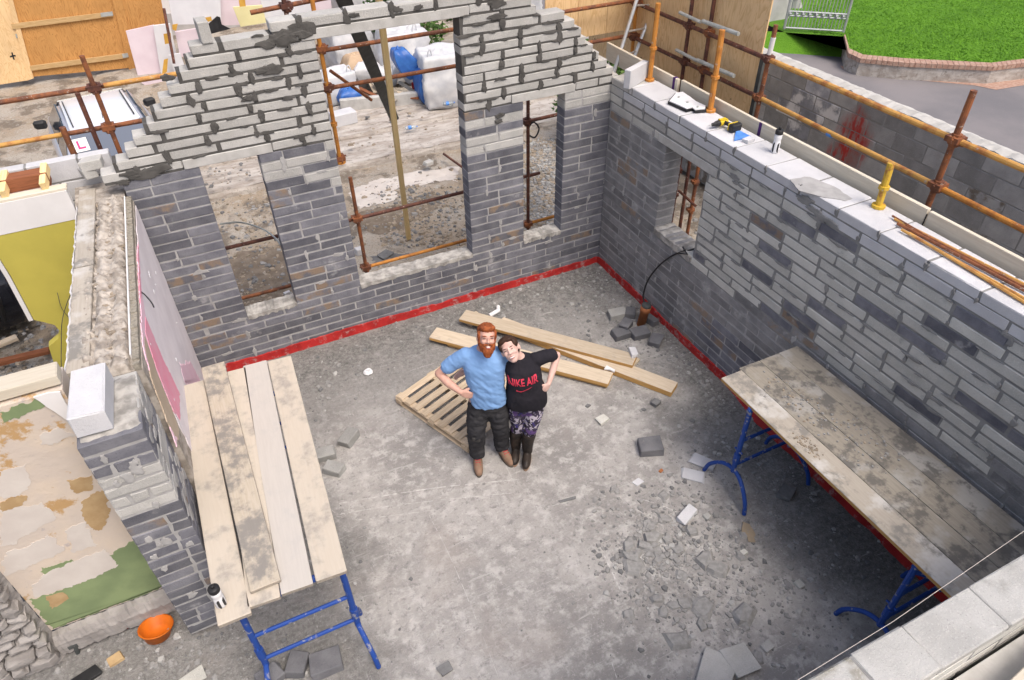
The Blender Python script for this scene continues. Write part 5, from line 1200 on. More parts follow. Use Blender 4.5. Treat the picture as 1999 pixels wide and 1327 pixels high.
for _ in range(3800):
    r = random.random()
    if r < .45: q = onz(random.gauss(1058, 26), random.uniform(270, 440), -.18)
    elif r < .62: q = onz(random.gauss(490, 55), random.uniform(350, 600), -.18)
    elif r < .85: q = onz(random.gauss(830, 60), random.uniform(360, 480), -.18)
    else: q = Vector((random.uniform(-7, 2), random.uniform(.5, 12), 0))
    if q.y < .3: continue
    stone(bm, (q.x, q.y, dirt_h(q.x, q.y)+.005 if q.y < 5 or q.y > 7.7 else .04), min(.06, random.expovariate(1/.014)+.008), random.choice((0, 0, 1, 2)) if r < .45 else random.choice((0, 2, 2, 3)))
for _ in range(900):
    x, y = random.uniform(.5, 2.8), random.uniform(-5, 2); stone(bm, (x, y, dirt_h(x, y)+.01), min(.05, random.expovariate(1/.012)+.008), random.choice((0, 2, 2)))
o = part('gravel', bm, ['stone', 'stone_pale', 'gravel_brown', 'dark_stone'], None, None, False, 'stuff'); tag(o, 'gravel and broken stone over the yard behind the gable', 'gravel')
bm = NEW(); tube(bm, onz(866, 300, -.05), onz(905, 328, -.05), .022, 8); o = part('steel_bar', bm, 'rust_dark'); tag(o, 'short rusty bar lying on the steps seen in the tall opening', 'steel bar')
piece(836, 318, .16, .12, .07, .2, 'light_block', 'round grey stone on the old steps', 'stone', 0, -.1, None, 'stone')
piece(702, 490, .12, .10, .12, .2, 'pale_block', 'small white block with dark base in the tall opening corner', 'block', 0, -.18)
piece(752, 497, .22, .16, .03, .5, 'dark_stone', 'crumpled dark scrap on the dirt behind the sill', 'scrap', 0, -.18, None, 'dark_scrap')
piece(560, 572, .09, .05, .04, .3, 'pale_block', 'small white scrap on the dirt in the left window', 'scrap', 0, -.18, None, 'scrap')
bm = NEW(); pipe(bm, curve_pts([ony(430, 437, .6), ony(470, 434, .9), ony(510, 446, .9), ony(535, 462, .7), ony(548, 478, .45)], 6), .011, 6); o = part('hose', bm, 'galv'); tag(o, 'pale hose arching across the left window', 'hose')
bm = NEW(); pipe(bm, curve_pts([ony(478, 610, .10), ony(490, 598, .2), ony(506, 590, .25), ony(498, 600, .2)], 5), .008, 5); o = part('cable_loop', bm, 'black'); tag(o, 'black cable end on the sill of the left window', 'cable')
bm = NEW(); pipe(bm, curve_pts([ony(1028, 258, .87), ony(1040, 238, .8), ony(1052, 250, .78), ony(1044, 268, .8), ony(1030, 262, .86)], 5), .012, 5); o = part('cable_coil', bm, 'black'); tag(o, 'black coil of cable tied to the pole in the narrow window', 'cable')
def pet(px, py, z, ang, lab):
    q = onz(px, py, z); t = thing('plastic_bottle', lab, 'bottle', q); M_ = Mxy((q.x, q.y, z+.04), ang) @ Matrix.Rotation(pi/2, 4, 'Y')
    bm = NEW(); lathe(bm, [(.03, -.12), (.038, -.11), (.038, .0), (.034, .02), (.038, .05), (.026, .095), (.014, .11)], 12, M_); part('body', bm, 'clear', t, None, True)
    bm = NEW(); lathe(bm, [(.0385, -.06), (.0388, -.055), (.0388, .0), (.0385, .003)], 12, M_); part('label', bm, 'tool_blue', t, None, True)
    bm = NEW(); lathe(bm, [(.016, .108), (.016, .13), (.0, .131)], 10, M_); part('cap', bm, 'tool_blue', t, None, True)
pet(876, 205, .08, -.1, 'empty clear bottle with blue label on the upper step'); pet(803, 252, -.02, -.1, 'empty clear bottle with blue cap lying lower on the steps')
# bulk bags
def bag(name, px, py, z0, w_, d_, h_, lab, mat='bag_white', lean=0.0, straps=True, seed=0, grp='bulk bags behind the low wall'):
    q = onz(px, py, z0); r = thing(name, lab, 'bag', q, grp if name == 'bulk_bag' else None)
    bm = NEW(); bmesh.ops.create_cube(bm, size=1); bmesh.ops.subdivide_edges(bm, edges=bm.edges[:], cuts=15, use_grid_fill=True)
    for v in bm.verts:
        p = v.co*2; k_ = 1+.14*(1-p.z*p.z)*(1 if name == 'bulk_bag' else 1.0); L_ = max(1e-6, math.hypot(p.x, p.y)); m4 = (p.x**4+p.y**4)**.25
        rr = .8+.2*(m4/L_ if L_ > .01 else 1)
        if name != 'bulk_bag': sc_ = (1-abs(p.z)**3*.45); p.x *= sc_; p.y *= sc_
        top = .12*(1-min(1, L_))**1.0 if p.z > .9 else 0
        n1 = mnoise.noise(Vector((p.x*1.3+seed, p.y*1.3, p.z*1.3))); n2 = mnoise.noise(Vector((p.x*4+seed, p.y*4, p.z*4)))
        v.co = Vector((p.x*k_*rr*w_/2*(1+.12*n1+.09*(abs(n2)-.25))+lean*(p.z+1)*.5, p.y*k_*rr*d_/2*(1+.12*n1+.09*(abs(n2)-.25)), (p.z+1)/2*h_+top*n2+.05*n1*h_))
    part('sack', bm, mat, r, Mxy((q.x, q.y, z0), random.uniform(-.2, .2)), True)
    if straps:
        for sx in (-1, 1):
            b = Vector((q.x+sx*w_*.38, q.y-d_*.3, z0+h_)); bm = NEW(); pipe(bm, curve_pts([b+Vector((-.06, 0, -.12)), b+Vector((-.03, -.02, .10)), b+Vector((.03, 0, .12)), b+Vector((.07, 0, -.12))], 4), .014, 5); part('lifting_loop', bm, mat, r)
    return r
bag('bulk_bag', 868, 196, .0, .92, .9, 1.05, 'tall white bulk bag beside the right edge of the tall opening', seed=1)
bag('bulk_bag', 782, 148, -.1, .95, .9, 1.05, 'slumped white bulk bag behind the yellow batten', seed=5, lean=.15)
bag('bulk_bag', 690, 132, -.1, .95, .9, .98, 'white bulk bag behind the rusty brace', seed=9, lean=-.1)
bag('bulk_bag', 662, 196, .0, .70, .6, .62, 'small white bulk bag behind the rusty pole', seed=12)
bag('rubble_sack', 836, 200, .02, .42, .40, .80, 'upright blue rubble sack in front of the tall white bag', 'bag_blue', 0, False, 3)
bag('rubble_sack', 806, 150, .50, .40, .40, .62, 'blue rubble sack leaning over the slumped white bag', 'bag_blue', -.25, False, 7)
bag('rubble_sack', 684, 205, .02, .42, .36, .36, 'low blue and yellow rubble sack behind the large grey block', 'bag_blue', 0, False, 8)
for i, (px, py, z0, w_, h_, mt, lab) in enumerate(((722, 160, .05, .55, .50, 'bag_white', 'small crumpled white sack left of the black channel'), (752, 170, .02, .46, .42, 'bag_white', 'small white sack just left of the batten at mid height'), (786, 150, .35, .40, .35, 'bag_white', 'white sack lying on top of the slumped bulk bag'), (812, 165, .05, .36, .30, 'bag_white', 'low white sack beside the blue rubble sack'), (700, 160, .03, .55, .62, 'cardboard', 'tan cardboard box bag among the white sacks'))):
    bag('rubble_sack', px, py, z0, w_, w_*.8, h_, lab, mt, .05*(i % 3-1), False, 31+i*3)
for i, (a, b, mt, lab) in enumerate((((700, 170), (742, 190), 'roof_timber', 'red brown offcut in the scrap timber by the bags'), ((728, 160), (772, 196), 'plank_dirty', 'grey offcut leaning in the scrap timber by the bags'), ((775, 178), (815, 184), 'floor_plank', 'flat offcut stacked highest in the scrap timber'), ((770, 186), (818, 190), 'roof_timber', 'flat brown offcut lowest in the scrap timber'), ((778, 158), (822, 186), 'toe_board', 'pale batten sloping across the scrap timber'), ((690, 110), (735, 150), 'pallet', 'broad plywood offcut between the bags'), ((712, 120), (742, 178), 'floor_plank', 'tan cardboard coloured offcut left of the black channel'))):
    A, B = onz(a[0], a[1], .18+.06*(i % 3)), onz(b[0], b[1], .12+.06*(i % 2)); o = plank('timber_offcut', A, B, .10 if i < 5 else .3, .03, mt); tag(o, lab, 'offcut', 'scrap timber by the bulk bags')
q = onz(811, 178, .1); bm = NEW(); lathe(bm, [(.06, 0), (.075, .22), (.06, .24), (.02, .26)], 12, Mxy((q.x, q.y, .05))); o = part('red_canister', bm, 'red', None, None, True); tag(o, 'red canister beside the blue rubble sack', 'canister')
# shrubs
def shrub(name, c, rx, ry, rz, n, lab, cat, leaf=.075, mats=('leaf', 'leaf_light'), grp=None):
    c = Vector(c); r = thing(name, lab, cat, (c.x, c.y, c.z-rz), grp); bm = NEW()
    cl = [(Vector((random.gauss(0, .5), random.gauss(0, .5), random.gauss(0, .45))), random.uniform(.25, .5)) for _ in range(14)]
    for i in range(n):
        k_, s_ = random.choice(cl); d = Vector((random.gauss(0, 1), random.gauss(0, 1), random.gauss(0, 1))).normalized()*s_*random.uniform(.6, 1.05); p = k_+d
        p = c+Vector((p.x*rx, p.y*ry, p.z*rz)); u = Vector((random.gauss(0, 1), random.gauss(0, 1), random.gauss(0, .7))).normalized(); v_ = u.orthogonal().normalized(); s = leaf*random.uniform(.6, 1.3)
        f = bm.faces.new([bm.verts.new(p+u*s), bm.verts.new(p+v_*s*.45), bm.verts.new(p-u*s*.8), bm.verts.new(p-v_*s*.45)]); f.material_index = 0 if random.random() < .65 else 1
    part('crown', bm, list(mats), r)
    bm = NEW()
    for i in range(6): a = i*1.05; pipe(bm, [c+Vector((0, 0, -rz-.1)), c+Vector((cos(a)*rx*.3, sin(a)*ry*.3, -rz*.2)), c+Vector((cos(a)*rx*.6, sin(a)*ry*.6, rz*.5))], [.05, .03, .012], 5)
    part('stems', bm, 'bark', r)
q = onz(835, 118, .2); shrub('shrub', (q.x+.1, q.y+1.2, 1.0), 1.5, 1.0, 1.1, 4200, 'dark green shrub behind the white bulk bags', 'shrub')
q = onz(1205, 118, 1.4); shrub('shrub', (q.x, q.y, 1.1), .9, .7, .9, 2600, 'green bush below the plywood behind the ladder', 'shrub', .06)
# plywood hoarding with a door, at the back left
YH = 13.0
hd = thing('plywood_hoarding', 'orange plywood hoarding with a battened door at the back of the yard', 'hoarding', (-6.5, YH, GZ))
def hq(px, py, y=YH): v = ony(px, py, y); return v.x, v.z
def hsheet(name, pxs, mat, off=0.0, t=.02, parent=hd):
    q = [hq(px, py) for px, py in pxs]; cx = sum(a for a, b in q)/len(q); cz_ = sum(b for a, b in q)/len(q); bm = NEW(); prism(bm, [(x-cx, 0, z-cz_) for x, z in q], (0, t, 0)); return part(name, bm, mat, parent, Matrix.Translation((cx, YH-off, cz_)))
hsheet('sheet', [(-60, -80), (-2, -80), (58, 156), (-20, 168), (-60, 168)], 'ply_pale')
hsheet('sheet', [(214, -80), (300, -80), (322, 40), (330, 130), (262, 137), (250, 95)], 'ply_orange')
hsheet('door_leaf', [(-2, -80), (204, -80), (252, 133), (62, 150)], 'ply_orange', -.015)
hsheet('door_jamb', [(200, -80), (222, -80), (268, 134), (252, 136)], 'ply_orange', .03, .05)
hsheet('door_jamb', [(-6, -80), (4, -80), (66, 152), (57, 155)], 'ply_pale', .03, .05)
hsheet('rail', [(22, 46), (219, 22), (221, 31), (25, 56)], 'batten', .04, .045)
hsheet('rail', [(58, 128), (247, 103), (250, 112), (61, 137)], 'batten', .04, .045)
hsheet('hinge', [(196, 24), (219, 21), (221, 29), (197, 32)], 'galv', .05, .006); hsheet('hinge', [(238, 104), (249, 102), (251, 110), (240, 112)], 'galv', .05, .006)
hsheet('bolt', [(30, 66), (38, 64), (40, 72), (32, 74)], 'galv', .02, .01)
hsheet('painted_cross', [(22, 102), (25, 102), (26, 107), (30, 107), (31, 110), (27, 110), (29, 116), (26, 116), (24, 111), (20, 112), (19, 109), (23, 108)], 'black', .004, .003)
def board(name, pxs, y, mat, lab, cat='insulation board', t=.06, lean=.0):
    q = [ony(px, py, y) for px, py in pxs]; bm = NEW(); prism(bm, [(v.x, y+lean*(v.z+.2), v.z) for v in q], (0, t, 0)); o = part(name, bm, mat); return tag(o, lab, cat, 'insulation boards leaning at the back of the yard')
board('insulation_board', [(246, 62), (301, 50), (318, 152), (284, 164), (272, 158)], 12.4, 'foam_pink', 'pale pink foam board furthest left against the hoarding', lean=.05)
board('insulation_board', [(299, 50), (332, 46), (352, 142), (316, 154)], 12.3, 'foam_white', 'narrow white foam board right of the pink one')
board('insulation_board', [(318, -60), (428, -60), (432, 46), (338, 48)], 12.6, 'foam_white', 'large white foam sheet behind the block standing on the gable')
board('insulation_board', [(342, 62), (408, 52), (412, 92), (352, 112)], 12.1, 'foam_pink', 'pinkish foam board behind the left gable steps')
board('insulation_board', [(330, 108), (352, 104), (372, 160), (350, 172)], 12.0, 'foam_white', 'white foam strip low behind the gable steps')
board('insulation_board', [(455, 14), (512, 10), (520, 44), (470, 52)], 12.2, 'foam_yellow', 'yellowish foam board behind the gable')
board('insulation_board', [(424, -60), (640, -60), (650, 40), (428, 50)], 12.8, 'foam_pink', 'wide pale foam sheet behind the gable and its lintel')
board('insulation_board', [(508, -10), (600, -20), (610, 34), (515, 46)], 12.3, 'foam_white', 'white foam board near the top rusty pole')
board('insulation_board', [(272, 158), (345, 145), (352, 168), (290, 172)], 11.6, 'foam_pink', 'flat pink foam offcut at the foot of the boards')
for i, pp in enumerate((((319, 66), (333, 64), (335, 84), (322, 86)), ((336, 48), (347, 46), (344, 60), (337, 58)), ((380, 38), (412, 32), (414, 40), (384, 50)), ((320, 116), (328, 114), (326, 140), (316, 146)), ((466, 0), (478, -2), (480, 12), (468, 13)))):
    board('foil_tape', pp, 11.95-.02*i, 'tape_orange', ['orange scrap of tape beside the rusty pole', 'orange scrap of tape above the rusty pole', 'orange strip of tape behind the upright block', 'long orange strip on the white foam strip', 'orange scrap of tape on the yellowish board'][i], 'tape', .01)
board('black_sheet', [(406, 48), (424, 32), (430, 34), (433, 48), (450, 56), (412, 66)], 11.8, 'black', 'black plastic sheet folded behind the upright block', 'plastic sheet', .05)
bm = NEW(); tube(bm, ony(320, 16, 11.7), ony(340, 124, 11.3), .032, 8); o = part('steel_pole', bm, 'rust_dark'); tag(o, 'dark rusty pole leaning on the foam boards', 'pole')
hw = thing('rendered_house', 'white rendered house wall at the back of the yard', 'house', (0, 15.5, GZ)); bm = NEW(); box(bm, (-4.7, 15.5, GZ-.2), (3.4, 19, 6.5)); part('wall', bm, 'white_paint', hw)
bm = NEW(); box(bm, (-4.72, 15.44, GZ-.2), (3.42, 15.498, .35)); part('plinth', bm, 'render_grey', hw)
bm = NEW(); box(bm, (-4.9, 15.3, 6.5), (3.6, 19.2, 6.7)); part('roof', bm, 'dark_stone', hw)
bag('bulk_bag', 690, 38, .0, 1.0, 1.0, 1.1, 'white bulk bag seen above the lintel at the back', seed=21)
bag('bulk_bag', 1010, 40, .0, 1.0, 1.0, 1.1, 'white bulk bag behind the top of the right gable', seed=25)
bag('bulk_bag', 745, 95, .0, .95, .9, 1.0, 'white bulk bag in the second row behind the batten', seed=28)
# ---- cars
def car(loc, rz, paint, lab, learner=False, roofm=None):
    r = thing('parked_car', lab, 'car', loc); M = Mxy(loc, rz); roofm = roofm or paint
    def loft(secs, mat, name):
        bm = NEW(); R = [[bm.verts.new(v) for v in s] for s in secs]; n = len(R[0])
        for A, B in zip(R, R[1:]):
            for i in range(n): bm.faces.new((A[i], A[(i+1) % n], B[(i+1) % n], B[i]))
        bm.faces.new(R[0][::-1]); bm.faces.new(R[-1]); bmesh.ops.bevel(bm, geom=[e for e in bm.edges if e.calc_face_angle(0) > .5], offset=.05, segments=3, affect='EDGES')
        return part(name, bm, mat, r, M, True)
    def ring(y, hw, z0, z1, tuck=.06): return [(-hw+tuck, y, z0), (-hw, y, z0+.18), (-hw, y, z1-.12), (-hw+.07, y, z1), (hw-.07, y, z1), (hw, y, z1-.12), (hw, y, z0+.18), (hw-tuck, y, z0)]
    loft([ring(-1.84, .70, .30, .78), ring(-1.72, .79, .22, .93), ring(-1.0, .82, .18, .95), ring(.6, .82, .18, .95), ring(1.3, .80, .20, .88), ring(1.72, .74, .25, .72), ring(1.84, .62, .30, .60)], paint, 'body')
    gb = [(-.74, -1.62, .93), (.74, -1.62, .93), (.74, 1.0, .93), (-.74, 1.0, .93)]; gt = [(-.56, -1.28, 1.41), (.56, -1.28, 1.41), (.54, .28, 1.43), (-.54, .28, 1.43)]
    bm = NEW(); hexa(bm, gb, gt); bmesh.ops.bevel(bm, geom=bm.edges[:], offset=.075, segments=4, affect='EDGES'); part('cabin', bm, paint, r, M, True)
    bm = NEW(); hexa(bm, [(-.52, -1.25, 1.395), (.52, -1.25, 1.395), (.51, .25, 1.415), (-.51, .25, 1.415)], [(-.47, -1.18, 1.425), (.47, -1.18, 1.425), (.46, .18, 1.445), (-.46, .18, 1.445)]); bmesh.ops.bevel(bm, geom=bm.edges[:], offset=.02, segments=2, affect='EDGES'); part('roof', bm, roofm, r, M, True)
    def pane(name, a, b, c, d, mat, ins=.06, off=.012):
        P = [Vector(v) for v in (a, b, c, d)]; ce = sum(P, Vector())/4; nn = (P[1]-P[0]).cross(P[3]-P[0]).normalized(); nn = nn if nn.dot(ce-Vector((0, -.3, 1.0))) > 0 else -nn
        bm = NEW(); prism(bm, [p+(ce-p).normalized()*ins+nn*off for p in P], -nn*.02); return part(name, bm, mat, r, M), ce, nn
    pane('rear_window', gb[0], gb[1], gt[1], gt[0], 'car_glass_rear', .05); pane('windscreen', gb[2], gb[3], gt[3], gt[2], 'car_glass', .05)
    for s, (b0, b1, t1, t0) in ((-1, (gb[0], gb[3], gt[3], gt[0])), (1, (gb[1], gb[2], gt[2], gt[1]))):
        B0, B1, T1, T0 = [Vector(v) for v in (b0, b1, t1, t0)]; m0, m1 = B0.lerp(B1, .48), T0.lerp(T1, .48)
        pane('side_window', B0.lerp(B1, .06), m0, m1, T0.lerp(T1, .04), 'car_glass', .045); pane('side_window', m0, B1, T1, m1, 'car_glass', .045)
        bm = NEW(); chamfer(bm, .20, .11, .14, .03, .1); part('mirror', bm, 'black', r, M @ Mxy((s*.89, .70, .97), s*.2))
        bm = NEW(); box(bm, (s*.44-.008, -1.1, 1.44), (s*.44+.008, .12, 1.462)); part('roof_strip', bm, 'black', r, M)
        bm = NEW(); chamfer(bm, .05, .14, .22, .015, .1); part('tail_lamp', bm, 'red', r, M @ Mxy((s*.74, -1.70, .80)))
        for y in (-1.12, 1.18):
            bm = NEW(); tube(bm, (s*.70, y, .29), (s*.84, y, .29), .29, 18); w_ = part('wheel', bm, 'black', r, M); bm = NEW(); tube(bm, (s*.835, y, .29), (s*.848, y, .29), .18, 14); part('rim', bm, 'galv', w_, M)
    bm = NEW(); tube(bm, (.0, -1.0, 1.45), (.0, -1.28, 1.62), .006, 5); part('aerial', bm, 'black', r, M)
    bm = NEW(); chamfer(bm, .5, .02, .11, .004, .1); part('number_plate', bm, 'sign_white', r, M @ Mxy((0, -1.845, .58)))
    if learner:
        Bq, Tq = Vector(gb[0]), Vector(gt[0]); up = (Vector(gt[0])-Vector(gb[0])); up = Vector((0, up.y, up.z)).normalized(); nn = Vector((1, 0, 0)).cross(up); cpos = Vector((-.44, -1.62, .93))+up*.40-Vector((0, 0, 0))
        Mp = Matrix((Vector((1, 0, 0)), up, nn)).transposed().to_4x4(); Mp.translation = cpos+nn*.022
        bm = NEW(); chamfer(bm, .20, .20, .006, .002, .1); pp = part('learner_plate', bm, 'sign_white', r, M @ Mp)
        bm = NEW(); prism(bm, [(-.05, -.06, .0035), (.055, -.06, .0035), (.055, -.033, .0035), (-.02, -.033, .0035), (-.02, .065, .0035), (-.05, .065, .0035)], (0, 0, .002)); part('letter', bm, 'sign_magenta', pp, M @ Mp)
    return r
car((-6.10, 6.15, GZ+.22), .13, 'car_silver', 'silver hatchback with a red L plate in its rear window', True, 'car_roof')
car((-8.55, 3.6, GZ+.1), .25, 'car_black', 'black car mostly cut off by the left edge')
# ================================================================== THE LANE AND LAWN BEYOND THE SIDE WALL
bd = thing('boundary_wall', 'long dark block boundary wall with a repaired patch and red paint, beside the lane', 'wall', (3.1, -1, 0))
wb = Wall(bd, (3.0, 4.2, 0), -pi/2, .22); pa, pb_ = onx(1562, 150, 3).y, onx(1640, 190, 3).y
def bdm(u, z):
    y = 4.2-u; sh = (2.2-z)*.18
    return 'patch_block' if -.92+sh < y < -.14+sh else 'boundary_block'
for k_ in range(11): wb.course(-.1+k_*.218, .218, [(0, 10.2)], .5*(k_ % 2), bdm, lambda u, z: 2, .010, .010)
wb.core_mats = ['mortar_light', 'mortar_dark', 'mortar_boundary']; wb.finish(296, 'block', .6)
bm = NEW(); n = 160; R = []
for i in range(n+1):
    y = 4.2-10.2*i/n; R.append([bm.verts.new((2.995+random.uniform(-.01, .01), y, 2.29)), bm.verts.new((3.0+random.uniform(-.012, .012), y, 2.325+random.uniform(-.012, .012))), bm.verts.new((3.11, y, 2.35+random.uniform(-.012, .012))), bm.verts.new((3.23+random.uniform(-.012, .012), y, 2.32)), bm.verts.new((3.235, y, 2.29))])
for A, B in zip(R, R[1:]):
    for i in range(4): bm.faces.new((A[i], B[i], B[i+1], A[i+1]))
part('coping', bm, 'concrete', bd)
def lane_poly(name, pxs, z, mat):
    bm = NEW(); bm.faces.new([bm.verts.new(onz(px, py, z) if not isinstance(px, Vector) else px) for px, py in pxs]); return structure(name, bm, mat)
bm = NEW(); vs = [bm.verts.new(v) for v in ((3.2, -14, .0), (40, -14, .0), (40, 40, .0), (3.2, 40, .0))]; bm.faces.new(vs); structure('lane', bm, 'asphalt')
LZ = .32
kin = [(1533, 58), (1650, 66), (1658, 94), (1685, 106), (1763, 113), (1935, 122), (2010, 113), (2120, 98)]; kout = [(1533, 60), (1648, 68), (1656, 103), (1680, 114), (1766, 122), (1940, 130), (2012, 121), (2130, 105)]
I = [onz(a, b, LZ+.06) for a, b in kin]; O = [onz(a, b, LZ+.06) for a, b in kout]
lk = thing('kerb_wall', 'low stained wall with red brick coping round the lawn', 'wall', O[3]*1.0)
for j in range(1, len(I)-1):
    L_ = (O[j+1]-O[j]).length; nb = max(1, int(L_/.11))
    for i in range(nb):
        t0, t1 = (i+.04)/nb, (i+.96)/nb; a0, a1, b0, b1 = O[j].lerp(O[j+1], t0), O[j].lerp(O[j+1], t1), I[j].lerp(I[j+1], t0), I[j].lerp(I[j+1], t1)
        if i % 1 == 0:
            if (i, j) == (0, 1): cop = NEW()
            hexa(cop, [a0-Vector((0, 0, .09)), a1-Vector((0, 0, .09)), b1-Vector((0, 0, .09)), b0-Vector((0, 0, .09))], [a0, a1, b1, b0])
part('coping_brick', cop, 'brick_edging', lk, None, False, 'stuff')
bm = NEW()
for j in range(1, len(I)-1):
    e = Vector((0, 0, .092)); s = (O[j]-I[j]).normalized()*-.03; hexa(bm, [Vector((O[j]+s).to_tuple()[:2]+(-.02,)), Vector((O[j+1]+s).to_tuple()[:2]+(-.02,)), Vector(I[j+1].to_tuple()[:2]+(-.02,)), Vector(I[j].to_tuple()[:2]+(-.02,))], [O[j]+s-e, O[j+1]+s-e, I[j+1]-e, I[j]-e])
part('wall_face', bm, 'old_steps', lk)
bm = NEW(); far = [Vector((60, -2, LZ)), Vector((60, 60, LZ)), Vector((14, 60, LZ))]
bm.faces.new([bm.verts.new(Vector((v.x, v.y, LZ))) for v in I]+[bm.verts.new(v) for v in far]); bmesh.ops.triangulate(bm, faces=bm.faces[:]); structure('lawn', bm, 'lawn')
def inside(x, y, P):
    c = False
    for (x0, y0), (x1, y1) in zip(P, P[1:]+P[:1]):
        if (y0 > y) != (y1 > y) and x < (x1-x0)*(y-y0)/(y1-y0)+x0: c = not c
    return c
bm = NEW(); dn = (I[1]-I[0]).normalized(); dn = Vector((dn.y, -dn.x, 0)); dn = dn if dn.dot(CAMP-I[0]) > 0 else -dn; q_ = [Vector((v.x, v.y, z)) for v, z in ((I[0]-(I[1]-I[0])*3, LZ), (I[1], LZ), (I[1]+dn*.55, -.01), (I[0]-(I[1]-I[0])*3+dn*.7, -.01))]
bm.faces.new([bm.verts.new(v) for v in q_]); structure('lawn_bank', bm, 'lawn')
Pl = [(v.x, v.y) for v in I]+[(v.x, v.y) for v in far]; bm = NEW(); cnt = 0
while cnt < 26000:
    q = onz(random.uniform(1580, 2010), random.uniform(-10, 124), LZ); cnt += 1
    if not inside(q.x, q.y, Pl): continue
    a = random.uniform(0, 6.28); h = random.uniform(.012, .03); d = Vector((cos(a), sin(a), 0))*random.uniform(.008, .018); t = Vector((random.gauss(0, .02), random.gauss(0, .02), h))
    bm.faces.new((bm.verts.new(q-d), bm.verts.new(q+d), bm.verts.new(q+t)))
o = part('grass', bm, 'grass', None, None, False, 'stuff'); tag(o, 'short mown grass of the lawn beyond the lane', 'grass')
ed = [(1640, 128), (1700, 132), (1770, 148), (1900, 158), (1940, 158), (2010, 150), (2010, 164), (1945, 175), (1900, 166), (1790, 156), (1700, 142), (1645, 134)]
bm = NEW(); bm.faces.new([bm.verts.new(onz(a, b, .006)) for a, b in ed]); bmesh.ops.triangulate(bm, faces=bm.faces[:]); structure('paved_edge', bm, 'brick_edging')
# gate and piers
gt_ = thing('gate', 'silver steel bar gate standing open at the lawn edge', 'gate', onz(1590, 70, .0)); g0, g1 = onz(1530, 60, .33), onz(1645, 67, .33); gz = 1.9
for z in (.08, .36, .46, 1.8):
    bm = NEW(); tube(bm, g0+Vector((0, 0, z)), g1+Vector((0, 0, z)), .022, 6); part('rail', bm, 'gate_silver', gt_)
nb = 18
for i in range(nb+1):
    p_ = g0.lerp(g1, i/nb); bm = NEW(); tube(bm, p_+Vector((0, 0, .05)), p_+Vector((0, 0, gz+(.1 if i % 2 else 0))), .034 if i in (0, nb) else .011, 6); part('bar' if 0 < i < nb else 'post', bm, 'gate_silver', gt_)
for i in range(9):
    p_ = g0.lerp(g1, (i+.5)/9); bm = NEW(); tube(bm, p_+Vector((-.05, .02, .41)), p_+Vector((.05, -.02, .41)), .05, 8, .01); part('ornament', bm, 'gate_silver', gt_)
q = onz(1524, 64, 0); gp = thing('gate_pier', 'old grey rendered wall and pier left of the steel gate', 'pier', (q.x, q.y, 0))
bm = NEW(); box(bm, (q.x-.5, q.y+.05, -.05), (q.x+.22, q.y+.5, 2.6)); part('pier', bm, 'render_grey', gp)
bm = NEW(); box(bm, (q.x-6, q.y+.42, -.05), (q.x-.5, q.y+.52, 2.2)); part('garden_wall', bm, 'render_grey', gp)
bm = NEW(); box(bm, (q.x+.03, q.y+.02, 1.0), (q.x+.09, q.y+.049, 1.22)); part('letter_box', bm, 'black', gp)
q2 = onz(1592, 58, 0); gp2 = thing('gate_pier', 'weathered timber boarded wall seen through the steel gate', 'pier', (q2.x, q2.y+1.0, 0))
bm = NEW()
for i in range(12): box(bm, (q2.x-1.9+.16*i, q2.y+1.6, 0), (q2.x-1.9+.16*i+.152, q2.y+1.64, 2.4))
part('boarding', bm, 'render_grey', gp2, None, False, 'stuff')
bm = NEW(); lathe(bm, [(.14, 0), (.18, .3), (.10, .5), (.13, .8), (.05, 1.0)], 10, Matrix.Translation((q2.x+.15, q2.y+1.0, 0))); o = part('garden_urn', bm, 'render_grey', None, None, True); tag(o, 'pale stone urn behind the steel gate', 'urn')
# ================================================================== THE COUPLE
from mathutils.bvhtree import BVHTree
def ball(bm, c, r, M=None, sub=2):
    r = r if isinstance(r, (tuple, list)) else (r, r, r)
    T = Matrix.Translation(Vector(c)) @ (M or Matrix.Identity(4)) @ Matrix.Diagonal((r[0], r[1], r[2], 1)); bmesh.ops.create_icosphere(bm, subdivisions=sub, radius=1, matrix=T)
def limb(bm, pts, rs, n=14):
    pts = [Vector(p) for p in pts]
    for a, b, ra, rb in zip(pts, pts[1:], rs, rs[1:]): tube(bm, a, b, ra, n, rb)
    for p, r in zip(pts, rs): ball(bm, p, r)
def loft(bm, secs, n=22, pw=2.4):
    R = []
    for cx, cy, z, rx, ry in secs:
        ring = []
        for i in range(n):
            a = 2*pi*i/n; c, s = cos(a), sin(a); ring.append(bm.verts.new((cx+rx*math.copysign(abs(c)**(2/pw), c), cy+ry*math.copysign(abs(s)**(2/pw), s), z)))
        R.append(ring)
    for A, B in zip(R, R[1:]):
        for i in range(n): bm.faces.new((A[i], A[(i+1) % n], B[(i+1) % n], B[i]))
    bm.faces.new(R[0][::-1]); bm.faces.new(R[-1])
def fuse(bm, name, mats, voxel, smooth=4, folds=None):
    me = to_mesh(bm, name, mats); o = bpy.data.objects.new(name, me); COL.objects.link(o)
    md = o.modifiers.new('r', 'REMESH'); md.mode = 'VOXEL'; md.voxel_size = voxel; md.use_smooth_shade = True
    ms = o.modifiers.new('s', 'SMOOTH'); ms.factor = .5; ms.iterations = smooth
    dg = bpy.context.evaluated_depsgraph_get(); dg.update(); out = bpy.data.meshes.new_from_object(o.evaluated_get(dg)); bpy.data.objects.remove(o); bpy.data.meshes.remove(me)
    out.name = name; out.materials.clear()
    for x in mats if isinstance(mats, (list, tuple)) else [mats]: out.materials.append(MT[x])
    if folds:
        nm = [v.normal.copy() for v in out.vertices]
        for v, q in zip(out.vertices, nm): v.co += q*folds(v.co)
    for pgn in out.polygons: pgn.use_smooth = True; pgn.material_index = 0
    return out
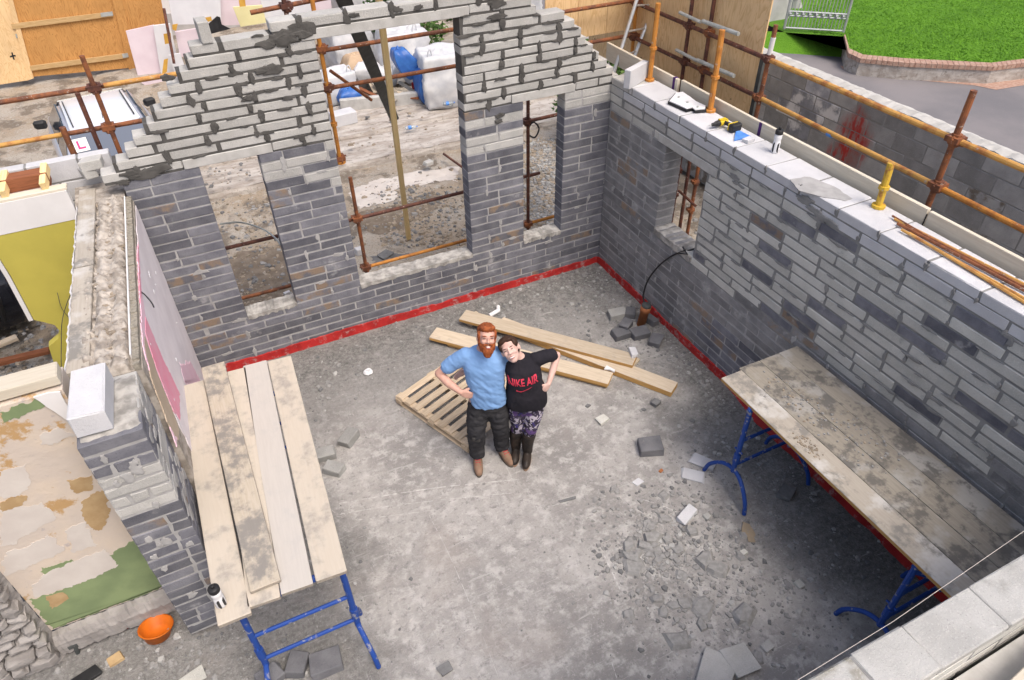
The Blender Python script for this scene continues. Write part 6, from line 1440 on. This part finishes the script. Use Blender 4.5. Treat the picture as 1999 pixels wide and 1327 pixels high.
def hand(bm, w_, d, nrm, s=1.0, curl=.5, thumb=1):
    """palm from the wrist along d; nrm is the way the palm faces; fingers curl towards nrm"""
    w_, d, nrm = Vector(w_), Vector(d).normalized(), Vector(nrm); nrm = (nrm-d*nrm.dot(d)).normalized(); sd = d.cross(nrm)*thumb
    for k_, (off, ln) in enumerate(((.030, .068), (.010, .075), (-.011, .070), (-.030, .056))):
        kn = w_+d*.088*s+sd*off*s; limb(bm, [w_+sd*off*.45*s, w_+d*.045*s+sd*off*.9*s, kn], [.019*s, .018*s, .0125*s], 8)
        p, dr = kn, d.copy(); pts, rs = [kn], [.0115*s]
        for seg, f in ((.46, .8), (.32, 1.1), (.22, .8)):
            dr = (Matrix.Rotation(curl*f, 3, sd*thumb) @ dr) if (Matrix.Rotation(.1, 3, sd*thumb) @ d).dot(nrm) > 0 else (Matrix.Rotation(-curl*f, 3, sd*thumb) @ dr)
            p = p+dr*ln*seg*s*1.25; pts.append(p); rs.append(rs[-1]*.90)
        limb(bm, pts, rs, 8)
    t0 = w_+d*.02*s+sd*.022*s; t1 = t0+(d*.55+sd*.75+nrm*.25).normalized()*.042*s; t2 = t1+(d*.8+sd*.35+nrm*.35).normalized()*.030*s; limb(bm, [t0, t1, t2, t2+(d*.9+nrm*.4).normalized()*.022*s], [.018*s, .0135*s, .012*s, .009*s], 8)
def head(bm, H, s=1.0, fem=False):
    b = lambda c, r, M=None: ball(bm, H @ (Vector(c)*s), tuple(x*s for x in r), H.to_3x3().to_4x4() @ (M or Matrix.Identity(4)), 3)
    b((0, .012, .03), (.078, .098, .092)); b((0, -.028, -.035), (.060 if fem else .064, .062, .078)); b((0, -.055, -.085), (.034, .034, .028))
    b((0, -.070, .025), (.056, .026, .040)); b((0, -.085, .036), (.050, .014, .012))
    for x in (-1, 1):
        b((x*.034, -.068, -.018), (.026, .026, .026)); b((x*.079, .012, -.005), (.011, .022, .034)); b((x*.0115, -.100, -.022), (.011, .012, .010))
    b((0, -.096, .002), (.010, .016, .028)); b((0, -.108, -.018), (.0125, .015, .0125)); b((0, -.082, -.060), (.027, .016, .017))
def facepart(name, H, items, mat, parent, MW, s=1.0):
    for c, r, rot in items:
        bm = NEW(); ball(bm, H @ (Vector(c)*s), tuple(x*s for x in r), H.to_3x3().to_4x4() @ Matrix.Rotation(rot, 4, 'Y'), 2); part(name, bm, mat, parent, MW, True)
def wrinkle(a1, s1, a2=0, s2=1, sx=1, sy=1, sz=1, seed=0):
    return lambda c: a1*mnoise.noise(Vector((c.x*s1*sx+seed, c.y*s1*sy, c.z*s1*sz)))+(a2*mnoise.noise(Vector((c.x*s2*sx, c.y*s2*sy+seed, c.z*s2*sz))) if a2 else 0)
TH = radians(-22.3)
# ------------------------------------------------------------------ the man
mp = onz(955, 893, 0); mw = Mxy((mp.x, mp.y, 0), TH)
man = thing('person', 'bearded ginger man in a light blue t-shirt, black work trousers and tan boots', 'person', (mp.x, mp.y, 0))
Hm = Matrix.Translation((.035, -.045, 1.69)) @ Matrix.Rotation(radians(5), 4, 'Z') @ Matrix.Rotation(radians(6), 4, 'Y') @ Matrix.Rotation(radians(-27), 4, 'X')
bm = NEW(); head(bm, Hm, 1.03)
limb(bm, [(.0, .02, 1.46), (.012, .005, 1.55), (.03, -.02, 1.64)], [.085, .062, .058])
loft(bm, [(0, 0, .86, .15, .10), (0, 0, 1.0, .15, .10), (0, 0, 1.15, .155, .11), (0, .01, 1.35, .17, .115), (0, .02, 1.47, .13, .085)])
limb(bm, [(-.17, .015, 1.455), (-.30, .035, 1.335), (-.435, .035, 1.215)], [.062, .051, .042])
limb(bm, [(-.435, .035, 1.215), (-.345, -.04, 1.150), (-.235, -.105, 1.085)], [.041, .043, .028])
hand(bm, (-.235, -.105, 1.085), (.85, -.05, -.45), (.2, .9, -.15), 1.0, .42, 1)
limb(bm, [(.165, .03, 1.44), (.27, .14, 1.28), (.33, .20, 1.14)], [.058, .048, .042]); limb(bm, [(.33, .20, 1.14), (.40, .21, 1.06), (.46, .20, .99)], [.041, .042, .029]); hand(bm, (.46, .20, .99), (.7, -.25, -.5), (-.2, -.9, 0), .95, .35, -1)
for sx, kx, ky, fx, fy in ((-1, -.115, -.075, -.12, -.03), (1, .125, -.02, .135, .06)): limb(bm, [(sx*.085, 0, .90), (kx, ky, .50), (fx, fy, .09)], [.085, .050, .042])
part('body', fuse(bm, 'body', 'skin', .0065, 3), None, man, mw)
sh = NEW()
loft(sh, [(.02, -.01, .855, .178, .128), (.02, -.012, .93, .180, .132), (.012, -.014, 1.05, .178, .132), (.0, -.008, 1.20, .188, .134), (0, .0, 1.33, .202, .136), (0, .012, 1.42, .196, .122), (.0, .018, 1.49, .135, .092), (.006, .015, 1.525, .082, .075)])
limb(sh, [(-.165, .015, 1.440), (-.29, .033, 1.340), (-.345, .035, 1.292)], [.083, .077, .074]); limb(sh, [(.150, .022, 1.425), (.235, .10, 1.315), (.275, .145, 1.24)], [.080, .074, .070])
def man_folds(c):
    k_ = 1.0 if c.z < 1.25 else .6
    return k_*(.010*mnoise.noise(Vector((c.x*7, c.y*7, c.z*17+c.x*14)))+.005*mnoise.noise(Vector((c.x*24+3, c.y*20, c.z*42+c.x*30))))
part('tshirt', fuse(sh, 'tshirt', 'shirt_blue', .009, 4, man_folds), None, man, mw)
tr = NEW(); loft(tr, [(.01, .0, .73, .165, .115), (.012, -.005, .83, .180, .125), (.015, -.005, .92, .170, .120), (.015, -.005, .955, .165, .115)])
for sx, kx, ky, fx, fy in ((-1, -.118, -.080, -.122, -.035), (1, .128, -.022, .138, .055)): limb(tr, [(sx*.082+.01, .0, .82), (sx*.10+.01, -.02, .68), (kx, ky, .49), (fx, fy, .28), (fx, fy, .12)], [.110, .112, .092, .086, .078])
for sx in (-1, 1): ball(tr, (sx*.165+.01, -.04, .70), (.035, .055, .085))
part('trousers', fuse(tr, 'trousers', 'trouser', .010, 3, wrinkle(.012, 10, .009, 24, 1, 1, 2.0)), None, man, mw)
for (kx, ky) in ((-.120, -.146),):
    bm = NEW(); loft(bm, [(kx, ky+.004, .415, .034, .014), (kx, ky-.008, .45, .046, .018), (kx, ky-.008, .50, .042, .016)]); part('knee_patch', fuse(bm, 'knee_patch', 'trouser_patch', .008, 4), None, man, mw)
for (fx, fy, toe) in ((-.122, -.035, Vector((.04, -1, 0))), (.138, .055, Vector((.42, -.9, 0)))):
    t = toe.normalized(); c = Vector((fx, fy, 0)); bm = NEW()
    limb(bm, [c+Vector((0, .01, .17)), c+Vector((0, .0, .10)), c-t*.03+Vector((0, 0, .06))], [.055, .056, .052]); limb(bm, [c-t*.045+Vector((0, 0, .05)), c+t*.07+Vector((0, 0, .06)), c+t*.15+Vector((0, 0, .045)), c+t*.195+Vector((0, 0, .042))], [.044, .050, .048, .038])
    part('boot', fuse(bm, 'boot', 'boot_tan', .008, 3), None, man, mw)
    bm = NEW(); sdv = Vector((-t.y, t.x, 0)); o2 = []
    for k_ in range(20):
        a = 2*pi*k_/20; o2.append(c+t*(.075+.158*cos(a))+sdv*(.048+.006*cos(a))*sin(a)+Vector((0, 0, .0)))
    prism(bm, o2, (0, 0, .026)); part('sole', bm, 'sole', man, mw)
    for k_ in range(4): q = c+t*(.055+.026*k_)+Vector((0, 0, .118-.010*k_)); bm = NEW(); tube(bm, q-sdv*.026, q+sdv*.026, .0055, 5); part('lace', bm, 'lace_red', man, mw)
# hair, beard and face
hb = NEW(); S = 1.03
for c, r in (((0, .022, .062), (.082, .096, .072)), ((0, .055, .02), (.076, .062, .085)), ((0, -.045, .092), (.066, .050, .034)), ((-.035, -.055, .100), (.035, .034, .024)), ((.03, -.06, .104), (.036, .032, .024)), ((-.074, -.022, .028), (.012, .026, .045)), ((.074, -.022, .028), (.012, .026, .045))): ball(hb, Hm @ (Vector(c)*S), tuple(x*S for x in r), Hm.to_3x3().to_4x4(), 3)
part('hair', fuse(hb, 'hair', 'ginger', .006, 2, wrinkle(.005, 42, .004, 85, 1, 1, .5)), None, man, mw)
bb = NEW()
for c, r in (((0, -.068, -.100), (.052, .046, .050)), ((-.046, -.038, -.068), (.026, .046, .046)), ((.046, -.038, -.068), (.026, .046, .046)), ((-.066, -.008, -.03), (.014, .026, .042)), ((.066, -.008, -.03), (.014, .026, .042)), ((0, -.062, -.135), (.036, .034, .034)), ((-.022, -.098, -.043), (.022, .012, .010)), ((.022, -.098, -.043), (.022, .012, .010)), ((-.042, -.080, -.058), (.014, .016, .024)), ((.042, -.080, -.058), (.014, .016, .024))): ball(bb, Hm @ (Vector(c)*S), tuple(x*S for x in r), Hm.to_3x3().to_4x4(), 3)
part('beard', fuse(bb, 'beard', 'ginger', .0055, 1, wrinkle(.004, 48, .004, 95, 1, 1, .5)), None, man, mw)
facepart('eye', Hm, [((-.033, -.0925, .012), (.0135, .005, .0036), 0), ((.033, -.0925, .012), (.0135, .005, .0036), 0)], 'eye', man, mw, S)
facepart('eyebrow', Hm, [((-.034, -.096, .034), (.021, .006, .0048), .12), ((.034, -.096, .034), (.021, .006, .0048), -.12)], 'ginger', man, mw, S)
facepart('mouth', Hm, [((0, -.107, -.061), (.018, .005, .0052), 0)], 'teeth', man, mw, S)
facepart('lip', Hm, [((0, -.109, -.071), (.022, .006, .0045), 0)], 'lip', man, mw, S)
# ------------------------------------------------------------------ the woman
wp_ = onz(1021, 884, 0); ww = Mxy((wp_.x, wp_.y, 0), TH)
wom = thing('person', 'smiling woman in a black t-shirt with red lettering, patterned leggings and muddy wellingtons', 'person', (wp_.x, wp_.y, 0))
Hw = Matrix.Translation((-.115, -.065, 1.52)) @ Matrix.Rotation(radians(6), 4, 'Z') @ Matrix.Rotation(radians(-24), 4, 'Y') @ Matrix.Rotation(radians(-36), 4, 'X')
bm = NEW(); head(bm, Hw, 1.07, True)
limb(bm, [(-.01, .02, 1.30), (-.045, .0, 1.385), (-.095, -.02, 1.465)], [.075, .050, .048])
loft(bm, [(.03, 0, .80, .16, .11), (.03, 0, .95, .15, .10), (.02, 0, 1.10, .13, .10), (0, .0, 1.24, .14, .10), (-.01, .01, 1.34, .11, .075)])
limb(bm, [(.140, .015, 1.335), (.255, .075, 1.305), (.345, .115, 1.265)], [.050, .043, .036]); limb(bm, [(.345, .115, 1.265), (.300, .03, 1.165), (.245, -.075, 1.065)], [.035, .036, .024]); hand(bm, (.245, -.075, 1.065), (-.55, -.25, -.75), (-.35, .85, -.1), .88, .95, -1)
limb(bm, [(-.155, .015, 1.325), (-.26, .12, 1.22), (-.38, .20, 1.14)], [.050, .043, .036]); limb(bm, [(-.38, .20, 1.14), (-.46, .20, 1.10), (-.54, .18, 1.06)], [.035, .034, .024]); hand(bm, (-.54, .18, 1.06), (-.9, -.3, -.2), (.1, -.9, 0), .85, .3, 1)
for hx, kx, ky, fx, fy in ((-.065, -.055, -.03, -.075, .02), (.115, .075, -.075, .045, -.045)): limb(bm, [(hx, 0, .84), (kx, ky, .47), (fx, fy, .09)], [.09, .055, .04])
part('body', fuse(bm, 'body', 'skin_pale', .0062, 3), None, wom, ww)
ws_ = NEW()
loft(ws_, [(.035, -.012, .79, .212, .158), (.035, -.016, .85, .214, .164), (.03, -.022, .95, .200, .160), (.022, -.020, 1.06, .178, .146), (.008, -.022, 1.18, .172, .150), (-.004, -.006, 1.27, .172, .128), (-.012, .010, 1.335, .140, .092), (-.028, .012, 1.372, .080, .066)])
ball(ws_, (-.075, -.105, 1.175), (.075, .060, .070)); ball(ws_, (.085, -.105, 1.185), (.075, .060, .070))
limb(ws_, [(.125, .012, 1.318), (.225, .062, 1.302), (.285, .088, 1.288)], [.072, .070, .068]); limb(ws_, [(-.14, .012, 1.305), (-.23, .09, 1.235), (-.28, .125, 1.205)], [.072, .068, .066])
shm = fuse(ws_, 'tshirt', 'shirt_black', .009, 4, wrinkle(.007, 9, .004, 24, 1.6, 1, 1)); part('tshirt', shm, None, wom, ww)
lg = NEW(); loft(lg, [(.03, .0, .72, .190, .130), (.03, .0, .82, .200, .142), (.03, 0, .90, .18, .13)])
LEG = ((-.068, -.050, -.035, -.075, .02), (.125, .078, -.082, .045, -.045))
for hx, kx, ky, fx, fy in LEG: limb(lg, [(hx, .0, .78), ((hx+kx)/2, ky*.5, .64), (kx, ky, .47), (fx, fy, .30)], [.108, .100, .070, .064])
part('leggings', fuse(lg, 'leggings', 'leggings', .009, 4), None, wom, ww)
for (hx, kx, ky, fx, fy), toe in zip(LEG, (Vector((-.15, -1, 0)), Vector((-.20, -1, 0)))):
    t = toe.normalized(); c = Vector((fx, fy, 0)); bm = NEW()
    limb(bm, [Vector(((fx+kx)/2, (fy+ky)/2, .375)), Vector((fx, fy, .22)), c+Vector((0, 0, .10)), c-t*.02+Vector((0, 0, .055))], [.073, .066, .055, .050]); limb(bm, [c-t*.03+Vector((0, 0, .05)), c+t*.07+Vector((0, 0, .055)), c+t*.15+Vector((0, 0, .044)), c+t*.175+Vector((0, 0, .042))], [.043, .047, .046, .038])
    bt = part('wellington', fuse(bm, 'wellington', 'wellington', .008, 3, wrinkle(.004, 16)), None, wom, ww)
    sdv = Vector((-t.y, t.x, 0)); bm = NEW(); prism(bm, [c+t*(.065+.148*cos(2*pi*k_/18))+sdv*.047*sin(2*pi*k_/18) for k_ in range(18)], (0, 0, .022)); part('sole', bm, 'mud', wom, ww)
    bm = NEW(); ball(bm, c+t*.172+Vector((0, 0, .052)), (.034, .030, .026)); part('mud_cap', fuse(bm, 'mud_cap', 'mud', .006, 2, wrinkle(.004, 40)), None, wom, ww)
hb = NEW()
for c, r in (((0, .028, .050), (.083, .092, .078)), ((0, .058, .0), (.076, .060, .085)), ((-.062, -.010, .050), (.026, .055, .050)), ((.062, -.010, .050), (.026, .055, .050)), ((0, .095, .045), (.045, .04, .045)), ((0, -.030, .098), (.064, .050, .030)), ((-.03, -.045, .092), (.040, .036, .026)), ((.03, -.045, .092), (.040, .036, .026))): ball(hb, Hw @ (Vector(c)*1.07), tuple(x*1.07 for x in r), Hw.to_3x3().to_4x4(), 3)
part('hair', fuse(hb, 'hair', 'brown_hair', .006, 3, wrinkle(.003, 40, .002, 80, 1, 1, .5)), None, wom, ww)
facepart('eye', Hw, [((-.031, -.0925, .010), (.0125, .005, .0032), .1), ((.031, -.0925, .010), (.0125, .005, .0032), -.1)], 'eye', wom, ww, 1.07)
facepart('eyebrow', Hw, [((-.032, -.097, .030), (.018, .004, .0030), .12), ((.032, -.097, .030), (.018, .004, .0030), -.12)], 'brown_hair', wom, ww, 1.07)
facepart('mouth', Hw, [((0, -.098, -.058), (.024, .006, .0068), 0)], 'teeth', wom, ww, 1.07); facepart('lip', Hw, [((0, -.0975, -.067), (.022, .007, .0042), 0), ((0, -.0985, -.0505), (.021, .006, .0030), 0)], 'lip', wom, ww, 1.07)
# print on the shirt, laid onto the cloth
tree = BVHTree.FromPolygons([v.co for v in shm.vertices], [tuple(pg_.vertices) for pg_ in shm.polygons])
def lay(bm, cx, cz, tilt, arch=0.0):
    for _ in range(3): bmesh.ops.subdivide_edges(bm, edges=[e for e in bm.edges if e.calc_length() > .010], cuts=1)
    bmesh.ops.triangulate(bm, faces=bm.faces[:]); ct, st = cos(tilt), sin(tilt)
    for v in bm.verts:
        u, w2 = v.co.x, v.co.y-arch*(v.co.x**2); x, z = cx+u*ct-w2*st, cz+u*st+w2*ct
        h = tree.ray_cast(Vector((x, -1, z)), Vector((0, 1, 0)))
        v.co = (h[0]+Vector((0, -.003, 0))) if h[0] else Vector((x, -.17, z))
    return bm
tb = text_bm('NIKE AIR', .105)
xs = [v.co.x for v in tb.verts]; ys = [v.co.y for v in tb.verts]; wd, hg = max(xs)-min(xs), max(ys)-min(ys)
for v in tb.verts: v.co.x *= .285/wd; v.co.y *= .078/hg*(1+1.2*abs(v.co.x)); v.co.z = 0
part('lettering', lay(tb, -.005, 1.180, .10, -.75), 'print_red', wom, ww)
bm = NEW(); up_, lo_ = [], []
for k_ in range(15):
    t = k_/14; lo_.append(Vector((-.062+.155*t, -.016-.020*sin(min(1, t*1.9)*pi*.5)*(1-t)+.034*t*t, 0)))
    up_.append(Vector((-.062+.155*t, .004-.030*sin(min(1, t*2.4)*pi*.5)*(1-t)**1.2+.016*t*t, 0)))
for a, b, c_, d_ in zip(lo_, lo_[1:], up_[1:], up_): bm.faces.new([bm.verts.new(q) for q in (a, b, c_, d_)])
part('swoosh', lay(bm, -.01, 1.095, .12), 'print_red', wom, ww)
